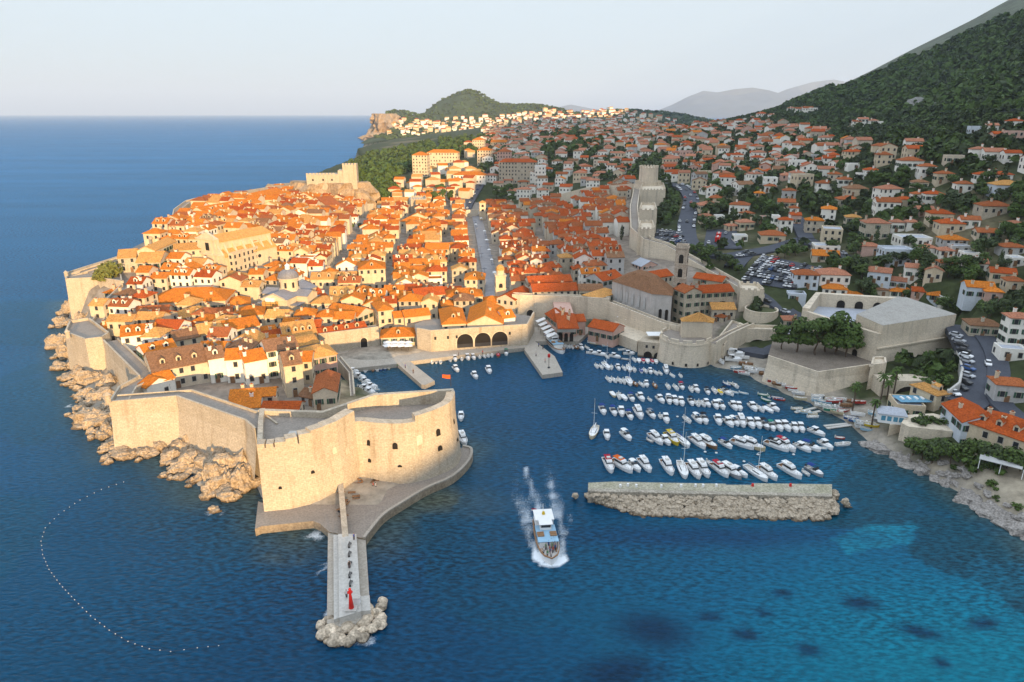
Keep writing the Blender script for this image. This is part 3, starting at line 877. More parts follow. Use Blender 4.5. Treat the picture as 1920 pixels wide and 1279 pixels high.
def make_tree(kind, v):
    """one tree of a kind, about h metres high, standing at the origin"""
    r = random.Random(hash((len(kind), v)) % 9999+v*7)
    if kind == 'broadleaf_tree':
        h = 6.5; bl = [(r.uniform(-1.5, 1.5), r.uniform(-1.5, 1.5), r.uniform(2.9, 5.2), r.uniform(1.2, 2.1), r.uniform(1.2, 2.1), r.uniform(1.0, 1.7)) for i in range(7)]
        cm = leaf_mesh('crown', bl, 300, .62, [LEAF if v % 3 == 0 else LEAFD, LEAFD if v % 2 else LEAF], v, m2=.3); tm = trunk_mesh(h*.7, .22, v, 4, 1.4)
    elif kind == 'pine_tree':
        h = 9.5; bl = [(r.uniform(-2.3, 2.3), r.uniform(-2.3, 2.3), r.uniform(3.4, 8.6), r.uniform(1.5, 2.5), r.uniform(1.5, 2.5), r.uniform(1.0, 1.7)) for i in range(10)]
        cm = leaf_mesh('crown', bl, 900, .6, [LEAFP, LEAF], v, m2=.25); tm = trunk_mesh(h*.8, .28, v, 6, 1.9, .45)
    elif kind == 'cypress_tree':
        h = 10; bl = [(0, 0, .9+i*1.02, 1.25*math.sin(math.pi*min(.93, (i+1.7)/10.6))+.12, 1.25*math.sin(math.pi*min(.93, (i+1.7)/10.6))+.12, .8) for i in range(9)]
        cm = leaf_mesh('crown', bl, 260, .5, [LEAFD, LEAFP], v, m2=.1); tm = trunk_mesh(3, .16, v, 0, 0, .05)
    elif kind == 'round_tree':
        h = 4; bl = [(r.uniform(-1.6, 1.6), r.uniform(-1.6, 1.6), r.uniform(1.2, 3.2), 1.5, 1.5, 1.2) for i in range(12)]
        cm = leaf_mesh('crown', bl, 1100, .42, [LEAF, LEAFY], v, m2=.35); tm = trunk_mesh(2, .25, v, 3, .8)
    elif kind == 'garden_bush':
        h = 2.4; bl = [(r.uniform(-1.3, 1.3), r.uniform(-1.3, 1.3), r.uniform(.4, 1.5), r.uniform(.8, 1.4), r.uniform(.8, 1.4), r.uniform(.6, 1.0)) for i in range(5)]
        cm = leaf_mesh('crown', bl, 130, .55, [LEAF if v % 2 else LEAFD, LEAFP], v, m2=.3); tm = trunk_mesh(1.2, .1, v, 2, .6)
    return cm, tm
TREEP = {}
TREES = []
def tree(kind, x, y, z=None, s=1.0, v=None, label=None, group=None, sz=None, crownmat=None):
    v = rnd.randrange(4) if v is None else v
    key = (kind, v, crownmat.name if crownmat else '')
    if key not in TREEP:
        cm, tm = make_tree(kind, v)
        if crownmat: cm.materials[0] = crownmat
        TREEP[key] = (cm, tm)
    cm, tm = TREEP[key]
    root = empty(kind, (x, y, gh(x, y) if z is None else z), rnd.random()*6.3)
    k = s*rnd.uniform(.9, 1.1)
    root.scale = (k*rnd.uniform(.9, 1.1), k*rnd.uniform(.9, 1.1), sz*s if sz else k)
    link('crown', cm, root); link('trunk', tm, root)
    TREES.append(dict(o=root, kind=kind, label=label, group=group, s=s))
    return root
def forest(name, pts, mats, seed, quads=26, label=None):
    """a far wood that reads as one mass: every point (x, y, z, height, radius) a crown of leaf clumps, all one sheet of faces"""
    g = np.random.default_rng(seed)
    P = np.array(pts); n = len(P)
    u = g.normal(size=(n, quads, 3)); u /= np.linalg.norm(u, axis=-1, keepdims=True)
    u[..., 2] = np.abs(u[..., 2])*1.1-.15
    rad = P[:, None, 4]*(.55+.5*g.random((n, quads)))
    c = np.empty((n, quads, 3))
    c[..., 0] = P[:, None, 0]+u[..., 0]*rad; c[..., 1] = P[:, None, 1]+u[..., 1]*rad
    c[..., 2] = P[:, None, 2]+P[:, None, 3]*.45+u[..., 2]*P[:, None, 3]*.55*(.7+.3*g.random((n, quads)))
    nr = u+g.normal(size=u.shape)*.45; nr /= np.linalg.norm(nr, axis=-1, keepdims=True)
    t = np.cross(nr, g.normal(size=u.shape)); t /= np.linalg.norm(t, axis=-1, keepdims=True)
    b = np.cross(nr, t)
    s = (P[:, None, 4]*(.34+.22*g.random((n, quads))))[..., None]
    V = np.stack([c-t*s-b*s*.8, c+t*s-b*s*.8, c+t*s*.7+b*s, c-t*s*.8+b*s*.9], 2).reshape(-1, 3)
    F = np.arange(len(V)).reshape(-1, 4)
    me = bpy.data.meshes.new(name)
    me.vertices.add(len(V)); me.vertices.foreach_set('co', V.ravel())
    me.loops.add(F.size); me.loops.foreach_set('vertex_index', F.ravel().astype(np.int32))
    me.polygons.add(len(F)); me.polygons.foreach_set('loop_start', np.arange(0, F.size, 4, dtype=np.int32)); me.polygons.foreach_set('loop_total', np.full(len(F), 4, np.int32))
    for k in mats: me.materials.append(k)
    mi = np.repeat(g.integers(0, len(mats), n), quads)
    me.polygons.foreach_set('material_index', mi.astype(np.int32))
    me.update(calc_edges=True)
    return tag(link(name, me), label, 'wood', kind='stuff')
# ============================================================ rocks
def rock_mesh(seed, rough=.35, sub=3):
    import bmesh
    bm = bmesh.new(); bmesh.ops.create_icosphere(bm, subdivisions=sub, radius=1)
    o = Vector((seed*7.3, seed*3.1, seed*1.7))
    for v in bm.verts:
        p = v.co.copy()
        k = 1+rough*(mnoise.noise(p*1.1+o)*1.1+mnoise.noise(p*2.6+o)*.55+mnoise.noise(p*6+o)*.28)
        v.co = p*k
        # flat facets as in broken limestone
        v.co.z = round(v.co.z*3.2)/3.2*.45+v.co.z*.55
    me = bpy.data.meshes.new('rock'); bm.to_mesh(me); bm.free()
    me.materials.append(ROCK)
    return me
ROCKM = {}
def rock(x, y, z, sx, sy, sz, m=ROCK, name='shore_rock', label=None, group=None, cat='rock', rz=None, seed=None, sub=3, rough=.42):
    seed = rnd.randrange(7) if seed is None else seed
    k = (seed, m.name, sub, rough)
    if k not in ROCKM:
        ROCKM[k] = rock_mesh(seed+1, rough, sub); ROCKM[k].materials[0] = m
    o = link(name, ROCKM[k], None, (x, y, z), rnd.random()*6.3 if rz is None else rz)
    o.scale = (sx, sy, sz)
    return tag(o, label, cat, group)
# ============================================================ walls and forts
def wall_run(name, pts, thick, z0, ztop, label, walk=PAVE, stone=STONE2, par=1.1, parts=2.2, side=1, batter=0.0, cat='wall', inner=True, merlons=0.0):
    """a town wall: body with a walkway on top and parapets; pts run along the OUTER face"""
    root = empty(name, (pts[0][0], pts[0][1], 0), 0, label, cat)
    o3 = Vector((pts[0][0], pts[0][1]))
    P = [Vector((p[0], p[1]))-o3 for p in pts]
    n = len(P); zt = [ztop]*n if not hasattr(ztop, '__len__') else list(ztop); zb = [z0]*n if not hasattr(z0, '__len__') else list(z0)
    b = MB(); strip_box(b, P, thick, zb, zt, 0, side)
    if batter:      # a sloping foot
        off = []
        for i in range(n):
            d = (P[min(i+1, n-1)]-P[max(i-1, 0)]).normalized(); off.append(Vector((-d.y, d.x))*-side)
        for i in range(n-1):
            a, c = P[i], P[i+1]; hh = .75
            v = [(*(a+off[i]*batter), zb[i]), (*(c+off[i+1]*batter), zb[i+1]), (*(c+off[i+1]*.02), zb[i+1]+(zt[i+1]-zb[i+1])*hh), (*(a+off[i]*.02), zb[i]+(zt[i]-zb[i])*hh)]
            b.add(v, [(0,1,2,3)])
    b.build('masonry', stone, root)
    wk = MB()
    d2 = [p for p in P]
    sh = []
    for i in range(n):
        d = (P[min(i+1, n-1)]-P[max(i-1, 0)]).normalized(); sh.append(P[i]+Vector((-d.y, d.x))*side*.6)
    strip_box(wk, sh, thick-1.0, [z+.0 for z in zt], [z+.05 for z in zt], 0, side)
    wk.build('walkway', walk, root)
    pp = MB(); strip_box(pp, P, .55, [z-.02 for z in zt], [z+par for z in zt], 0, side)
    if merlons:
        for i in range(n-1):
            L = (P[i+1]-P[i]).length; k = int(L/merlons)
            for j in range(k):
                q = P[i].lerp(P[i+1], (j+.5)/k); d = (P[i+1]-P[i]).normalized(); m_ = Vector((-d.y, d.x))*side*.5
                strip_box(pp, [q-d*merlons*.27, q+d*merlons*.27], .5, zt[i]+par-.01, zt[i]+par+.8, 0, side)
    pp.build('parapet', stone, root)
    if inner:
        q = []
        for i in range(n):
            d = (P[min(i+1, n-1)]-P[max(i-1, 0)]).normalized(); q.append(P[i]+Vector((-d.y, d.x))*side*(thick-.45))
        ip = MB(); strip_box(ip, q, .45, [z-.02 for z in zt], [z+.7 for z in zt], 0, side); ip.build('inner_parapet', stone, root)
    return root
def arch_mb(mb, c, ux, w, h, m=0, out=.06, n=10):
    """a dark arched opening: flat panel just proud of a wall; c base centre, ux unit vector along the wall (outside is to its right)"""
    nx = Vector((ux.y, -ux.x))
    pts = [(-w/2, 0), (w/2, 0)]+[(w/2*math.cos(math.pi*i/n), h-w/2+w/2*math.sin(math.pi*i/n)) for i in range(n+1)]
    mb.add([(c[0]+ux.x*a+nx.x*out, c[1]+ux.y*a+nx.y*out, c[2]+b) for a, b in pts], [tuple(range(len(pts)))], m)
def arch_panel(parent, c, ux, w, h, name='arched_opening', m=None, frame=None):
    """an arched recess seen as a dark opening with a stone rim; its own mesh under the building"""
    o = Vector(parent.location) if parent is not None else Vector((0,0,0))
    c = Vector(c)-o
    mb = MB(); arch_mb(mb, c, ux, w, h, 0, .05)
    if frame:
        nx = Vector((ux.y, -ux.x)); n = 12
        inn = [(-w/2, 0)]+[(-w/2*math.cos(math.pi*i/n), h-w/2+w/2*math.sin(math.pi*i/n)) for i in range(n+1)]+[(w/2, 0)]
        k = 1+.7/w
        outp = [(x*k, z if z == 0 else z+.3) for x, z in inn]
        for i in range(len(inn)-1):
            q = [inn[i], inn[i+1], outp[i+1], outp[i]]
            mb.add([(c[0]+ux.x*a+nx.x*.12, c[1]+ux.y*a+nx.y*.12, c[2]+b) for a, b in q], [(0,1,2,3)], 1)
    return mb.build(name, [m or DARK, STONE2], parent)
# ============================================================ the sea fort in front
def P2(*q): return [W(*p) for p in q]
fp = [(495,960),(545,955),(600,942),(650,922),(677,903),(717,907),(767,907),(817,894),(857,874),(867,852)]
fb = [W(x, y, 2.0) for x, y in fp]
fo = Vector((fb[4].x, fb[4].y))
fort = empty('sea_fort', (fo.x, fo.y, 0), 0, 'big pale stone sea fort with a curved bastion at the harbour mouth', 'fort')
def F2(v, z): return (v[0]-fo.x, v[1]-fo.y, z)
def spl(pl, t):
    i = min(int(t), len(pl)-2); f = t-i; p = lambda k: pl[min(max(k, 0), len(pl)-1)]
    return .5*((2*p(i))+(p(i+1)-p(i-1))*f+(2*p(i-1)-5*p(i)+4*p(i+1)-p(i+2))*f*f+(3*p(i)-p(i-1)-3*p(i+1)+p(i+2))*f**3)
def inward(pl, k):
    out = []
    for i in range(len(pl)):
        d = (pl[min(i+1, len(pl)-1)].xy-pl[max(i-1, 0)].xy).normalized(); out.append(Vector((pl[i].x-d.y*k, pl[i].y+d.x*k)))
    return out
# round off the curved bastion
ft = inward(fb, 1.6)
fback = [Vector((-16.0,172)), Vector((-37,169)), Vector((-49,162)), Vector((-66,164)), Vector((-64,157))]
FZ = 15.2
def lerp2(pl, t):
    if t > 4: return spl(pl, t)
    i = min(int(t), len(pl)-2); return pl[i].lerp(pl[i+1], t-i)
mb = MB()
TS = [0, 1, 2, 3, 4]+[4+i*.25 for i in range(1, 21)]
base = [F2(lerp2(fb, t), -1) for t in TS]+[F2(p, -1) for p in fback]; top = [F2(lerp2(ft, t), FZ) for t in TS]+[F2(p, FZ) for p in fback]
mb.loft(base, top, 0)
mb.build('bastion_wall', STONE, fort)
tm = MB(); q = [F2(lerp2(inward(fb, 2.0), t), FZ+.05) for t in TS]+[F2(p, FZ+.05) for p in fback]; tm.add(q, [tuple(range(len(q)))]); tm.build('terrace', PAVE, fort)
pm = MB(); L2 = lambda p: Vector((p.x-fo.x, p.y-fo.y))
def par(ts, zs, th, pl=ft, z0=FZ-.1): strip_box(pm, [L2(lerp2(pl, t)) for t in ts], th, z0, zs, 0, 1)
for a, b, z in ((0,.28,18.6),(.34,.62,18.5),(.68,1.1,18.7),(1.1,1.5,19.3),(1.56,2.0,19.7)): par((a, b), z, 2.6)
for a, b in ((.28,.34),(.62,.68),(1.5,1.56)): par((a, b), 17.5, 2.6)
par((2.0,2.5), 20.2, 2.6); par((2.5,3.0,3.5,4.0), [20.3,20.5,20.7,20.8], 2.8)
par([4+i*.2 for i in range(13)], [17.9]*13, 2.4)
par([6.4+i*.2 for i in range(14)], [19.4+i*.07 for i in range(14)], 2.2)
bk = [ft[-1]]+fback
strip_box(pm, [L2(p) for p in bk[:3]], 1.3, FZ-.1, [20.3,19.0,18.8], 0, 1)
strip_box(pm, [L2(p) for p in bk[2:5]], 1.3, FZ-.1, [18.8,16.9,16.6], 0, 1)
strip_box(pm, [L2(bk[4]), L2(bk[5]), L2(ft[0])], 1.2, FZ-.1, [16.6,16.8,18.4], 0, 1)
pm.build('parapet', STONE, fort)
sb = MB(); c = L2(Vector((-53,150))); sb.box(c.x-1.2, c.x+1.2, c.y-1, c.y+1, FZ, FZ+1.3); sb.build('terrace_vent', CONC, fort)
def niche(t, z, w, h, dark=True):
    a, b = lerp2(fb, t), lerp2(ft, t); k = (z-2)/(FZ-2)
    p = Vector((a.x, a.y)).lerp(Vector((b.x, b.y)), k); d = (lerp2(fb, min(t+.1, 9)).xy-lerp2(fb, max(t-.1, 0)).xy).normalized(); nx = Vector((d.y, -d.x))
    m_ = MB(); u = Vector((d.x, d.y)); n = 6
    pts = [(-w/2, 0), (w/2, 0)]+[(w/2*math.cos(math.pi*i/n), h-w/2+w/2*math.sin(math.pi*i/n)) for i in range(n+1)]
    lean = (ft[4].xy-fb[4].xy).length/(FZ-2)
    m_.add([(p.x-fo.x+u.x*x+nx.x*(.08-lean*y), p.y-fo.y+u.y*x+nx.y*(.08-lean*y), z+y) for x, y in pts], [tuple(range(len(pts)))], 0)
    m_.build('embrasure', DARK if dark else STONE2, fort)
for q in ((4.5,11.6,.9,1.5),(4.5,7.2,.9,1.0),(5.55,11.2,1.3,1.7),(6.5,11.6,1.5,2.6,False),(7.3,12.4,1.3,1.9),(7.3,8.4,1.4,1.4),(8.3,13,1,1.4),(8.45,7.5,1.2,1.0),(.7,7.2,.8,.7),(1.9,9.5,.9,.8),(2.8,12.5,1.1,1.6,False),(3.4,10.8,1.2,1.8,False),(5.7,6.6,1.2,.5)): niche(*q)
fl = empty('flagpole', (-16.5, 171, 20.2), 0, 'flagpole with a small orange red flag at the corner of the sea fort', 'flagpole')
mb = MB(); mb.tube((0,0,-.3), (0,0,3.2), .09); mb.build('pole', IRON, fl)
mb = MB()
for i in range(6):
    x0, x1 = -.1-i*.36, -.1-(i+1)*.36; k = lambda x: .18*math.sin(x*2.2)
    mb.add([(x0,k(x0),2.0+i*.03),(x1,k(x1),2.03+i*.03),(x1,k(x1),3.15),(x0,k(x0),3.15)], [(0,1,2,3)])
mb.build('flag', mat('orange red cloth', (.75,.13,.03), rough=.8), fl)
# the landing below the fort and the pier with its light
plat_px = [(478,992),(490,987),(587,977),(600,982),(617,997),(685,1010),(697,994),(720,967),(750,947),(800,917),(850,894),(881,864),(886,842),(869,836),(845,860),(700,880),(560,930),(500,945),(484,940)]
_pp = [W(x, y, 1.9) for x, y in plat_px]; pl = ccw(_pp[:6]+[spl(_pp[5:14], i*.25) for i in range(1, 33)]+_pp[14:])
mb = MB(); mb.loft([(p.x, p.y, -4) for p in pl], [(p.x, p.y, 1.9) for p in pl], 0, 1)
o = mb.build('fort_landing', [mat('wet stone', (.36,.30,.22), (.22,.17,.12), scale=.6, fine=.2, rough=.6), PAVE]); tag(o, 'paved stone landing curving round the foot of the sea fort', 'landing')
kb = MB(); e = [spl(_pp[5:14], i*.25) for i in range(0, 33)]; strip_box(kb, e, .7, 1.85, 2.25, 0, 1); kb.build('edge_kerb', QUAY, o)
pier = empty('stone_pier', (W(650,1080,0).x, W(650,1080,0).y, 0), 0, 'long grey stone pier with a raised walkway below the sea fort', 'pier')
po = pier.location.copy()
Lp = lambda px, py, z: (W(px, py, z)-Vector((po.x, po.y, 0)))
def slab(parent, name, px, z, zb, m, mt=None, off=Lp):
    q = ccw([off(x, y, z) for x, y in px]); mb = MB()
    mb.loft([(p.x, p.y, zb) for p in q], [(p.x, p.y, z) for p in q], 0, 1 if mt else 0); return mb.build(name, [m, mt] if mt else m, parent)
slab(pier, 'lower_quay', [(615,985),(613,1168),(650,1176),(694,1150),(690,1080),(685,1005)], 1.55, -4, CONC, QUAY)
slab(pier, 'raised_walkway', [(634,1001),(668,1001),(677,1146),(636,1158)], 3.0, 1, CONC, CONC)
slab(pier, 'lower_step', [(625,1003),(634,1003),(636,1158),(626,1162)], 2.2, 1, CONC, CONC)
slab(pier, 'head_block', [(676,1118),(693,1116),(695,1144),(677,1146)], 2.5, 1, CONC, CONC)
wl = [W(644,908,4.2), W(653,1001,3.6)]
mb = MB(); strip_box(mb, [p-po for p in wl], 1.3, 1.5, [4.4,3.0], 0, -1); mb.build('ramp_wall', STONE, pier)
for i, (x, y) in enumerate(((656,1024),(656,1041),(657,1060),(657,1080),(658,1096))):
    p = W(x, y, 3.0); b = empty('pier_bench', p, R(90), 'dark bench on the raised pier walkway', 'bench', 'benches along the pier walkway')
    for nm, a in (('seat', (-.7,.7,-.2,.2,.42,.5)), ('backrest', (-.7,.7,.18,.23,.5,.8))):
        mb = MB(); mb.box(*a); mb.build(nm, mat('grey bench wood', (.16,.155,.15)), b)
    for s in (-.7, .7):
        mb = MB(); mb.box(s-.05, s+.05, -.2, .2, 0, .42); mb.build('leg', IRON, b)
p = W(659,1142,3.0); b = empty('harbour_light', p, 0, 'red harbour light standing on the tip of the stone pier', 'beacon')
mb = MB(); mb.box(-1.1,1.1,-.9,.9,0,.3); mb.build('base', CONC, b)
mb = MB(); mb.cyl((0,0),.5,.2,.3,3.7,14); mb.build('tower', RED, b)
mb = MB(); mb.cyl((0,0),.5,.5,3.7,3.82,14); mb.build('gallery', RED, b)
mb = MB(); mb.cyl((0,0),.22,.22,3.82,4.4,10); mb.cyl((0,0),.3,.02,4.4,4.75,10); mb.build('lantern', RED, b)
p = W(670,1131,3.0); o = empty('utility_cabinet', p, 0, 'white utility cabinet beside the red harbour light', 'cabinet'); mb = MB(); mb.box(-.6,.6,-.4,.4,0,1.3); mb.build('body', WHITE, o); mb = MB(); mb.box(-.66,.66,-.46,.46,1.3,1.38); mb.build('lid', CONC, o)
tipb = [W(x, y, .3) for x, y in ((603,1170),(628,1150),(694,1140),(695,1120),(722,1128),(720,1165),(705,1188),(650,1208),(612,1205),(598,1185))]
core = ccw([(p.x, p.y) for p in tipb])
n = 0; k = 0
while n < 95 and k < 3000:
    k += 1
    x = rnd.uniform(min(p[0] for p in core), max(p[0] for p in core)); y = rnd.uniform(min(p[1] for p in core), max(p[1] for p in core))
    if not inpoly(np.array(x), np.array(y), core): continue
    q = proj((x, y, 1)); 
    if 614 < q[0] < 676 and q[1] < 1160: continue
    s = rnd.uniform(.6, 1.2); rock(x, y, rnd.uniform(.1, 1.0), s*1.15, s, s*.75, RIPRAP, 'pier_boulder', 'pale grey boulder heaped round the tip of the stone pier', 'boulders round the pier tip', 'boulder', sub=2, rough=.22); n += 1
# rowing boat and stacked tables under the fort wall are placed with the boats
# ------------------------------------------------------------ rocks along the shore
ROCKS = [(115,610,5,3),(108,650,6,4),(125,672,6,4),(112,692,5,2),(150,705,7,3.5),(135,722,4,1.6),(172,722,6,4),(190,700,6,5),(160,745,5,2),(185,758,7,4),(205,735,6,5),(165,790,6,3.5),(190,800,6,4),(150,775,4,2),(200,822,5,3),(228,858,4.5,1.8),(255,845,5,2),(285,840,6,3),(275,855,4,1.6),(310,845,5,2.5),(320,868,4.5,2.2),(345,850,5,3),(335,885,4.5,2),(365,880,6,3.5),(350,866,4,2.4),(398,880,6.5,5),(430,900,7,6.5),(455,915,5,4.5),(412,915,6,5),(395,928,4,2.6),(425,935,4,2.2),(400,960,1.8,.9),(300,820,5,3),(330,822,5,4.5),(370,842,6,5),(405,850,6,5.5),(440,872,6,6),(140,590,6,6),(128,590,6,5),(150,612,5,5),(222,832,4,1.5),(360,905,2.5,1.0),(205,845,3.5,1.6),(178,815,3,1.3),(130,705,3,1.2),(145,690,4,3)]
for x, y, s, h in ROCKS:
    p = W(x, y, 0); rock(p.x, p.y+s*.2, h*.1, s*.72*rnd.uniform(.85, 1.2), s*.62*rnd.uniform(.85, 1.2), h, label=None, sub=4, rough=.5); 
    for j in range(3):
        a = rnd.random()*6.3; q = s*.3
        rock(p.x+math.cos(a)*s*.85, p.y+math.sin(a)*s*.75, 0, q*rnd.uniform(.6, 1.2), q*rnd.uniform(.6, 1.1), q*rnd.uniform(.4, .9), label=None, sub=3)
k = 0; n = 0
while n < 85 and k < 9000:
    k += 1
    x, y = rnd.uniform(-235, -48), rnd.uniform(125, 420); p = proj((x, y, 3))
    if not (60 < p[0] < 560 and p[1] < 990): continue
    q = np.array(x), np.array(y); d_ = float(sdist(*q))
    if d_ < -1.5 or d_ > 9 or inpoly(*q, TOWN): continue
    s = rnd.uniform(.9, 2.6); rock(x, y, gh(x, y)-.3, s, s*.8, s*rnd.uniform(.5, .9), sub=3, rough=.5); n += 1
for o in list(col.objects):
    if o.name.startswith('shore_rock'): tag(o, 'jagged tan rock at the foot of the sea walls', 'rock', 'rocks along the shore under the sea walls')
# ------------------------------------------------------------ town walls
def px2(pts): return [W(*p) for p in pts]
def run(name, pts, thick, z0, label, **k):
    w_ = px2(pts); return wall_run(name, [(p.x, p.y) for p in w_], thick, z0, [p.z-k.get('par', 1.1) for p in w_], label, **k)
run('town_wall', [(203,753,14.8),(330,742,15.6),(458,787,16),(477,803,16)], 6, 0, 'tall tan sea wall running from the corner bastion to the sea fort', stone=STONE, batter=2.0)
run('town_wall', [(259,704,13.6),(222,724,13.8),(203,753,14.6)], 5, 1, 'short stepped wall link beside the tan corner bastion', stone=STONE, side=1)
run('town_wall', [(192,637,14),(259,704,13.8)], 5, 0, 'straight sea wall slanting down behind two little orange roofed houses', stone=STONE, batter=1.2)
def bastion(px, z, label, zb=0, stone=STONE, name='bastion', par=1.1, floor=PAVE, bat=1.0, open_edges=()):
    q = ccw([W(x, y, z) for x, y in px]); o = sum((p for p in q), Vector())/len(q)
    b = empty(name, (o.x, o.y, 0), 0, label, 'bastion')
    mb = MB(); mb.loft([((p.x-o.x)*(1+bat/((p-o).length+1)), (p.y-o.y)*(1+bat/((p-o).length+1)), zb) for p in q], [(p.x-o.x, p.y-o.y, z) for p in q]); mb.build('masonry', stone, b)
    mb = MB(); mb.add([((p.x-o.x)*.985, (p.y-o.y)*.985, z+.04) for p in q], [tuple(range(len(q)))]); mb.build('terrace', floor, b)
    pm = MB()
    for i in range(len(q)):
        if i in open_edges: continue
        a, c = q[i]-o, q[(i+1) % len(q)]-o; strip_box(pm, [a, c], .6, z-.02, z+par, 0, 1)
    pm.build('parapet', stone, b)
    return b
bastion([(122,627),(160,641),(192,637),(206,628),(168,600),(131,606)], 14, 'low pointed bastion with an empty grey terrace above the shore rocks')
bastion([(123,527),(182,524),(230,531),(226,505),(221,484),(127,514)], 19.5, 'high pale corner bastion at the seaward tip of the town')
run('town_wall', [(228,531,19),(196,562,17),(170,603,14.2)], 4, 2, 'shaded wall stretch between the two seaward bastions', stone=STONE, side=1)
run('town_wall', [(127,514,20),(220,482,24),(274,461,26)], 4, 2, 'cliff top sea wall climbing behind the round yellow green tree', stone=STONE, side=-1)
run('town_wall', [(272,443,29.5),(320,416,33),(325,392,35),(347,376,36),(374,369,37),(430,362,37),(530,346,33)], 4, 4, 'highest stretch of the sea wall along the open sea', stone=STONE, side=-1)
mb_b = bastion([(271,445),(283,449),(300,437),(290,425)], 30, 'small square lookout bastion on the cliff top sea wall', zb=4)
for i, (x, y, z) in enumerate(((125,519,20),(128,632,14.4),(203,753,15.4))):
    p = W(x, y, z); t = empty('sentry_box', p, 0, ('little round sentry box on the seaward tip bastion', 'little round sentry box on the low pointed bastion', 'little round sentry box at the corner of the tall tan wall')[i], 'sentry box')
    mb = MB(); mb.cyl((0,0),.8,.8,-.3,2.0,10); mb.build('wall', STONE, t); mb = MB(); mb.cyl((0,0),1.0,.05,2.0,2.9,10); mb.build('roof', STONE, t)
# harbour front
b0, b1 = W(600,664,1.5), W(712,649,1.5)
wr = wall_run('harbour_wall', [(b0.x, b0.y), (b1.x, b1.y)], 4, 0, 8.6, 'sunlit harbour wall with a small arched gate', stone=STONE, batter=.6)
arch_panel(wr, W(684,652,1.6)+Vector((0,-.9,0)), (b1-b0).xy.normalized(), 2.6, 4.4, 'gate', DARK, True)
a0, a1, a2, a3 = W(783,655,1.5), W(809,660,1.5), W(989,647,1.5), W(1002,622,1.5)
ars = empty('arsenal', (a1.x, a1.y, 0), 0, 'long stone arsenal front with three big arches on the harbour quay', 'arsenal')
ao = Vector((a1.x, a1.y, 0)); na = Vector((-(a2-a1).y, (a2-a1).x, 0)).normalized()
back = [a3, a2+na*22, a1+na*22, a0+na*12]
q = [p-ao for p in [a0, a1, a2]+back]; ZA = 8.2
mb = MB(); mb.loft([(p.x, p.y, -1) for p in q], [(p.x, p.y, ZA) for p in q]); mb.build('front_wall', STONE, ars)
mb = MB(); mb.add([(p.x*.99, p.y, ZA+.04) for p in q], [tuple(range(len(q)))]); mb.build('terrace', PAVE, ars)
pm = MB(); strip_box(pm, q[:4], .7, ZA-.1, 10.3, 0, 1); pm.build('parapet', STONE, ars)
ua = (a2-a1).xy.normalized()
for x in (871, 904, 936):
    p = a1.lerp(a2, (x-809)/180.0); arch_panel(ars, (p.x, p.y, 2.4), ua, 6.4, 5.6, 'arched_opening', DARK, True)
    s = MB(); c = p-ao; s.add([(c.x+ua.x*t+ua.y*.16, c.y+ua.y*t-ua.x*.16, z) for t, z in ((-3.1,2.4),(3.1,2.4),(3.1,3.9),(-3.1,3.9))], [(0,1,2,3)]); s.build('terrace_rail', IRON, ars)
for i, x in enumerate((817, 840, 856, 955)):
    p = a1.lerp(a2, (x-809)/180.0)-ao; m_ = MB(); m_.box(p.x-.4, p.x+.4, p.y-.14, p.y, 6.4, 7.6); m_.build('window', GLASS, ars)
q5 = [(960,597),(1000,598),(1060,600),(1140,606)]
iw = wall_run('harbour_wall', [(W(x, y, 2.3).x, W(x, y, 2.3).y) for x, y in q5], 5, 1, [12.4,12.2,12.3,12.4], 'high plain curving wall behind the inner harbour square', stone=STONE2)
arch_panel(iw, W(994,599,2.3)+Vector((0,-.25,0)), Vector((1,0)), 3.0, 4.6, 'gate', DARK, True)
run('town_wall', [(1137,564,12.2),(1240,604,11.2),(1275,612,11.4)], 4, 1, 'pale wall below the monastery church', stone=STONE2)
run('town_wall', [(640,668,5.5),(662,694,5.5),(666,738,5.5)], 1.6, 0, 'dark low mole wall beside the sheltered boats', stone=STONE2, inner=False, side=-1, par=.6)
# quays
def quay(name, px, z, label=None):
    q = ccw([W(x, y, z) for x, y in px]); mb = MB(); mb.loft([(p.x, p.y, -4) for p in q], [(p.x, p.y, z) for p in q], 0, 1)
    return mb.build(name, [QUAY, PAVE if name == 'harbour_square' else QUAY])
tag(quay('harbour_quay', [(600,650),(632,661),(652,692),(744,682),(767,678),(870,665),(987,651),(1003,600),(960,590),(700,630),(600,650)], 1.55), kind='structure')
tag(quay('inner_square', [(985,656),(1003,640),(1085,640),(1105,622),(1150,625),(1160,610),(1000,590),(965,596)], 1.5), kind='structure')
o = quay('harbour_pier', [(983,655),(1003,640),(1040,668),(1055,698),(1017,703)], 1.52); tag(o, 'broad grey stone pier reaching into the inner harbour', 'pier')
o = quay('harbour_pier', [(743,680),(767,676),(815,714),(797,722),(790,721)], 1.5); tag(o, 'short bent stone pier before the sunlit harbour wall', 'pier')
p = W(1029,690,1.5); b = empty('pier_lamp', p, 0, 'red lantern post near the end of the broad pier', 'lamp post'); mb = MB(); mb.cyl((0,0),.5,.4,0,.4); mb.tube((0,0,.4),(0,0,4.2),.1); mb.build('post', IRON, b); mb = MB(); mb.cyl((0,0),.5,.5,4.2,5.2,8); mb.cyl((0,0),.6,.05,5.2,5.6,8); mb.build('lantern', RED, b)
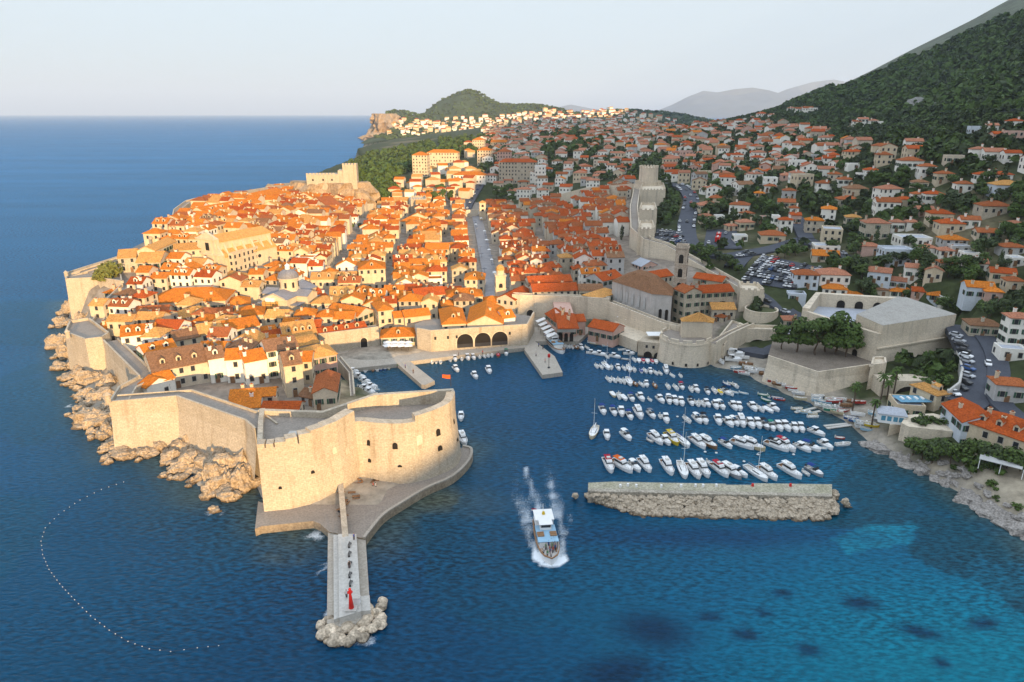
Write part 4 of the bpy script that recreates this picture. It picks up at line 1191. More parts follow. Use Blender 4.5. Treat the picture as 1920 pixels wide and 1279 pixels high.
# ------------------------------------------------------------ the detached breakwater
k0, k1 = W(1103,904,2.6), W(1560,907,2.6)
bw = empty('breakwater', (k0.x, k0.y, 0), 0, 'detached stone breakwater with a broken walkway across the harbour mouth', 'breakwater')
ko = Vector((k0.x, k0.y, 0)); lk = lambda px, py, z: W(px, py, z)-ko
q = ccw([lk(*p, 2.4) for p in ((1103,905),(1150,903),(1240,905),(1360,907),(1362,909),(1408,909),(1412,906),(1560,908),(1560,934),(1103,926))])
mb = MB(); mb.loft([(p.x, p.y, -3) for p in q], [(p.x, p.y, 2.4) for p in q]); mb.build('walkway', mat('mole paving', (.46,.42,.34), (.24,.23,.14), scale=.3, contrast=1.0, fine=.3), bw)
e = [lk(1103,926,2.4), lk(1330,931,2.4), lk(1560,936,2.4)]
mb = MB(); strip_box(mb, e, 1.4, -3, 3.1, 0, 1); mb.build('sea_parapet', mat('rough mole stone', (.50,.45,.37), (.30,.26,.20), scale=.8, contrast=1.0, fine=.3, bump=.2, brick=.2), bw)
for x in (1163,1177,1193,1240,1277,1304,1318,1343,1411,1482):
    p = lk(x, 911+rnd.random()*3, 2.4); mb = MB(); mb.cyl((p.x, p.y), .35, .3, 2.38, 3.1, 8); mb.build('bollard', WHITE if x not in (1411, 1482) else RED, bw)
# its rubble slope: countless stones, one mass
g = np.random.default_rng(3)
V, Fc = [], []; nb = 0
import bmesh
_ico = bmesh.new(); bmesh.ops.create_icosphere(_ico, subdivisions=1, radius=1); iv = np.array([v.co[:] for v in _ico.verts]); fi = np.array([[v.index for v in f.verts] for f in _ico.faces]); _ico.free()
def slope_pt(t, s):
    a = W(1103+457*t, 928+9*t, 2.4); lo = [(0,930),(.03,940),(.22,968),(.6,972),(.97,977),(1,950)]
    yb = np.interp(t, [q[0] for q in lo], [q[1] for q in lo]); b_ = W(1100+465*t, yb+rnd.uniform(-3, 3), -.3); return a.lerp(b_, s)
for i in range(1900):
    t = rnd.uniform(-.004, 1.012); s = rnd.random()**.8
    p = slope_pt(min(max(t, 0), 1), s)+Vector((0 if 0 < t < 1 else (t-.5)*6, rnd.uniform(-.2, .2), rnd.uniform(-.15, .2)))
    r = rnd.uniform(.35, .78)*(1+.3*s)
    v = iv*(1+.25*g.normal(size=(len(iv), 1)))*np.array([r*rnd.uniform(.8, 1.3), r*rnd.uniform(.8, 1.2), r*.75])
    a = rnd.random()*6.3; c, s_ = math.cos(a), math.sin(a)
    v = v@np.array([[c, s_, 0], [-s_, c, 0], [0, 0, 1]])+np.array(p[:]); V.append(v); Fc.append(fi+nb); nb += len(iv)
for (cx, cy, n) in ((1565,938,50),):
    for i in range(n):
        p = W(cx+rnd.uniform(-6, 3), cy+rnd.uniform(-16, 24), rnd.uniform(-.2, 1.0)); r = rnd.uniform(.5, .95); V.append(iv*(1+.2*g.normal(size=(len(iv), 1)))*r+np.array(p[:])); Fc.append(fi+nb); nb += len(iv)
me = bpy.data.meshes.new('rubble_slope'); me.from_pydata(np.concatenate(V).tolist(), [], np.concatenate(Fc).tolist()); me.materials.append(RIPRAP); me.update()
tag(link('rubble_slope', me), 'slope of small pale rubble stones along the breakwater', 'rubble', kind='stuff')
# ============================================================ landmark buildings of the old town
GROUP_T = 'houses of the walled old town'
def lm(name, loc, label, cat, rz=0): return empty(name, loc, rz, label, cat)
# ---- domed cathedral
D0 = D(537,588,298); cz = 6.0
cat_ = lm('cathedral', (D0.x, D0.y+6, cz), 'baroque cathedral with a grey lead dome above a pale drum', 'cathedral', R(-14)); cat_.scale = (.84, .84, .68)
def part(name, m, parent, fn, smooth=False):
    mb = MB(); fn(mb); return mb.build(name, m, parent, smooth)
WC, WS = WALLC['cream'], WALLC['stone']
def cross(mb):
    mb.box(-7,7,-14,16,-1,13); mb.box(-13,13,-4,6,-1,12.9); 
    for y in (-14, 16): mb.add([(-7,y,13),(7,y,13),(0,y,16.2)], [(0,1,2)])
    for x in (-13, 13): mb.add([(x,-4,12.9),(x,6,12.9),(x,1,15.2)], [(0,1,2)])
part('nave_wall', WC, cat_, cross)
part('aisle_wall', WS, cat_, lambda mb: (mb.box(-11.5,11.5,-11,-4.05,-1,8.5), mb.box(-11.5,11.5,6.05,15,-1,8.5)))
def croof(mb):
    for s in (-1, 1):
        mb.add([(s*7.5,-14.4,12.8),(0,-14.4,16.3),(0,16.4,16.3),(s*7.5,16.4,12.8),(s*7.5,-14.4,13.1),(0,-14.4,16.6),(0,16.4,16.6),(s*7.5,16.4,13.1)], [(0,1,2,3),(4,5,6,7),(0,3,7,4),(0,1,5,4),(2,3,7,6)])
        mb.add([(-13.4,1+s*5.5,12.6),(13.4,1+s*5.5,12.6),(13.4,1,15.3),(-13.4,1,15.3),(-13.4,1+s*5.5,12.9),(13.4,1+s*5.5,12.9),(13.4,1,15.6),(-13.4,1,15.6)], [(0,1,2,3),(4,5,6,7),(0,1,5,4),(1,2,6,5),(3,0,4,7)])
    mb.box(-11.8,11.8,-11.3,-4.0,8.5,9.0); mb.box(-11.8,11.8,6.0,15.3,8.5,9.0)
part('roof', ROOFC['grey'], cat_, croof)
part('drum', WC, cat_, lambda mb: (mb.cyl((0,1),5.0,5.0,13,22.4,20), mb.cyl((0,1),5.5,5.5,22.4,23.0,20), mb.cyl((0,1),5.6,5.3,14.6,15.4,20)))
for i in range(8):
    a = i*math.pi/4+.2; u = Vector((math.cos(a), math.sin(a)))
    mb = MB(); t = Vector((-u.y, u.x)); c = u*5.08
    mb.add([(c.x-t.x*.6, 1+c.y-t.y*.6, 17), (c.x+t.x*.6, 1+c.y+t.y*.6, 17), (c.x+t.x*.6, 1+c.y+t.y*.6, 20.6), (c.x-t.x*.6, 1+c.y-t.y*.6, 20.6)], [(0,1,2,3)]); mb.build('drum_window', GLASS, cat_)
def dome(mb):
    n = 8; pr = [(5.2*math.cos(i/n*math.pi/2*.93), 23+5.4*math.sin(i/n*math.pi/2*.93)) for i in range(n+1)]
    for (r0, z0), (r1, z1) in zip(pr, pr[1:]): mb.cyl((0,1), r0, r1, z0, z1, 20, cap=False)
    for i in range(10):
        a = i*math.pi/5
        for (r0, z0), (r1, z1) in zip(pr, pr[1:]): mb.tube((r0*math.cos(a), 1+r0*math.sin(a), z0), (r1*math.cos(a), 1+r1*math.sin(a), z1), .13, n=4)
part('dome', ROOFC['grey'], cat_, dome, True)
part('lantern', WHITE, cat_, lambda mb: (mb.cyl((0,1),1.2,1.2,28,30.6,10), mb.cyl((0,1),1.4,.1,30.6,32,10), mb.tube((0,1,32),(0,1,33.6),.08)))
part('pediment', WC, cat_, lambda mb: (mb.add([(-7.6,-14.3,13.0),(7.6,-14.3,13.0),(0,-14.3,16.9),(-7.6,-13.9,13.0),(7.6,-13.9,13.0),(0,-13.9,16.9)], [(0,1,2),(3,4,5),(0,1,4,3),(1,2,5,4),(2,0,3,5)]), mb.box(-7.6,7.6,-14.5,-13.9,12.4,13.0)))
for x in (-6.2,-3.6,3.6,6.2): part('pilaster', WC, cat_, lambda mb, x=x: mb.box(x-.4,x+.4,-14.25,-13.95,-1,12.4))
arch_p = MB(); arch_mb(arch_p, (0,-14.0,6.0), Vector((1,0)), 3.2, 5.0); arch_p.build('apse_window', GLASS, cat_)
scf = lm('scaffolding', (D(512,590,293).x, D(512,590,293).y, 6), 'scaffold with orange netting and a white cap beside the cathedral', 'scaffolding', R(-14))
part('netting', mat('orange netting', (.62,.34,.10), (.5,.26,.08), scale=1.2), scf, lambda mb: mb.box(-3.2,3.2,-2.4,2.4,3,8))
part('top_cover', WHITE, scf, lambda mb: mb.box(-2.1,2.1,-1.5,1.5,8,9.4))
def sp(mb):
    for x in (-3.7,-1.2,1.2,3.7):
        for y in (-2.75, 2.75): mb.tube((x,y,-.5),(x,y,8.6),.09,n=4)
    for z in (1.8,3.6,5.4,7.2):
        for y in (-2.75, 2.75): mb.tube((-3.7,y,z),(3.7,y,z),.07,n=4)
part('scaffold_pole', IRON, scf, sp)
PLOTS.append((cat_.location.x, cat_.location.y, 14, 17, R(-14))); PLOTS.append((scf.location.x, scf.location.y, 4, 4, 0))
# ---- Jesuit church on its rise
j0 = D(398,507,336); jz = j0.z
jes = lm('jesuit_church', (j0.x, j0.y, jz), 'large baroque church with a tall twin storey front and tan roof', 'church', R(-27)); jes.scale = (1, 1, .84)
def jw(mb):
    mb.box(-9.5,9.5,0,34,-3,8.5); mb.box(-6.2,6.2,.6,34,8.5,17)
    mb.add([(-6.2,34,17),(6.2,34,17),(0,34,20)], [(0,1,2)])
part('nave_wall', WC, jes, jw)
def jf(mb):
    mb.box(-10,10,-.9,0,-3,10); mb.box(-6.8,6.8,-.9,0.6,10,19)
    mb.add([(-6.8,-.9,19),(6.8,-.9,19),(0,-.9,22.6),(-6.8,.6,19),(6.8,.6,19),(0,.6,22.6)], [(0,1,2),(3,4,5),(1,2,5,4),(2,0,3,5)])
    for s in (-1, 1): mb.add([(s*10,-.9,10),(s*6.8,-.9,10),(s*6.8,-.9,15),(s*10,0,10),(s*6.8,0,10),(s*6.8,0,15)], [(0,1,2),(3,4,5),(0,2,5,3)])
part('front', WC, jes, jf)
part('cornice', WC, jes, lambda mb: (mb.box(-10.5,10.5,-1.5,-.85,9.4,10.3), mb.box(-7.3,7.3,-1.5,-.85,18.3,19.1)))
for x in (-9,-6,-3,3,6,9): part('pilaster', WC, jes, lambda mb, x=x: mb.box(x-.6,x+.6,-1.25,-.88,-3,9.4))
for x in (-5.6,-2.8,2.8,5.6): part('pilaster', WC, jes, lambda mb, x=x: mb.box(x-.45,x+.45,-1.2,-.88,10.3,18.3))
part('front_window', DARK, jes, lambda mb: mb.box(-1.2,1.2,-1.05,-.88,12,16.4))
part('front_door', DARK, jes, lambda mb: mb.box(-1.6,1.6,-1.05,-.88,-1,5))
def jr(mb):
    for s in (-1, 1):
        mb.add([(s*6.8,.7,16.8),(0,.7,20.1),(0,34.5,20.1),(s*6.8,34.5,16.8),(s*6.8,.7,17.1),(0,.7,20.4),(0,34.5,20.4),(s*6.8,34.5,17.1)], [(0,1,2,3),(4,5,6,7),(0,3,7,4),(2,3,7,6)])
        mb.add([(s*10,.1,8.4),(s*6.2,.1,12.2),(s*6.2,34,12.2),(s*10,34,8.4),(s*10,.1,8.7),(s*6.2,.1,12.5),(s*6.2,34,12.5),(s*10,34,8.7)], [(0,1,2,3),(4,5,6,7),(0,3,7,4),(0,1,5,4),(2,3,7,6)])
part('roof', ROOFC['tan'], jes, jr)
for s in (-1, 1):
    for i in range(6): part('buttress', WC, jes, lambda mb, s=s, i=i: mb.add([(s*9.3,3+i*5.6,9),(s*6.1,3+i*5.6,16.4),(s*6.1,3+i*5.6,9),(s*9.3,3.9+i*5.6,9),(s*6.1,3.9+i*5.6,16.4),(s*6.1,3.9+i*5.6,9)], [(0,1,2),(3,4,5),(0,1,4,3)]))
for y in (12, 22):
    mb = MB(); c = Vector((9.56, y, 5)); n = 12; mb.add([(c.x, y+1.1*math.cos(i*6.283/n), 5+1.1*math.sin(i*6.283/n)) for i in range(n)], [tuple(range(n))]); mb.build('round_window', GLASS, jes)
a = R(-27); PLOTS.append((j0.x-math.sin(a)*17, j0.y+math.cos(a)*17, 10.5, 18, a))
# ---- bell tower at the end of the main street
def bell_tower(px, py, dep, wd, h, label, top='dome', stone=WS, tiers=(.55,.75), name='bell_tower', rz=0):
    p = D(px, py, dep); z0 = max(gh(p.x, p.y), 1.5)-1
    t = lm(name, (p.x, p.y, z0), label, 'bell tower', rz); b = wd/2; H_ = h-z0
    part('shaft', stone, t, lambda mb: mb.box(-b,b,-b,b,-1,H_))
    for k in (.3,)+tiers: part('cornice', stone, t, lambda mb, k=k: mb.box(-b*1.1,b*1.1,-b*1.1,b*1.1,H_*k,H_*k+.4))
    part('cornice', stone, t, lambda mb: mb.box(-b*1.14,b*1.14,-b*1.14,b*1.14,H_-.02,H_+.5))
    for k in tiers:
        for ang in (0, math.pi/2, -math.pi/2, math.pi):
            ux = Vector((math.cos(ang), math.sin(ang))); nx = Vector((ux.y, -ux.x))
            mb = MB(); arch_mb(mb, (nx.x*b, nx.y*b, H_*k+.7), ux, b*.75, H_*.13); mb.build('bell_opening', DARK, t)
    if top == 'dome':
        part('belfry', stone, t, lambda mb: mb.cyl((0,0),b*.82,b*.82,H_+.5,H_+2.6,8)); part('roof', ROOFC['tan'], t, lambda mb: [mb.cyl((0,0), b*.9*math.cos(i*.3), b*.9*math.cos((i+1)*.3), H_+2.6+b*1.1*math.sin(i*.3), H_+2.6+b*1.1*math.sin((i+1)*.3), 10, cap=False) for i in range(5)])
    elif top == 'flat': part('parapet', stone, t, lambda mb: [mb.box(*q, H_+.45, H_+1.5) for q in ((-b,b,-b,-b+.4),(-b,b,b-.4,b),(-b,-b+.4,-b+.4,b-.4),(b-.4,b,-b+.4,b-.4))])
    else: part('roof', ROOFC['tan'], t, lambda mb: roof_mb(wd, wd, H_+.5, 'h', R(30), mb))
    PLOTS.append((p.x, p.y, b+.5, b+.5, rz)); return t
bell_tower(938,556,318,4.6,19,'slim sunlit bell tower at the near end of the long street','dome',WALLC['cream'],(.62,),rz=R(8))
bell_tower(1272,566,300,5.0,35.3,'tall weathered bell tower of the shaded monastery','flat',mat('tower stone',(.56,.47,.37),(.42,.34,.26),scale=.4,streak=.3,fine=.2,brick=.12),(.34,.55,.76),rz=R(-20))
bell_tower(905,420,545,4.8,22.5,'small square bell tower at the far end of the long street','tip',WALLC['cream'],(.5,.75),rz=R(6))
# ---- monastery of the shaded side
def face_block(name, pts, zt, zb, label=None, cat='building', m=None, parent=None):
    """a block whose visible top edge runs through picture points at height zt; plan closed by the last points"""
    q = ccw([W(x, y, zt) for x, y in pts]); o = sum(q, Vector())/len(q)
    t = parent or lm(name, (o.x, o.y, 0), label, cat); off = Vector((t.location.x, t.location.y, 0))
    part('wall', m or WS, t, lambda mb: mb.loft([((p-off).x, (p-off).y, zb) for p in q], [((p-off).x, (p-off).y, zt) for p in q]))
    return t, [p-off for p in q]
H2 = lambda *a, **k: eave_house(*a, group=GROUP_T, region='front', **k)
# front rows, seen one by one:  left eave x,y  right eave x,y  eave height  depth ...
for q in (
 (193.5,618,214,615,13.5,9,'hx','cream','orange',0,1),(226,631,292,624,16,10,'gx','white','orange',3,1),(272,665,332,652,15.5,9,'gx','white','orange',2,1),
 (285,697,391,677,15,16,'gx','beige','brown',3,0),(390,674,421,669,16,10,'gx','white','brown',1,1),(422,675,458,672,15.5,9,'gx','white','orange',0,1),(458,680,500,672,15.2,9.5,'gx','white','orange',0,2),
 (499,659,559,649,16.5,10,'gx','white','brown',0,1),(532,686,566,681,17,11,'gx','cream','brown',1,1),(580,672,631,663,13,11,'h','pink','tan',0,1),(562,649,597,642,12.5,10,'barrel','beige','tan',0,0),
 (532,632,594,624,12.5,14,'gx','cream','tan',4,1),(594,629,688,614,9,7,'gx','cream','red',4,2),(374,627,424,619,15,10,'gx','cream','tan',0,2),(424,620,487,609,15,10,'gx','cream','orange',0,2),
 (329,639,375,630,14.5,9,'gx','cream','brown',0,3),(341,597,406,587,14,11,'h','cream','tan',1,2),(244,594,314,590,14,11,'gx','cream','rust',2,1),(279,568,422,563,14.5,17,'hx','cream','orange',0,2),
 (180,592,222,590,13,9,'gx','cream','orange',1,1),(221,587,244,584,13.5,8,'hx','cream','orange',0,0),(169,574,226,572,13.5,9,'hx','white','orange',0,1),(223,553,259,544,15.5,10,'hx','cream','orange',0,1),
 (424,573,469,569,12,11,'h','beige','orange',0,1),(406,590,437,587,11.5,8,'gx','beige','rust',0,1),(437,593,494,589,12,11,'hx','cream','orange',0,2),(452,612,486,608,11.5,6,'gx','beige','brown',0,1),
 (258,722,275,728,12.5,8,'gx','white','orange',0,0),(297,716,327,708,13,7,'gx','white','orange',0,0),(430,747,516,741,10.5,6,'gx','beige','orange',0,2),(428,767,487,763,9.5,7,'gx','white','orange',0,1),(489,769,560,769,9,6,'gx','beige','red',0,1),
 (586,738,631,735,11,15,'gy','beige','rust',0,0),(560,742,590,748,8.5,6,'gx','grey','brown',0,1),(480,637,529,629,11.5,7,'gx','cream','red',0,2),(487,625,520,619,11.5,6,'gx','white','orange',0,1),
 # around the palace and the harbour front
 (593,560,617,557,11,14,'hx','white','red',0,1),(618,558,664,556,11,14,'gx','cream','tan',3,1),(665,556,705,553,11,14,'hx','cream','orange',3,1),(672,505,722,503,17.4,14,'h','cream','orange',1,1),
 (671,593,700,582,10.5,17,'gy','beige','orange',0,0),(709,583,737,580,12.5,13,'h','cream','orange',0,1),(739,596,759,594,9.8,7,'gx','cream','orange',0,0),(759,595,807,590,10.2,8,'gx','cream','orange',0,0),
 (779,556,835,551,12.5,10,'gx','cream','red',0,0),(837,557,905,555,12,11,'hx','cream','orange',2,1),(829,608,874,606,10.2,22,'hy','cream','orange',1,1),(876,607,943,607,10.2,24,'gy','cream','orange',0,1),
 (943,597,966,594,10.4,9,'gx','white','orange',1,0),(905,569,944,567,9,9,'hx','cream','orange',0,0),(714,633,780,630,5.6,10,'hx','cream','orange',1,0),(606,517,636,515,14,11,'hx','cream','orange',0,2),
 (582,524,668,522,13,10,'gx','cream','tan',4,1),(636,533,674,530,12,9,'gx','cream','orange',3,0),(520,505,556,503,14,9,'gx','cream','orange',0,1),(556,527,580,523,13,9,'hx','cream','orange',0,1),
 (871,524,908,524,12,13,'h','cream','orange',1,1),(797,467,841,467,15.5,11,'gx','cream','orange',0,0),(800,492,838,490,14.5,12,'hx','cream','tan',2,0),(476,452,498,446,28,26,'hy','cream','orange',0,0),
 (415,523,458,531,15,12,'gx','cream','tan',0,0),(470,517,500,514,15,9,'gx','cream','tan',0,1),(436,478,484,464,25,2.5,'f','cream','tan',0,0),
 (384,398,490,379,35,11,'gx','cream','orange',5,2),(488,372,536,361,34,14,'gx','cream','orange',0,1),(358,388,380,388,36,9,'gx','white','orange',0,0),(345,395,372,398,35,8,'hx','cream','orange',0,1),
 (255,492,300,491,25,15,'gx','stone','tan',0,0),(220,484,255,482,26.5,12,'gx','stone','tan',0,0),(326,470,382,466,27,10,'gx','cream','tan',0,0),(290,470,330,452,29,8,'gx','cream','tan',0,1),
 (568,387,621,394,24,13,'gy','cream','rust',0,0),(694,399,738,399,17,11,'hx','white','orange',0,0),(750,415,792,416,15.5,12,'hx','cream','orange',0,0),(815,423,856,421,14.5,11,'gx','cream','orange',0,2),
 # the shaded side along its inner wall
 (999,547,1084,544,13.8,10,'gx','beige','red',0,2),(992,531,1073,527,14.8,9,'gx','beige','red',0,1),(965,563,997,546,11.2,9,'gx','cream','red',0,0),(1086,545,1130,545,13.8,8,'barrel','stone','brown',0,0),(1130,527,1168,519,16,11,'gx','grey','red',1,1),
 (1200,526,1262,516,18,9,'gx','stone','red',0,0),(1123,560,1160,548,13,9,'hx','stone','tan',0,0),(1203,500,1235,497,17.5,9,'gy','pink','flat',0,0),
 (1103,612,1150,622,6.8,9,'gx','pink','red',0,0),(1023,588,1043,604,8.5,9,'gx','pink','red',0,3),(1078,603,1098,602,7.6,8,'gx','pink','red',0,0)):
    H2(*q, detail=2, **(dict(floors=3, shut=False) if q[0] == 476 else {}))
# the domed chapel before the square stands in a row with the other roofs; the procession of filled blocks comes next
mono, mq = face_block('monastery_church', [(1148,527),(1205,545),(1222,551),(1260,554),(1262,540),(1210,520),(1178,512)], 19, 2, 'long shaded monastery church with a brown roof and plain grey walls', 'church', mat('grey rendered wall', (.50,.47,.44), (.40,.37,.34), scale=.3, streak=.4, fine=.06))
mc = sum(mq, Vector())/len(mq)
mb = MB(); r0 = mq[0].lerp(mc, .45)+Vector((0,0,5)); q2 = [p+(p-mc).normalized()*.5 for p in mq]
ap = [p.lerp(mc, .62)+Vector((0,0,5.0)) for p in mq]
for i in range(len(mq)):
    j = (i+1) % len(mq); mb.add([q2[i], q2[j], ap[j], ap[i]], [(0,1,2,3)])
mb.add(ap, [tuple(range(len(ap)))]); mb.build('roof', ROOFC['brown'], mono)
for t in (.12,.26,.4,.55,.7,.84):
    a, b = W(1148,527,19)-Vector((mono.location.x, mono.location.y, 0)), W(1222,551,19)-Vector((mono.location.x, mono.location.y, 0)); p = a.lerp(b, t); u = (b-a).xy.normalized()
    mb = MB(); arch_mb(mb, (p.x, p.y, 11.5), u, 1.5, 5, out=.08); mb.build('blind_window', WALLC['grey'], mono)
for x, y in ((1228,551),(1240,553),(1252,554)):
    p = W(x, y, 19)-Vector((mono.location.x, mono.location.y, 0)); mb = MB(); arch_mb(mb, (p.x, p.y, 6), Vector((1,.06)), 1.3, 7, out=.1); mb.build('lancet_window', DARK, mono)
for k in range(len(mq)): pass
PLOTS.append((mono.location.x, mono.location.y, 16, 11, R(-25)))
for q in ((1285,551,1376,546,17.5,9,'gx','stone','red',0,4),(1264,541,1285,550,19.5,8,'gx','stone','rust',0,0),(1300,521,1354,529,17,8,'gx','stone','red',0,1),(1335,580,1380,580,11.5,8,'gx','stone','tan',0,0),(1336,592,1356,596,8.5,6,'hx','stone','rust',0,0)):
    H2(*q, detail=2)
# ---- plain tower block and round harbour tower
tw, tq = face_block('wall_tower', [(1318,603),(1336,606),(1338,598),(1306,590),(1277,597),(1280,603)], 15.6, 1, 'square blank tower with a tan roof above the round harbour bastion', 'tower', WALLC['beige'])
c = sum(tq, Vector())/len(tq); mb = MB(); q2 = [p+(p-c).normalized()*.5 for p in tq]
for i in range(len(tq)): mb.add([q2[i], q2[(i+1) % len(tq)], c+Vector((0,0,3))], [(0,1,2)])
mb.build('roof', ROOFC['tan'], tw)
rt = W(1293,684,.5); rt.y += 8.5
rb = lm('round_bastion', (rt.x, rt.y, 0), 'round battered stone bastion with small gun ports at the harbour edge', 'bastion')
part('wall', STONE2, rb, lambda mb: (mb.cyl((0,0),11.0,9.6,-2,9.2,36), mb.cyl((0,0),9.9,9.9,8.1,8.6,36)), False)
part('terrace', PAVE, rb, lambda mb: mb.cyl((0,0),8.9,8.9,9.0,9.25,36))
mb = MB()
for i in range(36):
    if i % 3 == 0: continue
    a0_, a1_ = i*math.pi/18, (i+1)*math.pi/18
    v = [(r*math.cos(t), r*math.sin(t), z) for z in (9.1, 10.2) for r, t in ((9.6,a0_),(9.6,a1_),(9.0,a1_),(9.0,a0_))]; mb.add(v, [(0,1,5,4),(1,2,6,5),(2,3,7,6),(3,0,4,7),(4,5,6,7)])
mb.build('battlement', STONE2, rb)
for a in (-2.2,-1.75,-1.35,-.9): 
    mb = MB(); u = Vector((math.cos(a), math.sin(a))); arch_mb(mb, (u.x*10.85, u.y*10.85, .6), Vector((-u.y, u.x)), .8, 1.2, out=.12); mb.build('gun_port', DARK, rb)
bh, bq = face_block('boathouse', [(1197,640),(1256,646),(1262,632),(1215,622)], 6.2, -1, 'square harbour house with two boat arches and a terrace on top', 'boathouse', STONE)
o = Vector((bh.location.x, bh.location.y, 0)); fa_, fb_ = W(1197,640,6.2)-o, W(1256,646,6.2)-o; uu = (fb_-fa_).xy.normalized()
for t in (.33,.66): p = fa_.lerp(fb_, t); mb = MB(); arch_mb(mb, (p.x, p.y, -.2), uu, 3.2, 2.7, out=.08); mb.build('boat_arch', DARK, bh)
for t in (.28,.5,.72): p = fa_.lerp(fb_, t); mb = MB(); mb.box(p.x-.5,p.x+.5,p.y-.12,p.y+.1,3.9,5.0); mb.build('window', GLASS, bh)
part('awning', WHITE, bh, lambda mb: mb.box(-4,3,-2,3,7.9,8.05))
# restaurant terrace on the wall
tr, tq = face_block('wall_terrace', [(1150,622),(1195,640),(1235,615),(1240,604),(1160,588),(1153,600)], 4.6, -1, 'sunken terrace on a sheer harbour wall crowded with cafe tables', 'terrace', STONE2)
# ---- harbour house details
pb = [h for h in HOUSES if abs(proj(h['o'].location)[0]-1040) < 16 and h['wall'] == 'pink'][:1]
w_a, w_b = W(1044,641,1.6), W(1078,640,1.6)
ph = lm('port_house', ((w_a.x+w_b.x)/2, w_a.y, 1.5), 'pink harbour house with three arches standing at the water', 'house'); wd = (w_b-w_a).length
part('wall', WALLC['pink'], ph, lambda mb: mb.box(-wd/2,wd/2,0,20,-2,9))
part('roof', ROOFC['red'], ph, lambda mb: roof_mb(wd, 20, 9, 'hy', R(24), mb) and None)
ph.children[-1].location.y = 10
for i in range(3):
    mb = MB(); arch_mb(mb, ((i-1)*wd*.29, 0, .2), Vector((1,0)), wd*.2, 3.6, out=.07); mb.build('arched_opening', DARK, ph); mb = MB(); mb.box((i-1)*wd*.29-.5,(i-1)*wd*.29+.5,-.1,.05,5.6,7.4); mb.build('window', GLASS, ph)
part('balcony', CONC, ph, lambda mb: (mb.box(-wd/2,wd/2,-1.0,-.02,4.5,4.7), mb.box(-wd/2,wd/2,-1.0,-.9,4.7,5.6)))
for i in range(6): link('chimney', chimney_mesh('cream'), ph.children[1], (rnd.uniform(-3,3), rnd.uniform(-6,7), 10.8))
PLOTS.append((ph.location.x, ph.location.y+10, wd/2, 10, 0))
# ---- main street and lanes
def road(name, px, width, m=ASPH, dz=.12, kind='structure', z=None, step=4.0, world=False):
    P = [Vector(p) for p in px] if world else [(W(p[0], p[1], p[2]) if len(p) > 2 else WT(*p)) for p in px]
    P = [p for p in P if p]; Q = []
    n = len(P)
    for i in range(n-1):
        p0, p1, p2, p3 = P[max(i-1,0)], P[i], P[i+1], P[min(i+2,n-1)]; k = max(2, int((p2-p1).length/step))
        for j in range(k):
            t = j/k; Q.append(.5*((2*p1)+(p2-p0)*t+(2*p0-5*p1+4*p2-p3)*t*t+(3*p1-p0-3*p2+p3)*t**3))
    Q.append(P[-1]); v = []; f = []
    hz = [max(gh(p.x, p.y), gh(*(p.xy+Vector((width/2,0)))), gh(*(p.xy-Vector((width/2,0))))) for p in Q]
    hz = [sum(hz[max(0,i-2):i+3])/len(hz[max(0,i-2):i+3]) for i in range(len(hz))]
    for i, p in enumerate(Q):
        d = (Q[min(i+1,len(Q)-1)]-Q[max(i-1,0)]).xy.normalized(); s = Vector((-d.y, d.x))*width/2; zz = hz[i]+dz
        v += [(p.x-s.x,p.y-s.y,zz-2),(p.x-s.x,p.y-s.y,zz),(p.x+s.x,p.y+s.y,zz),(p.x+s.x,p.y+s.y,zz-2)]
        if i: b = 4*i; f += [(b-4,b,b+1,b-3),(b-3,b+1,b+2,b-2),(b-2,b+2,b+3,b-1)]
    me = bpy.data.meshes.new(name); me.from_pydata(v, [], f); me.materials.append(m); me.update()
    o = link(name, me); tag(o, kind=kind)
    return [(Vector((p.x, p.y, h+dz)), (Q[min(i+1,len(Q)-1)]-Q[max(i-1,0)]).xy.normalized()) for i, (p, h) in enumerate(zip(Q, hz))]
ST0, ST1 = W(925,560,5), W(890,397,9)
stradun = road('street', [(926,566,5),(922,540,5),(912,490,6.5),(901,440,8),(892,398,9)], 7.5, mat('street stone', (.27,.26,.26), (.19,.18,.19), scale=.3, rough=.45), dz=.15)
SU = (ST1-ST0).xy.normalized(); SV = Vector((SU.y, -SU.x))           # along the street, and to its right
LANES = [(-21, 3.2), (-53, 5), (-82, 5.5), (36, 3), (72, 3), (108, 3)]
# ---- filled blocks of houses: rows set square to the long street, every house its own
def in_town(x, y): return bool(inpoly(np.array(x), np.array(y), TOWN_IN))
TOWN_IN = [W(450,720,8), W(300,715,8), W(262,690,8), W(222,655,9), W(186,592,12), W(205,545,15), W(265,500,21), W(300,460,25), W(338,415,30), W(395,375,33), W(525,352,29), W(570,380,21), W(680,392,13), W(800,385,12), W(880,392,10), W(905,392,10), W(985,392,14), W(1070,392,18), W(1180,358,25), W(1182,460,18), W(1205,500,14), W(1190,515,13), W(1145,535,10), W(1090,555,8), W(985,556,6), W(930,585,4.5), W(860,600,4), W(700,600,4), W(620,650,3), W(600,730,6)]
cand = []
vrow = -150.0
while vrow < 330:
    dep = rnd.uniform(7.6, 9.6); u = -270.0
    near_f = vrow
    while u < 190:
        wd = rnd.uniform(5.6, 10.5)
        c = ST0.xy+SU*(vrow+rnd.uniform(-1, 1))+SV*(u+wd/2)
        cand.append((c.x, c.y, wd, dep)); u += wd+(.0 if rnd.random() < .75 else rnd.uniform(.8, 2.5))
    vrow += dep+rnd.uniform(.3, 1.3)
ang = math.atan2(SV.y, SV.x)
auto = []
NWALL = [W(*p).xy for p in ((1283,470,24),(1255,455,27),(1222,445,29),(1200,425,31),(1196,385,34),(1202,345,37))]
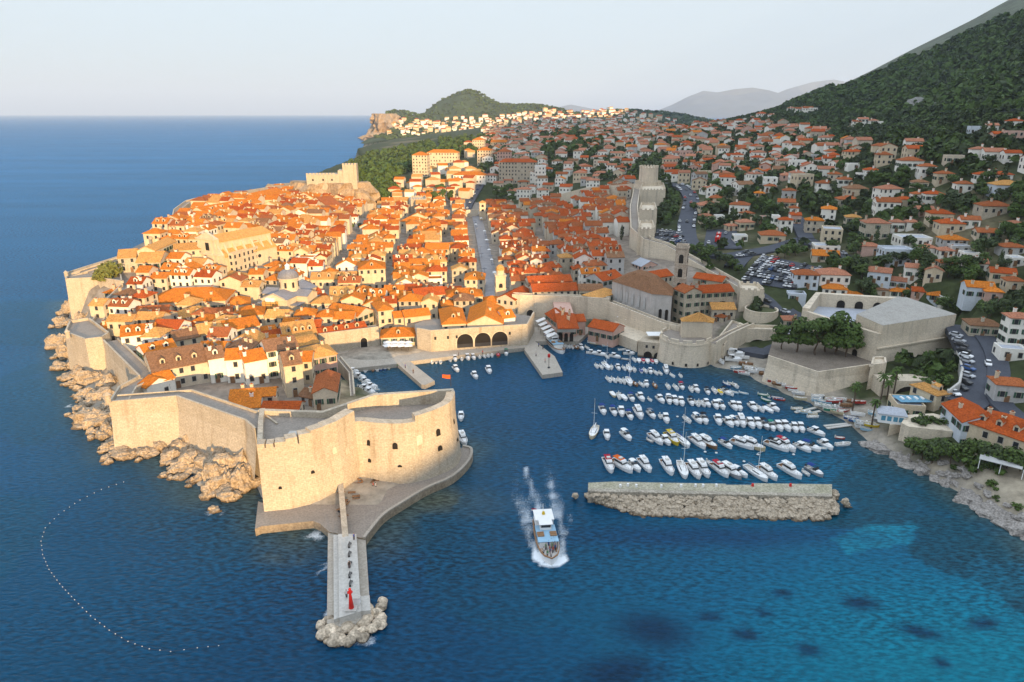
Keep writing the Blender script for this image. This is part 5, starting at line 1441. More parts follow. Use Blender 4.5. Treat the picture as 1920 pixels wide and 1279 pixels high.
for x, y, wd, dep in cand:
    if not in_town(x, y): continue
    u = (Vector((x, y))-ST0.xy).dot(SV)
    r = Vector((x, y))-ST0.xy; al = r.dot(SU)
    if abs(u+1) < 5.5+wd/2 and -25 < al < 300: continue
    if al > 0 and any(abs(u-a) < b/2+wd/2-1.6 for a, b in LANES): 
        continue
    if any(((lambda a, b, p: (p-a-(b-a)*max(0, min(1, (p-a).dot(b-a)/(b-a).length_squared))).length)(a, b, Vector((x, y)))) < 8.5 for a, b in zip(NWALL, NWALL[1:])): continue
    if taken(x, y, min(wd, dep)*.36): continue
    auto.append((x, y, wd, dep, u, al))
auto.sort(key=lambda q: q[1])
NIND = 205
FAR = {}
def far_house(x, y, z, w, d, h, a, rf, wl, tl, key='rooftops', wins=True):
    """a house too small to count: its faces go into one mass"""
    F = FAR.setdefault(key, (MB(), []))
    mats = F[1]
    def mi(m):
        if m not in mats: mats.append(m)
        return mats.index(m)
    t = MB(); X, Y = w/2, d/2; pr = R(25)
    t.add([(-X,-Y,-2),(X,-Y,-2),(X,Y,-2),(-X,Y,-2),(-X,-Y,h),(X,-Y,h),(X,Y,h),(-X,Y,h)], [(0,1,5,4),(1,2,6,5),(2,3,7,6),(3,0,4,7)], mi(WALLC[wl]))
    if rf == 'gx':
        for s in (-X, X): t.add([(s,-Y,h),(s,Y,h),(s,0,h+math.tan(pr)*Y)], [(0,1,2)], mi(WALLC[wl]))
    elif rf == 'gy':
        for s in (-Y, Y): t.add([(-X,s,h),(X,s,h),(0,s,h+math.tan(pr)*X)], [(0,1,2)], mi(WALLC[wl]))
    rm = MB(); roof_mb(w, d, h, rf, pr, rm); t.add(rm.v, rm.f, mi(ROOFC[tl]))
    if wins:
        for k in range(max(1, int(h/3.2))):
            n = max(1, int(w/3.6))
            for i in range(n):
                q = (i+.5)/n*w-X; zz = k*3.2+1
                t.add([(q-.5,-Y-.03,zz),(q+.5,-Y-.03,zz),(q+.5,-Y-.03,zz+1.5),(q-.5,-Y-.03,zz+1.5)], [(0,1,2,3)], mi(GLASS))
        if rnd.random() < .6: t.box(X*.3, X*.3+.8, -.6, .1, h, h+math.tan(pr)*min(X, Y)+1.0, mi(WALLC['cream']))
    c, s = math.cos(a), math.sin(a); b = len(F[0].v)
    F[0].v += [(x+p[0]*c-p[1]*s, y+p[0]*s+p[1]*c, z+p[2]) for p in t.v]
    F[0].f += [tuple(b+i for i in f) for f in t.f]; F[0].m += t.m
for i, (x, y, wd, dep, u, al) in enumerate(auto):
    z = gh(x, y)
    h = rnd.uniform(6.4, 9.6)*(1.0 if u < 0 else .95)
    rf = rnd.choices(('gx','gy','hx','h','f'), (55,16,14,13,2))[0]
    if u < -5: tl = rnd.choices(('orange','tan','red','rust','brown'), (46,20,18,11,5))[0]; wl_ = rnd.choices(('cream','white','beige','stone'), (50,18,20,12))[0]
    else: tl = rnd.choices(('orange','tan','red','rust','brown'), (10,3,40,35,12))[0]; wl_ = rnd.choices(('cream','white','beige','stone','grey'), (14,16,28,30,12))[0]  # shaded quarter: darker tiles picked, part of its shade put into the colour
    a = ang+R(rnd.uniform(-5, 5))+(0 if u > -90 else R(-9))
    PLOTS.append((x, y, wd/2, dep/2, a))
    if i >= NIND:
        far_house(x, y, z, wd, dep, h, a, rf if rf != 'f' else 'gx', wl_, tl); continue
    house(x, y, z, wd*1.0, dep*rnd.uniform(.9, 1.0), h, a, rf, wl_, tl, rnd.choice((0,0,0,1,2)) if rf == 'gx' else 0, rnd.choice((1,1,2,2)) if i < 260 else 0, detail=1, pitch=rnd.uniform(21, 28), region='south' if u < -5 else 'north', group=GROUP_T)
print('auto houses', len(auto), 'total', len(HOUSES))
# gardens and trees between the roofs
for x, y, s, k in ((205,528,1.9,'r'),(430,545,.9,0),(445,548,.9,0),(415,552,.8,0),(520,395,1.5,0),(505,412,.9,0),(470,425,.8,0),(495,428,.9,0),(532,427,.9,0),(575,448,.8,0),(585,452,.8,0),(260,735,.7,0),(272,738,.6,0),(268,570,.8,0),(282,572,.8,0),(345,548,.6,0),(320,550,.6,0),(660,430,.8,0),(675,432,.8,0),(800,432,.8,0),(1165,450,1.0,'c'),(1160,418,.8,0),(700,412,.8,0),(690,395,.9,0),(310,448,.6,0),(318,440,.6,0),(1095,405,1.1,0),(1080,400,1.0,0),(1105,400,1.0,0),(1064,410,.7,0),(620,640,.4,0)):
    p = WT(x, y)
    if k == 'r': t = tree('round_tree', p.x, p.y, p.z-.5, 2.2, 0, 'big round yellow green tree on the seaward bastion', crownmat=LEAFY)
    else: tree('cypress_tree' if k == 'c' else 'broadleaf_tree', p.x, p.y, p.z, s, group='trees between the old town roofs')
# ============================================================ roads and parked cars
AVOID = []
def rd(px, width, m=ASPH, avoid=True, dz=.15, name='road'):
    q = road(name, px, width, m, dz)
    if avoid: AVOID.extend((p.xy, width/2+3.5) for p, d in q[::1])
    return q
R1 = rd([(1250,345),(1278,352),(1295,372),(1293,395),(1287,425),(1292,455),(1320,472),(1360,482),(1400,476),(1450,468),(1490,457),(1510,450)], 11)
R2 = rd([(1400,476),(1385,490),(1375,505)], 9)
R3 = rd([(1510,450),(1545,468),(1570,480),(1600,492)], 9)
R4 = rd([(1512,450),(1500,425),(1490,405)], 8)
R5 = rd([(1795,640),(1825,660),(1838,690),(1840,720),(1828,745),(1800,770)], 11)
R6 = rd([(1835,625),(1862,660),(1872,700),(1868,735),(1880,765),(1925,800)], 6)
R7 = rd([(1390,540),(1430,560),(1480,590),(1500,605),(1490,640),(1430,665),(1400,655)], 8)
R8 = rd([(865,400),(885,365),(898,345),(912,325),(922,312)], 12)
R9 = rd([(1780,214),(1850,213),(1925,208)], 9)
pk = [W(*p) for p in ()]
def lot(px, label=None):
    q = [WT(*p) for p in px]; mb = MB()
    o = []
    n = 10
    a, b, c, d = q
    rows = []
    for i in range(n+1):
        l, r = a.lerp(d, i/n), b.lerp(c, i/n)
        rows.append([(lambda p: Vector((p.x, p.y, gh(p.x, p.y)+.4)))(l.lerp(r, j/n)) for j in range(n+1)])
    v = [p for r_ in rows for p in r_]; f = [(i*(n+1)+j, i*(n+1)+j+1, (i+1)*(n+1)+j+1, (i+1)*(n+1)+j) for i in range(n) for j in range(n)]
    me = bpy.data.meshes.new('car_park'); me.from_pydata(v, [], f); me.materials.append(ASPH); me.update(); tag(link('car_park', me), kind='structure')
    m = sum(q, Vector())/4; AVOID.append((m.xy, max((p-m).length for p in q)*.85)); return q
LOT = lot([(1390,530),(1490,545),(1545,505),(1430,480)])
LOT2 = lot([(1318,468),(1392,468),(1380,430),(1325,432)])
LOT3 = lot([(1225,455),(1290,462),(1275,435),(1232,430)])
def car_protos():
    cols = {'white': (.75,.75,.75), 'silver': (.42,.43,.45), 'black': (.02,.02,.022), 'dark grey': (.09,.095,.10), 'red': (.45,.02,.02), 'blue': (.03,.09,.25)}
    out = {}
    bm = MB()
    sec = [(-2.1,.35,.78,.80),(-2.0,.28,.9,.86),(-1.0,.25,.92,.88),(1.0,.25,.92,.88),(1.9,.28,.78,.84),(2.1,.38,.66,.76)]
    v = []
    for x, z0, z1, hw in sec: v += [(x,-hw,z0),(x,hw,z0),(x,hw*.96,z1),(x,-hw*.96,z1)]
    f = [(0,1,2,3),(23,22,21,20)]
    for i in range(5): b = 4*i; f += [(b,b+1,b+5,b+4),(b+1,b+2,b+6,b+5),(b+2,b+3,b+7,b+6),(b+3,b,b+4,b+7)]
    bm.add(v, f); bm.add([(-1.7,-.75,.9),(1.0,-.75,.9),(1.0,.75,.9),(-1.7,.75,.9),(-1.25,-.62,1.45),(.35,-.62,1.45),(.35,.62,1.45),(-1.25,.62,1.45)], [(4,5,6,7)])
    gm = MB(); gm.add([(-1.72,-.76,.88),(1.02,-.76,.88),(1.02,.76,.88),(-1.72,.76,.88),(-1.26,-.63,1.44),(.36,-.63,1.44),(.36,.63,1.44),(-1.26,.63,1.44)], [(0,1,5,4),(1,2,6,5),(2,3,7,6),(3,0,4,7)])
    glass = gm.mesh('car_glass', [GLASS]); wh = MB(); wh.tube((0,-.1,0),(0,.1,0),.32,.32,12); wheel = wh.mesh('wheel', [IRON])
    for c, k in cols.items():
        me = bm.mesh('car_body', [mat('car '+c, k, k, rough=.3, spec=.5)])
        out[c] = (me, glass, wheel)
    return out
CARP = car_protos(); CARS = []
def car(x, y, z, rz, c=None, where=''):
    c = c or rnd.choices(list(CARP), (30,22,18,16,6,8))[0]
    r = empty('parked_car', (x, y, z), rz); me, gl, wh = CARP[c]
    link('body', me, r); link('window', gl, r)
    for a in (-1.3, 1.3):
        for b in (-.82, .82): link('wheel', wh, r, (a, b, .32))
    CARS.append(dict(o=r, c=c, where=where)); return r
def cars_along(q, off, step, ang, where, p=.9, i0=0.0, i1=1.0):
    n = len(q); acc = 0; last = None
    for i in range(int(n*i0), int(n*i1)):
        pos, d = q[i]
        if last is not None: acc += (pos-last).length
        last = pos
        if acc < step: continue
        acc = 0
        if rnd.random() > p: continue
        s = Vector((d.y, -d.x)); P = pos.xy+s*off
        car(P.x, P.y, max(pos.z, gh(P.x, P.y)), math.atan2(d.y, d.x)+R(ang)+R(rnd.uniform(-3,3)), None, where)
cars_along(R5, 3.9, 3.0, 60, 'on the shore road bend below the villas', .97, .15, .95)
cars_along(R5, -1.8, 30, 0, 'driving on the shore road bend', .8)
cars_along(R1, -4.3, 5.4, 0, 'along the bending road above the walls', .9, .05, .6); cars_along(R1, 4.3, 6, 0, 'along the bending road above the walls', .6, .1, .9); cars_along(R1, 0, 24, 0, 'driving on the road above the walls', .8)
cars_along(R8, 3, 14, 0, 'on the straight road beyond the far gate', .7); cars_along(R3, -3.2, 6, 0, 'by the white garage roofs', .7); cars_along(R7, 2.8, 7, 0, 'in the dark lane under the north wall', .6)
def fill_lot(q, where, rows, cols_, p=.85, rz=None):
    a, b, c, d = q; u = (b-a).xy.normalized()
    for i in range(rows):
        for j in range(cols_):
            if rnd.random() > p: continue
            t, s = (j+.5)/cols_, (i+.5)/rows; P = a.lerp(b, t).lerp(d.lerp(c, t), s)
            car(P.x, P.y, gh(P.x, P.y)+.42, math.atan2(u.y, u.x)+R(90+rnd.uniform(-6, 6)), None, where)
fill_lot(LOT, 'in the crowded car park outside the north wall', 7, 13, .8); fill_lot(LOT3, 'in the car park under the towers', 3, 6, .8); fill_lot(LOT2, 'in the yard of the fire station', 2, 4, .4)
for px, py in ((1345,455),(1352,460),(1347,448)):
    p = WT(px, py); f = empty('fire_truck', (p.x, p.y, p.z+.4), R(70), None, 'fire truck', 'fire trucks in the yard')
    f['label'] = 'red fire truck parked in the fire station yard'
    for nm, a, m_ in (('body', (-3.4,1.6,-1.2,1.2,.6,3.0), RED), ('cab', (1.65,3.4,-1.2,1.2,.6,2.8), RED), ('windscreen', (3.41,3.46,-1.0,1.0,1.6,2.5), GLASS), ('ladder', (-3.2,2.5,-.4,.4,3.05,3.25), CONC)):
        mb = MB(); mb.box(*a); mb.build(nm, m_, f)
    for x in (-2.2, 2.3):
        for y in (-1.1, 1.1): mb = MB(); mb.tube((x,y-.15,.5),(x,y+.15,.5),.5,.5,12); mb.build('wheel', IRON, f)
run('retaining_wall', [(1280,395,27),(1284,372,29),(1270,358,31),(1245,350,33)], 1.2, 10, 'tall pale wall holding up the bending road over the moat', stone=CONC, inner=False, side=-1, par=.4) if False else None
AVOID += [(Vector((W(1500,600,15).x, W(1500,600,15).y)), 6)]
# ============================================================ north walls, towers and the far fort
def tower_box(name, px, zt, zb, label, cat='tower', m=STONE2, merl=True, par=1.2):
    t, q = face_block(name, px, zt, zb, label, cat, m)
    pm = MB()
    for i in range(len(q)):
        a, b = q[i], q[(i+1) % len(q)]
        strip_box(pm, [a, b], .6, zt-.02, zt+par*.6, 0, 1)
        if merl:
            L = (b-a).length; k = max(1, int(L/2.2)); d = (b-a).normalized()
            for j in range(k):
                c = a.lerp(b, (j+.5)/k); strip_box(pm, [c-d*.6, c+d*.6], .6, zt+par*.6-.01, zt+par*1.3, 0, 1)
    pm.build('battlement', m, t)
    c = sum(q, Vector())/len(q); PLOTS.append((t.location.x, t.location.y, 5, 5, 0))
    return t
SB = STONE2
run('town_wall', [(1434,553,15.5),(1385,525,17.5),(1330,495,20),(1283,470,24)], 5, 3, 'north town wall above the car park and the monastery', stone=SB, side=1)
tower_box('wall_tower', [(1388,547),(1433,548),(1420,535),(1384,533)], 17.8, 2, 'square corner tower at the bend of the north town wall')
run('town_wall', [(1405,612,8),(1388,605,9),(1372,600,9.4),(1340,640,8)], 4, 2, 'lower wall walk linking the corner tower to the round bastion', stone=SB, side=1)
run('town_wall', [(1345,641,9.5),(1372,625,10),(1400,612,10.5),(1415,606,10.5)], 3, -1, 'sheer wall falling to the boat yard beside the round bastion', stone=SB, side=1)
cb = W(1420,588,11); t = lm('gate_bastion', (cb.x+3, cb.y+4, 0), 'squat round gate bastion by the bridge', 'bastion')
part('wall', SB, t, lambda mb: mb.cyl((0,0),7.6,6.8,1,11.2,24)); part('terrace', mat('grassy top', (.10,.11,.05)), t, lambda mb: mb.cyl((0,0),6.2,6.2,11.0,11.3,24))
part('parapet', SB, t, lambda mb: [mb.add([(r*math.cos(a), r*math.sin(a), z) for z in (11.1,12.1) for r, a in ((6.8,i*.2618),(6.8,(i+1)*.2618),(6.2,(i+1)*.2618),(6.2,i*.2618))], [(0,1,5,4),(2,3,7,6),(4,5,6,7)]) for i in range(24)])
run('town_wall', [(1283,470,24),(1255,455,27),(1222,445,29),(1200,425,31),(1196,385,34),(1202,345,37)], 5, 6, 'inner north wall with a dark lane below it', stone=SB, side=1)
run('town_wall', [(1290,480,15),(1258,452,17),(1238,420,20),(1243,380,23),(1236,345,26)], 4, 4, 'outer north wall stepping down along the road', stone=SB, side=1)
tower_box('wall_tower', [(1196,432),(1228,432),(1224,418),(1200,418)], 32, 8, 'lowest square tower on the inner north wall')
tower_box('wall_tower', [(1198,396),(1232,396),(1228,384),(1202,384)], 36, 10, 'middle square tower on the inner north wall')
tower_box('wall_tower', [(1200,358),(1248,358),(1244,346),(1204,346)], 38, 12, 'broad gun tower below the great keep')
mk = D(1215,345,520); t = lm('great_keep', (mk.x, mk.y, 20), 'great crowned keep at the highest corner of the walls', 'tower')
part('wall', SB, t, lambda mb: (mb.cyl((0,0),10.5,9.8,-4,19,28), mb.cyl((0,0),7.2,7.0,19,31,24)))
part('crown', SB, t, lambda mb: [mb.add([((9.9 if z < 21 else 10)*0+r*math.cos(a), r*math.sin(a), z) for z in (18.9,21.2) for r, a in ((9.8,i*.2244),(9.8,(i+.62)*.2244),(9.1,(i+.62)*.2244),(9.1,i*.2244))], [(0,1,5,4),(1,2,6,5),(2,3,7,6),(3,0,4,7),(4,5,6,7)]) for i in range(28)])
part('crown', SB, t, lambda mb: [mb.add([(r*math.cos(a), r*math.sin(a), z) for z in (30.9,32.4) for r, a in ((7.2,i*.349),(7.2,(i+.6)*.349),(6.5,(i+.6)*.349),(6.5,i*.349))], [(0,1,5,4),(1,2,6,5),(2,3,7,6),(3,0,4,7),(4,5,6,7)]) for i in range(18)])
PLOTS.append((mk.x, mk.y, 11, 11, 0))
run('town_wall', [(1192,344,38),(1145,348,35),(1098,352,32.5),(1056,363,27.5),(997,373,23),(985,392,17)], 4, 6, 'north west wall climbing towards the great keep', stone=SB, side=-1)
run('town_wall', [(985,400,15),(920,392,14),(866,394,15)], 4, 4, 'west wall beside the far tower', stone=SB, side=-1)
run('town_wall', [(795,387,16.5),(740,380,18),(680,383,20),(590,362,25)], 4, 6, 'west wall behind the sunlit roofs under the rock fort', stone=STONE, side=-1)
tower_box('gate_tower', [(770,376),(800,376),(798,370),(772,370)], 21, 6, 'sunlit west gate tower with a battlement', 'tower', STONE)
# cliff fort on its rock
lv = D(600,352,560)
def crag(name, cx, cy, rx, ry, h, seed, label, top=.72):
    """a cliff: rings of broken stone stacked to a flattish top"""
    mb = MB(); n = 40; L = 9; g = random.Random(seed); v = []
    for k in range(L+1):
        t = k/L; sh = 1+.12*(1-t)-(1-top)*t**1.6
        for i in range(n):
            a = 2*math.pi*i/n; q = 1+.5*(mnoise.noise(Vector((math.cos(a)*1.6, math.sin(a)*1.6, t*1.2+seed)))+.5*mnoise.noise(Vector((math.cos(a)*5, math.sin(a)*5, t*5+seed)))+.3*mnoise.noise(Vector((math.cos(a)*12, math.sin(a)*12, t*9+seed))))
            v.append((cx+rx*sh*q*math.cos(a), cy+ry*sh*q*math.sin(a), h*t+(1.5*mnoise.noise(Vector((a*3, t*4, seed))) if 0 < k else -2)))
    f = [(k*n+i, k*n+(i+1) % n, (k+1)*n+(i+1) % n, (k+1)*n+i) for k in range(L) for i in range(n)]+[tuple(range(L*n, L*n+n))]
    mb.add(v, f); o = mb.build(name, mat('cliff rock', (.50,.37,.24), (.17,.12,.075), scale=.15, contrast=1.0, streak=.6, streakcol=(.12,.09,.05), fine=.3, bump=1.2, bscale=.5)); tag(o, label, 'cliff'); return o
crag('cliff_rock', lv.x+3, lv.y+6, 40, 24, 36, 3, 'tan sea cliff carrying the lonely stone fort')
crag('cliff_rock', lv.x-36, lv.y+14, 17, 17, 33, 5, 'darker outer cliff beside the lonely fort')
crag('cliff_rock', lv.x+46, lv.y+8, 18, 14, 17, 8, 'low tan cliff shoulder right of the lonely fort')
lf = lm('cliff_fort', (lv.x, lv.y, 35), 'lonely stepped stone fort on a sea cliff beyond the town', 'fort', R(8))
part('lower_wall', STONE, lf, lambda mb: mb.box(-9,16,-8,9,-4,8)); part('middle_wall', STONE, lf, lambda mb: mb.box(16,24,-8,9,-4,11)); part('upper_tower', STONE, lf, lambda mb: mb.box(20,31,-9,9,-4,15.5))
part('battlement', STONE, lf, lambda mb: [mb.box(-9+i*2.6,-7.5+i*2.6,-8,-7.3,8,9.2) for i in range(9)]+[mb.box(20+i*2.4,21.4+i*2.4,-9,-8.3,15.5,16.7) for i in range(5)])
for x in (-4,4,11): part('embrasure', DARK, lf, lambda mb, x=x: mb.box(x-.6,x+.6,-8.08,-7.9,3,4.6))
# gate bridge over the moat
ga, gb_ = W(1395,650,2), W(1445,652,2); gu = (gb_-ga).xy.normalized()
br = lm('arched_bridge', (ga.x, ga.y, 0), 'stone bridge with one round arch beside the boat yard', 'bridge', math.atan2(gu.y, gu.x)); L = (gb_-ga).length
def bm_(mb):
    n = 14; r = L*.40; c = L*.5; zt = 8.6; h0 = 1.4
    ar = [(c-r*math.cos(math.pi*i/n), h0+r*.92*math.sin(math.pi*i/n)) for i in range(n+1)]
    for y0 in (0, 6):
        for (xa, za), (xb, zb) in zip(ar, ar[1:]): mb.add([(xa,y0,za),(xb,y0,zb),(xb,y0,zt),(xa,y0,zt)], [(0,1,2,3)])
        mb.add([(-2,y0,-1),(c-r,y0,-1),(c-r,y0,zt),(-2,y0,zt)], [(0,1,2,3)]); mb.add([(c+r,y0,-1),(L+3,y0,-1),(L+3,y0,zt),(c+r,y0,zt)], [(0,1,2,3)])
    for (xa, za), (xb, zb) in zip(ar, ar[1:]): mb.add([(xa,0,za),(xb,0,zb),(xb,6,zb),(xa,6,za)], [(0,1,2,3)])
    for x in (c-r, c+r): mb.add([(x,0,-1),(x,6,-1),(x,6,h0),(x,0,h0)], [(0,1,2,3)])
    mb.add([(-2,0,zt),(L+3,0,zt),(L+3,6,zt),(-2,6,zt)], [(0,1,2,3)])
part('arch_wall', SB, br, bm_); part('parapet', SB, br, lambda mb: (mb.box(-2,L+3,-.05,.5,8.55,9.6), mb.box(-2,L+3,5.5,6.05,8.55,9.6)))
# big pentagonal fort of the east gate
rv = lm('gate_fort', (W(1650,690,7).x, W(1650,690,7).y, 0), 'massive pale landward fort with a flat grey roof terrace', 'fort'); ro_ = Vector((rv.location.x, rv.location.y, 0))
c0, c1, c2, c3, c4 = W(1504,582,18.5), W(1648,627,18.5), W(1793,592,21), W(1700,560,21), W(1530,548,21.5)
def blk(pts, zb, zt, bat=0.0):
    o = sum(pts, Vector())/len(pts)
    return [((p.x-ro_.x)+(p.x-o.x)*bat, (p.y-ro_.y)+(p.y-o.y)*bat, zb) for p in pts], [(p.x-ro_.x, p.y-ro_.y, zt) for p in pts]
q = [c0, c1, c2, c3, c4]
part('wall', SB, rv, lambda mb: mb.loft(*blk(q, 1, 16.2, .07)))
part('terrace', ROOFC['flat'], rv, lambda mb: mb.add([(p.x-ro_.x, p.y-ro_.y, 16.3) for p in q], [(0,1,2,3,4)]))
m1 = c1.lerp(c2, .12); m2 = c3.lerp(c4, .12); 
hq = [c1.lerp(c2, .03), c2, c3, c3.lerp(c4, .10), c1.lerp(c0, .06).lerp(c4, .28)]
part('upper_wall', SB, rv, lambda mb: mb.loft(*blk(hq, 16.1, 21.5)))
part('upper_terrace', mat('pale terrace', (.40,.38,.34), (.30,.28,.25), scale=.3, contrast=1.0, fine=.15), rv, lambda mb: mb.add([(p.x-ro_.x, p.y-ro_.y, 21.56) for p in hq], [tuple(range(5))]))
pm = MB(); strip_box(pm, [p-ro_ for p in (c0, c0.lerp(c1, .5), c1)], 1.6, 16.1, [18.6,18.4,18.6], 0, 1); pm.build('parapet', SB, rv)
bw_ = [c3.lerp(c4, .1), c4, c0]
pm = MB(); strip_box(pm, [p-ro_ for p in bw_], 2.6, 16.1, [21.4,21.6,19.6], 0, 1); pm.build('back_wall', SB, rv)
for t_ in (.25,.5,.75):
    p = c3.lerp(c4, .12+.8*t_); u = (c3-c4).xy.normalized(); nrm = Vector((u.y, -u.x)); mb = MB(); arch_mb(mb, (p.x-ro_.x+nrm.x*2.62, p.y-ro_.y+nrm.y*2.62, 16.4), u, 3.0, 3.0, out=.06); mb.build('casemate_arch', DARK, rv)
for t_, z, h in ((.12,7,3),(.22,9.5,2),(.78,8,3)):
    p = c0.lerp(c1, t_); u = (c1-c0).xy.normalized(); nr = Vector((u.y, -u.x)); mb = MB(); arch_mb(mb, (p.x-ro_.x+nr.x*.9, p.y-ro_.y+nr.y*.9, z), u, 2, h, out=.06); mb.build('arched_opening', DARK, rv)
part('string_course', SB, rv, lambda mb: strip_box(mb, [(c1-ro_)+Vector((.0,-.9,0)), (c2-ro_)+Vector((.9,-.8,0))], .6, 13.2, 13.7, 0, 1))
PLOTS.append((sum(p.x for p in q)/5, sum(p.y for p in q)/5, 22, 18, 0))
# walled garden with pines before it
gq = [W(*p) for p in ((1440,668,9.4),(1534,699,9.4),(1632,686,10.2))]
wall_run('retaining_wall', [(p.x, p.y) for p in gq], 1.6, 0, [9.2,9.2,10.2], 'pale battered retaining wall above the beach boats', stone=SB, batter=2.0, walk=SB, inner=False, par=.5)
gp = [W(1440,668,8.6), W(1534,699,8.6), W(1632,686,8.6), W(1640,660,8.6), W(1500,620,8.6), W(1450,635,8.6)]
go = MB(); go.loft([(p.x, p.y, 0) for p in gp], [(p.x, p.y, 8.6) for p in gp]); o = go.build('raised_court', mat('court gravel', (.24,.20,.16), (.17,.14,.11), scale=.4, fine=.2)); tag(o, kind='structure')
t = tower_box('stair_turret', [(1632,688),(1662,684),(1660,672),(1636,672)], 12.2, 1, 'small square turret at the fort corner beside the palms', m=SB, merl=False)
for x, y, s in ((1466,655,.95),(1492,660,1.25),(1530,666,1.3),(1566,664,1.75),(1588,670,1.2),(1548,660,1.3)):
    p = W(x, y, 8.6); tree('pine_tree', p.x, p.y, 8.6, s, label=None, group='pines in the raised court before the gate fort')
# garden slope, palms and shore wall
sp_ = [WT(x, y) for x, y in ((1680,705),(1775,668),(1795,700),(1760,740),(1720,728))]
a_, b_ = W(1630,735,2), W(1735,742,6)
run('retaining_wall', [(1700,757,4.5),(1728,751,6.5),(1760,752,7.5)], 1.2, 0, 'low pale wall beside the dark arched vault', stone=SB, inner=False, side=1, par=.4)
va = W(1700,760,2.0); vv = lm('arched_vault', (va.x, va.y, 0), 'big dark arched vault behind the palms', 'vault')
part('wall', SB, vv, lambda mb: mb.box(-8,10,2.0,8,0,9.5)); mb = MB(); arch_mb(mb, (0.5,2.0,1.2), Vector((1,0)), 8, 6.4); mb.build('arched_opening', DARK, vv)
def palm(x, y, z, h, label, group):
    def pm_():
        mb = MB(); r = random.Random(4)
        for k in range(26):
            a = k*2.4; el = r.uniform(-.7, 1.1); L = r.uniform(1.5, 2.2); pts = []
            for i in range(6):
                t = i/5; pts.append(Vector((math.cos(a)*L*t*math.cos(el), math.sin(a)*L*t*math.cos(el), L*t*math.sin(el)-1.1*t*t)))
            s = Vector((-math.sin(a), math.cos(a), 0))
            for p, q in zip(pts, pts[1:]): mb.add([p-s*.3, p+s*.3, q+s*.28, q-s*.28, p+Vector((0,0,.12)), q+Vector((0,0,.12))], [(0,4,5,3),(4,1,2,5)])
        return mb.mesh('crown', [LEAFP])
    r_ = empty('palm_tree', (x, y, z), rnd.random()*6); link('crown', shared('palmc', pm_), r_, (0,0,h))
    mb = MB(); mb.tube((0,0,-.5),(.15,0,h*.5),.28,.2,8); mb.tube((.15,0,h*.5),(0,0,h),.2,.24,8); mb.build('trunk', BARK, r_)
    TREES.append(dict(o=r_, kind='palm_tree', label=label, group=group, s=1)); r_.scale = (1.15,)*3 if False else (1,1,1)
for x, yb, yt in ((1598,768,720),(1640,735,695),(1648,765,703),(1660,758,715),(1672,755,690),(1668,748,703),(1634,800,750)):
    p = W(x, yb, 2.5); dd = proj(p)[2]; hh = (yb-yt)*dd/FPX/CP*1.02
    palm(p.x, p.y, 2.3, hh, None, 'palms behind the boat beach')
# ------------------------------------------------------------ shore house group on the right
bq = [(1690,793,7.5),(1705,800,7.5),(1760,806,7.5),(1810,812,7.5),(1812,790,7.5),(1750,775,7.5),(1700,778,7.5)]
face_block('shore_rampart', [(x, y) for x, y, z in bq], 8, 0, 'tall plain rampart above the rocks beside a round window pavilion', 'rampart', SB)
face_block('shore_rampart', [(1668,797),(1690,795),(1706,804),(1700,780),(1672,782)], 6.0, -1, 'lower rounded end of the shore rampart under a white pavilion', 'rampart', SB)
p = W(1677,795,6.0); pv = lm('pavilion', (p.x, p.y+2.5, 6.0), 'small white pavilion with blue windows and a pale pyramid roof', 'pavilion', R(-20))
part('wall', WHITE, pv, lambda mb: mb.box(-3.4,3.4,-2.6,2.6,0,2.8)); part('roof', ROOFC['flat'], pv, lambda mb: roof_mb(6.8, 5.2, 2.8, 'h', R(26), mb))
for x in (-2.2,-.7,.9,2.3): part('window', mat('blue glass', (.10,.30,.42), rough=.3), pv, lambda mb, x=x: mb.box(x-.55,x+.55,-2.66,-2.55,.8,2.2))
eave_house(1757,742,1782,738,11.5,9,'h','cream','tan',1,1,base=5,group='villas by the shore',region='shore',label='tan roofed villa beside a blue tiled terrace')
eave_house(1682,762,1736,766,8.2,8,'f','cream','flat',0,0,base=4,group='villas by the shore',region='shore',label='low cream annexe with a blue paved roof terrace')
p = W(1710,756,8.6); bt = lm('roof_terrace', (p.x+1, p.y+2, 9.15), 'blue paved sun terrace with white loungers on the low annexe', 'terrace'); part('paving', mat('blue paving', (.16,.33,.44), (.12,.27,.38), scale=.8), bt, lambda mb: mb.box(-4.6,4.6,-2.6,2.6,-.02,.06))
for x in (-3,-1,1.2,3): part('lounger', WHITE, bt, lambda mb, x=x: mb.box(x-.3,x+.3,-.9,.9,.06,.45))
eave_house(1810,790,1922,828,12.5,13,'hx','cream','red',3,3,base=4.5,group='villas by the shore',region='shore',label='long shore villa with a bright red roof and round dormers')
eave_house(1768,757,1806,792,12.5,9,'gx','paleblue','red',0,1,base=4.5,group='villas by the shore',region='shore',label='side wing with grey walls under the long red shore roof')
for x, y, s in ((1712,852,1.4),(1728,860,1.3),(1745,868,1.5),(1762,862,1.6),(1780,868,1.3),(1740,850,1.2),(1770,850,1.2),(1815,862,1.3),(1832,866,1.3),(1850,868,1.3),(1870,874,1.3),(1890,878,1.4),(1910,884,1.3),(1822,872,1.2),(1850,870,1.2),(1868,880,1.0)):
    p = WT(x, y)
    if p: tree('garden_bush' if s < 1.3 else 'broadleaf_tree', p.x, p.y, p.z-.3, s*.72 if s >= 1.3 else s*1.4, group='shrubs above the eastern rocks')
for x, y in ((1718,790),(1730,788),(1742,792),(1755,792),(1768,796),(1725,796)):
    p = W(x, y, 8); tree('garden_bush', p.x, p.y, 8, .8, group='shrubs on the shore rampart')
r3 = random.Random(9); nb_ = 0
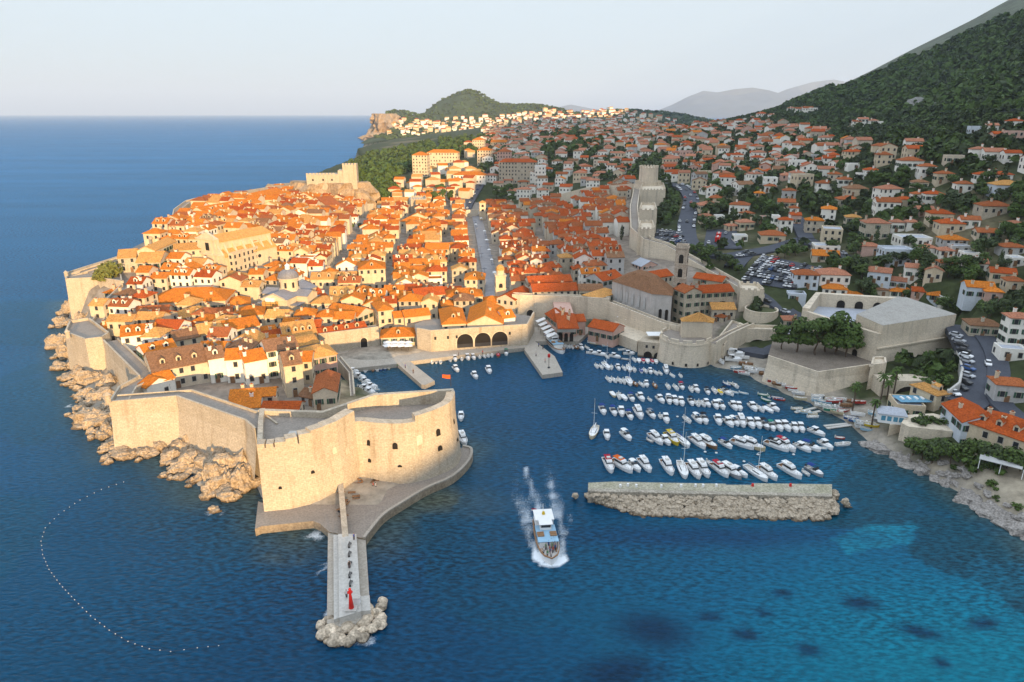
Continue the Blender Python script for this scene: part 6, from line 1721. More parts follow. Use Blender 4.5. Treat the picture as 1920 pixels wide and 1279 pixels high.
while nb_ < 26:
    x, y = r3.uniform(1685, 1790), r3.uniform(668, 728)
    if not inpoly(np.array(x), np.array(y), [(1688,712),(1778,670),(1790,700),(1770,728),(1730,735)]): continue
    p = WT(x, y); tree('garden_bush', p.x, p.y, p.z-.2, r3.uniform(1.1, 1.7), group='shrubs of the slope under the gate fort'); nb_ += 1
run('retaining_wall', [(1791,650,14.6),(1803,690,14),(1797,716,13.6),(1776,732,12.5)], .7, 3, 'pale kerb wall edging the shore road bend', stone=CONC, inner=False, side=1, par=.2)
for x, y, s, h in ((1645,838,5,2.2),(1665,846,5,2),(1690,856,5,2),(1712,872,6,1.8),(1735,885,6,1.8),(1758,893,5,1.6),(1780,905,5,1.8),(1805,920,6,2.0),(1830,935,6,2),(1860,955,7,2.2),(1885,975,7,2.2),(1910,990,8,2.4),(1815,938,4,1.2),(1925,1005,6,1.8),(1840,925,6,2.2),(1880,945,6,2.4),(1905,965,7,2.5)):
    p = W(x, y, 0)
    for j in range(3): rock(p.x+rnd.uniform(-2.5,2.5), p.y+rnd.uniform(-1,3), -.2, s*.5*rnd.uniform(.6,1.2), s*.42*rnd.uniform(.6,1.2), h*rnd.uniform(.5,1), mat('pale shore rock', (.36,.33,.30), (.22,.20,.18), scale=.4, contrast=1.0, fine=.3, bump=.6, bscale=1.0), 'coast_rock', 'low pale rock along the eastern shore', 'rocks along the eastern shore', sub=3, rough=.5)
for k in range(70):
    x, y = r3.uniform(1690, 1925), r3.uniform(865, 1000); yl = np.interp(x, [1690,1760,1840,1925], [858,893,938,1005])
    if not yl-48 < y < yl-4: continue
    p = WT(x, y); s = r3.uniform(.5, 1.7); rock(p.x, p.y, p.z-.15, s*1.3, s, s*.6, MATS['pale shore rock'], 'coast_rock', 'low pale rock along the eastern shore', 'rocks along the eastern shore', sub=3, rough=.5)
    if k % 4 == 0: p = WT(x+8, y-14); p and tree('garden_bush', p.x, p.y, p.z-.3, r3.uniform(.5, .9), group='shrubs above the eastern rocks')
aw = WT(1916,893); a_ = lm('awning', (aw.x, aw.y, aw.z), 'pale flat awning over a shore cafe terrace', 'awning', R(-38))
part('canopy', mat('grey white awning', (.50,.50,.48)), a_, lambda mb: (mb.box(-9,-.3,-2.2,2.2,2.6,2.75), mb.box(.3,9,-2.2,2.2,2.6,2.75)))
for x in (-8.8,-4.5,0,4.5,8.8): part('post', WHITE, a_, lambda mb, x=x: (mb.box(x-.08,x+.08,-2.1,-1.94,0,2.6), mb.box(x-.08,x+.08,1.94,2.1,0,2.6)))
run('retaining_wall', [(1805,857,4.5),(1850,880,4.5),(1925,925,4.5)], .8, 1, 'low pale wall below the cafe awning', stone=CONC, inner=False, side=1, par=.1)
def flush_far():
    labels = {'rooftops': 'dense mass of tiled roofs deeper inside the old town', 'distant_houses': 'mass of small pale houses spreading over the far hills'}
    for k, (mb, mats) in FAR.items():
        o = mb.build(k, mats); tag(o, labels[k], 'houses', kind='stuff')
# ============================================================ the hillside suburb
GH = 'detached houses on the hillside'
_rc = {'o': 'orange', 'r': 'red', 'b': 'brown', 't': 'tan', 'u': 'rust', 'f': 'flat', 'g': 'grey'}
_hr = random.Random(8)
_wc = {'w': 'white', 'c': 'cream', 's': 'stone', 'b': 'beige', 'p': 'pink', 'g': 'grey', 'l': 'paleblue'}
def hill(ox, oy, tab, f=2.995, name='hill_house'):
    for X, Y, wp, hp, wl, rf, tl, rz in tab:
        px, py = ox+X/f, oy+Y/f
        p = WT(px, py)
        if p is None: continue
        dd = proj(p)[2]
        h = max(3.0, hp/f*dd/FPX/CP*.95); w = wp/f*.78*dd/FPX
        foot_house(px, py, wp/f*.78, h, dep=max(6, min(w*.8, 14)), rz=rz, roof=rf, wall=_wc[wl], tile=_hr.choice(('red', 'salmon', 'salmon', 'rust')) if tl == 'r' else _rc[tl], chim=1, name=name, detail=2, region='hill', group=GH, dorm=0, pitch=22)
hill(1280, 100, [
 (155,890,150,35,'c','hx','r',0),(135,955,90,40,'c','hx','r',0),(210,945,60,25,'w','f','f',0),(370,940,85,40,'c','hx','r',10),(360,995,110,45,'c','hx','r',8),(285,1000,80,30,'c','hx','r',8),
 (575,1012,95,75,'w','hx','r',-8),(520,1005,45,85,'w','f','f',-8),(505,1068,170,45,'c','hx','u',-10),(325,1060,95,30,'w','f','f',-5),(470,965,60,40,'p','f','f',0),(630,970,75,60,'p','gx','r',-10),(735,1010,120,70,'s','hx','o',-15),
 (955,962,100,40,'b','hx','t',-15),(1085,1050,165,95,'s','h','r',-8),(1205,1005,85,55,'w','hx','r',-12),(1290,995,80,45,'w','hx','r',-15),(1145,922,160,85,'w','gx','r',-15),(1245,872,105,50,'c','hx','r',-12),
 (595,822,90,50,'g','h','r',-15),(490,782,80,35,'w','hx','r',-15),(430,812,70,25,'b','hx','o',-15),(580,872,120,35,'c','gx','u',-18),(625,905,60,35,'w','hx','r',-15),
 (795,792,115,60,'w','hx','r',-15),(980,802,150,40,'c','hx','b',-8),(930,862,140,40,'s','hx','u',-10),(915,745,105,35,'w','hx','r',-12),(800,692,110,40,'w','gx','r',-18),(855,715,90,35,'b','hx','r',-15),(1060,692,95,35,'w','hx','r',-12),
 (1020,708,90,25,'w','f','f',-10),(970,652,100,22,'w','f','f',-8),(690,642,100,22,'w','f','f',-8),(835,592,90,40,'w','hx','r',-12),(750,600,60,25,'g','f','f',-10),(940,552,75,38,'c','hx','r',-10),(835,492,65,25,'b','hx','r',-10),
 (1295,547,115,50,'w','gx','r',-18),(1285,655,150,50,'w','hx','r',-10),(1370,692,110,55,'w','hx','r',-15),(1470,733,110,55,'c','hx','r',-12),(1335,765,100,40,'b','hx','b',-10),(1320,842,75,50,'w','hx','u',-10),(1410,842,120,50,'w','hx','r',-12),
 (1362,912,110,35,'p','gx','r',-12),(1450,962,150,60,'c','hx','r',-12),(1510,1012,165,55,'c','hx','r',-10),(1610,985,125,50,'w','gx','r',-18),(1580,785,110,50,'w','hx','r',-12),(1690,722,100,40,'w','hx','r',-10),(1800,722,115,40,'w','hx','r',-10),
 (1830,797,180,55,'l','hx','t',-10),(1660,602,105,60,'w','hx','r',-18),(1750,605,140,50,'w','gx','r',-15),(1850,612,110,50,'w','gx','r',-12),(1530,622,120,40,'t' if 0 else 'b','f','f',-15),(1760,915,190,55,'s','hx','r',-10),(1870,1000,130,35,'w','hx','r',-10),
 (1530,1088,160,40,'g','hx','o',-8),(1710,1045,140,25,'b','gx','u',-15),(1860,1135,150,45,'g','hx','u',-8),(1640,462,70,45,'l','f','f',-12),(1735,452,75,45,'w','gx','r',-15),(1770,510,80,55,'p','gx','r',-12),(1860,505,110,60,'p','f','f',-12),(1870,420,95,38,'w','hx','r',-12),
 (975,420,60,35,'w','gx','r',-15),(1010,412,70,40,'w','gx','r',-15),(1070,420,60,40,'w','hx','r',-12),(1110,412,45,25,'w','f','f',-10),(700,345,70,35,'w','gx','r',-15),(655,345,60,32,'w','gx','r',-15),(610,335,55,26,'w','hx','r',-12),(735,340,50,30,'w','f','f',0),
 (765,465,90,40,'w','gx','r',-18),(720,485,55,35,'w','hx','r',-12),(825,460,60,28,'b','hx','b',-10),(630,440,90,28,'b','hx','r',-8),(540,440,100,28,'b','gx','r',-8),(445,370,70,30,'w','hx','r',-8),(500,368,50,22,'w','hx','r',-10),(395,378,40,18,'w','hx','r',-8)])
hill(1280, 400, [
 (690,425,165,80,'l','hx','r',-8),(850,405,205,60,'w','hx','r',-10),(850,470,160,45,'w','hx','o',-18),(950,495,130,35,'w','hx','o',-12),(1095,400,150,70,'l','gx','r',-30),(1200,430,110,50,'l','gx','r',-28),(1290,380,120,75,'w','gx','r',-25),(1400,390,110,70,'c','gy','r',-25),
 (1660,495,180,80,'l','gx','o',-18),(1740,500,110,60,'p','hx','o',-18),(1790,390,160,55,'c','gx','r',-25),(1640,335,150,55,'w','gx','r',-20),(1500,325,130,45,'b','hx','u',-12),(1050,240,120,55,'p','hx','r',-10),(1860,440,110,60,'c','hx','u',-15),(1880,300,90,30,'w','f','f',-8),
 (1690,700,200,70,'s','hx','b',-14),(1872,750,150,165,'w','hx','r',-12),(1850,830,170,60,'w','f','f',-14),(1830,1070,200,110,'g','hx','u',-14),(1230,480,160,30,'w','hx','o',-18),(1330,480,110,35,'p','gx','r',-25),(1400,500,80,30,'l','gx','o',-25),(1120,470,110,25,'b','hx','b',-15),(1480,520,70,25,'w','f','f',-10),
 (1200,300,190,90,'l','f','f',-8),(1310,190,210,45,'w','f','f',-6),(1380,240,110,45,'w','hx','r',-10),(1480,250,100,40,'w','hx','r',-12),(1290,255,150,45,'g','f','f',-8),(1560,230,120,30,'g','f','f',-8),(1620,270,110,25,'w','f','f',-10),(810,225,170,35,'w','f','f',-12),(800,275,180,25,'b','gx','o',-18),(640,500,120,40,'l','f','f',-12),(600,650,90,50,'s','hx','r',-10)])
# the rest of the slope, scattered but terraced, nearer ones as houses of their own
def ok_spot(x, y):
    p = proj((x, y, gh(x, y)))
    return p
hc = []
r2 = random.Random(77)
for k in range(13000):
    px, py = r2.uniform(905, 1935), r2.uniform(222, 470)
    # density falls off under the wood and the crags
    lim = np.interp(px, [900,1200,1300,1450,1560,1650,1750,1920], [215,228,232,232,262,285,300,300])
    if py < lim: continue
    if px < 1250 and py > np.interp(px, [900,960,1000,1060,1180,1200,1240], [330,372,372,362,338,300,290]): continue
    if px < 1300 and py > 440: continue
    if 1190 < px < 1300 and py > 346: continue
    if px > 1290 and py > (455 if px > 1520 else 425): continue
    hc.append((px, py))
hc.sort(key=lambda q: -q[1])
placed = 0
for px, py in hc:
    p = WT(px, py)
    if p is None: continue
    d = proj(p)[2]
    w = r2.uniform(8, 13); dp = r2.uniform(7, 10)
    if taken(p.x, p.y, 11.5 if py > 330 else 9.8 if px > 1250 else 9.0): continue
    if any((p.xy-q).length < rr for q, rr in AVOID if abs(p.x-q.x) < rr): continue
    h = r2.choice((3.2, 5.8, 6.2, 6.4, 8.4)); rz = R(r2.choice((-18, -12, -8, 10, 70))+r2.uniform(-6, 6))
    wl = r2.choices(('white','cream','beige','stone','grey','pink'), (52,20,10,8,6,4))[0]; tl = r2.choices(('red','rust','orange','brown','salmon'), (18,16,6,8,52))[0]; rf = r2.choices(('hx','gx','gy','f'), (46,32,14,8))[0]
    PLOTS.append((p.x, p.y, w/2, dp/2, rz))
    z = gh(p.x, p.y)
    if placed < 165 and d < 900:
        house(p.x, p.y, z, w, dp, h, rz, rf, wl, 'flat' if rf == 'f' else tl, 0, 1 if d < 500 else 0, name='hill_house', detail=1, region='hill', group=GH, depth0=4, pitch=22); placed += 1
    else:
        far_house(p.x, p.y, z, w, dp, h, rz, 'hx' if rf == 'f' else rf, wl, tl, 'distant_houses', d < 700)
print('hill', placed, len(HOUSES))
# sunlit suburb beyond the west gate, and white houses on the headland
def far_scatter(n, x0, x1, y0, y1, wmin, wmax, seed, region=None, hs=(5,7,9), tl=('orange','red','tan'), zf=None, wl=('white','cream','cream','beige')):
    r = random.Random(seed)
    for k in range(n):
        px, py = r.uniform(x0, x1), r.uniform(y0, y1)
        if region and not inpoly(np.array(px), np.array(py), region): continue
        p = WT(px, py) if zf is None else zf(px, py)
        if p is None: continue
        w = r.uniform(wmin, wmax)
        if taken(p.x, p.y, w*.7): continue
        rz = R(r.uniform(-25, 25)); PLOTS.append((p.x, p.y, w/2, w*.4, rz))
        far_house(p.x, p.y, p.z, w, w*.8, r.choice(hs), rz, r.choice(('hx','gx')), r.choice(wl), r.choice(tl), 'distant_houses', False)
far_scatter(420, 735, 905, 345, 385, 7, 11, 5, [(735,352),(790,340),(860,318),(905,330),(880,372),(740,378)])
far_scatter(60, 770, 930, 262, 345, 9, 13, 6, [(775,335),(850,295),(900,262),(930,280),(900,340),(800,350)])
for q in ((830,318,58,34,'c','hx','o'),(788,332,28,44,'c','hx','o'),(908,310,26,30,'c','hx','o'),(897,285,22,24,'c','hx','o'),(970,345,70,44,'s','hx','r'),(1012,350,20,40,'w','f','f'),(935,278,30,12,'c','gx','o'),(880,345,60,18,'w','hx','o'),(945,305,26,22,'p','hx','u')):
    p = WT(q[0], q[1]); dd = proj(p)[2]
    foot_house(q[0], q[1], q[2], q[3]*dd/FPX*.9, dep=13, rz=-6, roof=q[5], wall=_wc[q[4]], tile=_rc[q[6]], chim=0, name='hill_house', detail=1, region='west', group=GH)
_HD = [(x, y) for x, y in ()]
def on_headland(px, py):
    a, b, c = ray(px, py); t = 1750.0
    while t < 3600:
        x, y, z = a*t, b*t, CAMH+c*t
        zz = float(zlapad_s(x, y))
        if z < zz and zz > 2: return Vector((x, y, zz))
        t += 10
    return None
_LX, _LY = np.meshgrid(np.arange(-680, 951, 20), np.arange(1700, 3901, 20)); _LZ = zlapad(_LX, _LY)
def zlapad_s(x, y):
    i, j = int((x+680)/20), int((y-1700)/20)
    return _LZ[j, i] if 0 <= i < _LX.shape[1] and 0 <= j < _LX.shape[0] else -9
far_scatter(300, 715, 905, 222, 258, 11, 18, 8, [(722,240),(760,228),(800,232),(840,226),(905,228),(905,244),(800,256),(735,262)], (8,11,15), ('tan','tan','red'), on_headland, ('white','white','cream'))
far_scatter(520, 900, 1270, 206, 236, 12, 19, 9, [(900,222),(960,222),(1010,210),(1080,208),(1150,208),(1200,216),(1270,230),(1260,236),(1100,228),(900,240)], (8,11,15), ('red','tan','red'), on_headland, ('white','cream','white'))
c_ = D(722,232,2480); tag(crag('headland_cliff', c_.x, c_.y, 62, 150, 88, 4, '', .62), kind='structure')
c_ = D(712,262,2380); tag(crag('headland_cliff', c_.x, c_.y, 60, 60, 26, 9, '', .6), kind='structure')
# ------------------------------------------------------------ woods
def wood_pts(n, x0, x1, y0, y1, region, hmin, hmax, seed, zf=None, clear=6):
    r = random.Random(seed); out = []
    for k in range(n):
        px, py = r.uniform(x0, x1), r.uniform(y0, y1)
        if region and not inpoly(np.array(px), np.array(py), region): continue
        p = WT(px, py) if zf is None else zf(px, py)
        if p is None or p.z < 2.0: continue
        if clear and taken(p.x, p.y, clear): continue
        h = r.uniform(hmin, hmax); out.append((p.x, p.y, p.z, h, h*r.uniform(.34, .5)))
    return out
def world_pts(n, x0, x1, y0, y1, test, hmin, hmax, seed, clear=0):
    r = np.random.default_rng(seed); X, Y = r.uniform(x0, x1, n), r.uniform(y0, y1, n); out = []
    for x, y in zip(X, Y):
        z = gh(x, y); p = proj((x, y, z))
        if p[2] < 50 or not (-60 < p[0] < 1990 and -40 < p[1] < 1300) or not test(x, y, z, p): continue
        if clear and taken(x, y, clear): continue
        h = r.uniform(hmin, hmax); out.append((x, y, z, h, h*r.uniform(.34, .52)))
    return out
lim_ = lambda px: np.interp(px, [1200,1300,1450,1500,1560,1650,1750,1850,1960], [120,222,205,196,215,232,222,212,210])
top_ = lambda x, y: 255+40*math.sin(x*.013)+30*math.sin(y*.02+x*.005)
wp = world_pts(26000, 250, 1160, 250, 1900, lambda x, y, z, p: p[1] < lim_(p[0]) and (p[0] < 1560 or p[2] < 700 or p[1] > np.interp(p[0], RIDX, RIDY)+np.interp(p[0], [1600,1920], [4,30])*(.5+.8*vnoise(x, y, 30, 2))), 7, 12, 1)
print('wood', len(wp))
forest('hill_forest', wp, [LEAF, LEAFD, LEAFP, LEAFP], 2, 28, 'dark pine wood covering the upper mountain slope')
wp = world_pts(44000, 60, 1000, 150, 1500, lambda x, y, z, p: p[1] > lim_(p[0]) and z > 8 and p[0] > 1230 and not inpoly(np.array(x), np.array(y), TOWN) , 3, 7.5, 3, clear=3.2)
wp = [q for q in wp if not any((q[0]-a.x)**2+(q[1]-a.y)**2 < rr*rr for a, rr in AVOID)]
print('scrub', len(wp))
forest('garden_greenery', wp, [LEAFD, LEAFD, LEAF, LEAFP], 4, 22, 'dark garden greenery filling the slope between the hill houses')
wp = wood_pts(1500, 640, 960, 262, 345, [(645,318),(690,295),(740,285),(800,272),(860,255),(930,245),(950,262),(900,290),(850,300),(790,318),(720,345),(680,345)], 8, 12, 5, clear=5)
wp += wood_pts(500, 640, 760, 325, 378, [(650,330),(700,330),(740,352),(752,375),(700,380),(668,360)], 6, 10, 6, clear=3)
wp += wood_pts(700, 1010, 1140, 238, 300, [(1015,258),(1080,245),(1130,262),(1130,295),(1060,305),(1020,290)], 8, 12, 7, clear=5)
forest('park_wood', wp, [LEAFP, LEAF, LEAFP], 8, 30, 'park wood on the cape beyond the west gate')
wp = wood_pts(5200, 900, 1480, 225, 340, None, 4, 8, 9, clear=4)
wp = [q for q in wp if not inpoly(np.array(q[0]), np.array(q[1]), TOWN)]
forest('garden_greenery', wp, [LEAFD, LEAFD, LEAF], 10, 20, 'dark greenery between the far suburb roofs')
r = random.Random(3); wp = []
for k in range(9000):
    x, y = r.uniform(-640, 900), r.uniform(1760, 3500); z = zlapad_s(x, y)
    if z < 14: continue
    wp.append((x, y, z, 7, 7))
forest('headland_wood', wp, [LEAF, LEAFD], 12, 9, 'pine wood over the far headland')
# single trees one can tell apart between the houses
nt = 0
for px, py, k, s in ((1490,480,'b',1.1),(1470,485,'b',1.1),(1345,490,'b',.8),(1585,510,'b',1.2),(1600,505,'b',1.1),(1655,510,'b',1.3),(1680,500,'b',1.1),(1730,520,'c',1.3),(1725,528,'c',1.2),(1738,522,'c',1.1),(1820,515,'b',1.2),(1800,590,'b',1.0),(1770,585,'b',1.1),(1630,560,'b',1.0),(1615,555,'b',1.2),(1850,595,'b',1.2),(1880,590,'b',1.0),(1330,480,'b',1.1),(1310,478,'b',1.0),(1295,475,'b',1.0),(1360,500,'b',1.0),(1375,505,'b',1.1),(1365,495,'b',.9),(1320,488,'b',1.0),(1385,515,'b',.9),
 (945,375,'p',1.3),(930,372,'p',1.2),(960,380,'p',1.2),(955,365,'p',1.1),(815,385,'p',1.2),(830,382,'p',1.2),(845,380,'p',1.1),(825,370,'p',1.2),(805,378,'p',1.0),(1000,385,'b',1.0),(1245,385,'b',1.1),(1250,395,'b',1.2),(1250,380,'b',1.0),(1240,400,'b',1.0),(1300,395,'b',1.2),(1320,365,'b',1.2),(1340,360,'p',1.1),(1350,375,'b',1.2),(1370,368,'b',1.1),(1390,385,'b',1.1),(1410,390,'b',1.0),(1330,395,'b',1.1),(1370,400,'b',1.2),(1315,420,'b',1.0),
 (1810,235,'c',1.3),(1820,240,'c',1.4),(1800,238,'c',1.2),(1840,262,'c',1.5),(1855,268,'c',1.3),(1725,215,'c',1.2),(1730,212,'c',1.1),(1795,225,'c',1.3),(1640,290,'b',1.2),(1700,260,'b',1.5),(1715,255,'b',1.4),(1690,255,'b',1.3),(1795,272,'b',1.2),(1600,300,'b',1.3),(1620,285,'b',1.3),(1560,360,'b',1.2),(1550,385,'b',1.2),(1560,400,'b',1.1),(1500,345,'b',1.3),(1520,340,'b',1.2),(1750,430,'b',1.2),(1780,400,'b',1.2),(1640,350,'b',1.2),(1660,345,'b',1.2),(1690,330,'b',1.2),(1860,395,'b',1.2),(1840,365,'b',1.3),(1850,480,'b',1.3),(1830,480,'b',1.2),(1840,500,'b',1.1),(1900,470,'b',1.1),(1560,470,'b',1.1),(1600,480,'b',1.2),(1560,500,'b',1.2),(1700,560,'b',.9),(1500,300,'c',1.2),(1350,345,'c',1.2),(1290,320,'c',1.2)):
    p = WT(px, py)
    if p: tree({'b': 'broadleaf_tree', 'c': 'cypress_tree', 'p': 'pine_tree'}[k], p.x, p.y, p.z-.2, s*1.0, group=None); nt += 1
r = random.Random(21)
for q in range(26):
    p = WT(r.uniform(1240, 1288), r.uniform(358, 440))
    if p and not taken(p.x, p.y, 1) and not any((p.xy-c).length < rr for c, rr in AVOID): tree('broadleaf_tree', p.x, p.y, p.z-.2, r.uniform(.8, 1.2))
while nt < 215:
    px, py = r.uniform(1260, 1925), r.uniform(290, 600)
    if px < 1500 and py > 470 or (px < 1800 and py > 560): continue
    p = WT(px, py)
    if p is None or taken(p.x, p.y, 2.0) or any((p.xy-q).length < rr+1 for q, rr in AVOID): continue
    tree(r.choices(('broadleaf_tree', 'cypress_tree', 'pine_tree'), (75, 12, 13))[0], p.x, p.y, p.z-.2, r.uniform(.7, 1.15)); nt += 1
# pale crags in the wood
for px, py, s in ((1690,205,16),(1710,208,14),(1735,200,18),(1760,205,14),(1655,200,10),(1790,210,12),(1750,190,12),(1680,195,10)):
    p = WT(px, py); 
    for j in range(2): rock(p.x+rnd.uniform(-8,8), p.y+rnd.uniform(-4,4), p.z, s*.7, s*.45, s*.45, mat('grey crag', (.33,.32,.30), (.18,.18,.16), scale=.3, contrast=1.0, fine=.3, bump=.6), 'hill_crag', 'grey limestone crag breaking through the mountain wood', 'crags in the mountain wood', 'crag', sub=3, rough=.5)
# ============================================================ boats
HULLW = mat('white gelcoat', (.80,.80,.79), (.72,.72,.71), rough=.3, scale=1.5, spec=.5)
DECKM = mat('boat deck', (.62,.60,.56), (.52,.50,.46), rough=.6, scale=2)
TEAK = mat('teak', (.36,.21,.11), (.27,.15,.08), rough=.6, scale=2)
CLOTH = {'blue': mat('blue canvas', (.02,.05,.22)), 'black': mat('black canvas', (.018,.018,.022)), 'red': mat('red canvas', (.42,.02,.04)), 'green': mat('green canvas', (.03,.22,.15)), 'white': WHITE, 'yellow': mat('yellow canvas', (.65,.45,.03)), 'orange': mat('orange canvas', (.72,.14,.02)), 'lightblue': mat('light blue canvas', (.32,.52,.68)), 'grey': mat('grey canvas', (.22,.22,.24))}
def outline(L, B, n=12, full=.85):
    o = []
    for i in range(n+1):
        t = i/n; x = -L/2+L*t
        b = B/2*(full+(1-full)*min(1, t*3))*(1 if t < .5 else math.sqrt(max(0, 1-((t-.5)/.5)**2.2)))
        o.append((x, b, t))
    return o
def hull_mb(L, B, H, floor=.35, full=.85, flare=.8, inset=.14):
    mb = MB(); o = outline(L, B, 12, full); n = len(o)
    def ring(k, zf, tip=0): return [(x*(1 if k > .99 else .985)+tip*t, b*k, zf(t)) for x, b, t in o]+[(x*(1 if k > .99 else .985)+tip*t, -b*k, zf(t)) for x, b, t in reversed(o)]
    sh = lambda t: H*(1+.4*max(0, t-.35)**1.5*1.6)
    r0 = ring(flare*.7, lambda t: -.35); r1 = ring(flare, lambda t: .05); r2 = ring(1, sh)
    r3 = [(x*.95, y*(1-inset), z-.03) for x, y, z in r2]; r4 = [(x*.94, y*(1-inset*1.2), floor) for x, y, z in r2]
    m = len(r0)
    for a, b_, mi in ((r0, r1, 0), (r1, r2, 0), (r2, r3, 0), (r3, r4, 1)):
        mb.add(a+b_, [(i, (i+1) % m, m+(i+1) % m, m+i) for i in range(m)], mi)
    mb.add(r4, [tuple(range(m))], 1)
    return mb, sh
def prow(mb, L, B, z0, z1, x0, x1, k0=.8, k1=.6, m=0, rake=.5):
    """a cabin top: footprint follows the hull"""
    def hb(x):
        t = (x+L/2)/L; return B/2*(1 if t < .5 else math.sqrt(max(.02, 1-((t-.5)/.5)**2.2)))
    xs = [x0+(x1-x0)*i/5 for i in range(6)]
    lo = [(x, hb(x)*k0, z0) for x in xs]+[(x, -hb(x)*k0, z0) for x in reversed(xs)]
    s = lambda x: x0+.25*rake+(x-x0)*(1-(.75*rake+.2)/(x1-x0))
    hi = [(s(x), hb(x)*k1, z1) for x in xs]+[(s(x), -hb(x)*k1, z1) for x in reversed(xs)]
    mb.loft(lo, hi, m)
BOATP = {}
def boat_parts(kind, cloth, hullc):
    k = (kind, cloth, hullc)
    if k in BOATP: return BOATP[k]
    hm = {'white': HULLW, 'wood': WOOD, 'blue': mat('blue hull', (.03,.10,.30), rough=.35), 'red': mat('red hull', (.45,.04,.03), rough=.35), 'green': mat('green hull', (.05,.25,.15), rough=.4), 'cream': mat('cream hull', (.62,.52,.33), rough=.4), 'grey': mat('grey hull', (.35,.36,.38), rough=.4), 'yellow': mat('yellow hull', (.68,.50,.04), rough=.4), 'lightblue': mat('pale blue hull', (.35,.55,.68), rough=.4)}[hullc]
    P = []          # (name, mesh, parent index or None)
    def add(name, mb, mats, par=None): P.append((name, mb.mesh(name, mats if isinstance(mats, list) else [mats]), par))
    if kind in ('dinghy', 'open', 'tender'):
        L, B, H = {'dinghy': (4.2, 1.65, .55), 'open': (5.4, 1.95, .68), 'tender': (2.9, 1.4, .45)}[kind]
        mb, sh = hull_mb(L, B, H, .2, .82); add('hull', mb, [hm, DECKM if hullc != 'wood' else TEAK])
        for i, x in enumerate((-.25, .15) if kind != 'open' else (-.3, 0, .25)):
            mb = MB(); mb.box(x*L-.14, x*L+.14, -B*.42, B*.42, H*.7, H*.78); add('thwart', mb, TEAK if hullc == 'wood' else DECKM)
        mb = MB(); mb.box(-L/2-.3, -L/2+.05, -.16, .16, .1, H+.55); add('outboard_motor', mb, IRON if cloth else DECKM)
        if kind == 'open':
            mb = MB(); mb.box(-.2, .3, -.35, .35, .2, 1.15); add('console', mb, HULLW)
            if cloth: mb = MB(); prow(mb, L, B, .55, .95, -L*.38, L*.40, 1.02, .5); add('boat_cover', mb, CLOTH[cloth])
    elif kind in ('cabin', 'bimini'):
        L, B, H = 6.4, 2.3, .85
        mb, sh = hull_mb(L, B, H, .35, .88); add('hull', mb, [hm, DECKM])
        mb = MB(); prow(mb, L, B, H*.95, H+.62, -.1 if kind == 'cabin' else .5, L*.43, .82, .55); add('cabin', mb, HULLW); ci = len(P)-1
        mb = MB(); x0 = -.1 if kind == 'cabin' else .5
        mb.add([(x0+.5,-B*.36,H+.5),(x0+.5,B*.36,H+.5),(x0+.05,B*.34,H+1.25),(x0+.05,-B*.34,H+1.25)], [(0,1,2,3)]); 
        for s in (-1, 1): mb.add([(x0+.5,s*B*.36,H+.5),(x0-.7,s*B*.42,H+.35),(x0-.6,s*B*.38,H+1.0),(x0+.05,s*B*.34,H+1.25)], [(0,1,2,3)])
        add('windscreen', mb, GLASS, ci)
        if kind == 'cabin' and not cloth:
            mb = MB(); mb.box(-1.7, .2, -B*.36, B*.36, H+1.3, H+1.38); 
            for x in (-1.6, .05):
                for s in (-1, 1): mb.tube((x,s*B*.33,H),(x,s*B*.33,H+1.3),.035,n=4)
            add('hardtop', mb, HULLW)
        if cloth:
            mb = MB(); n = 5
            for i in range(n):
                y0, y1 = -B*.42+B*.84*i/n, -B*.42+B*.84*(i+1)/n; z = lambda y: H+1.55-.25*(y/(B*.42))**2
                mb.add([(-2.4,y0,z(y0)),(-.3,y0,z(y0)+.1),(-.3,y1,z(y1)+.1),(-2.4,y1,z(y1))], [(0,1,2,3)])
            for x in (-2.3, -.4):
                for s in (-1, 1): mb.tube((x,s*B*.42,H),(x,s*B*.42,H+1.32),.03,n=4)
            add('bimini', mb, CLOTH[cloth])
        mb = MB(); mb.box(-2.3,-1.7,-B*.34,B*.34,.35,.75); add('seat', mb, DECKM)
        mb = MB(); mb.box(-L/2-.4, -L/2+.05, -.2, .2, .0, H+.5); add('outboard_motor', mb, IRON)
    elif kind == 'cruiser':
        L, B, H = 9.8, 3.1, 1.15
        mb, sh = hull_mb(L, B, H, .5, .9); add('hull', mb, [hm, TEAK])
        mb = MB(); prow(mb, L, B, H*.95, H+.55, -.5, L*.42, .8, .6); add('foredeck', mb, HULLW)
        mb = MB(); prow(mb, L, B, H, H+1.75, -2.6, 1.7, .78, .62, rake=1.2); add('cabin', mb, HULLW); ci = len(P)-1
        mb = MB(); prow(mb, L, B, H+.75, H+1.4, -2.4, 1.52, .765, .70, rake=.8); add('cabin_window', mb, GLASS, ci)
        mb = MB(); mb.box(-3.4, .2, -B*.34, B*.34, H+1.76, H+1.88); add('flybridge', mb, CLOTH[cloth] if cloth else HULLW)
        mb = MB(); mb.box(-1.2,-.2,-.6,.6,H+1.88,H+2.3); add('flybridge_seat', mb, DECKM)
        mb = MB(); mb.tube((-2.4,0,H+1.85),(-2.6,0,H+3.6),.04,n=4); add('aerial', mb, IRON)
        mb = MB()
        for s in (-1, 1):
            for x in (1.0, 2.4, 3.6): mb.tube((x,s*B*.36*(1-max(0,x-1.8)*.2),H+.2),(x,s*B*.36*(1-max(0,x-1.8)*.2),H+.95),.03,n=4)
            mb.tube((1.0,s*B*.36,H+.95),(3.6,s*B*.36*.64,H+.95),.03,n=4)
        add('bow_rail', mb, IRON)
    elif kind == 'yacht':
        L, B, H = 9.4, 2.7, .95
        mb, sh = hull_mb(L, B, H, .45, .7); add('hull', mb, [hm, DECKM])
        mb = MB(); prow(mb, L, B, H*.9, H+.12, -1.2, L*.47, .93, .9); add('deck', mb, HULLW)
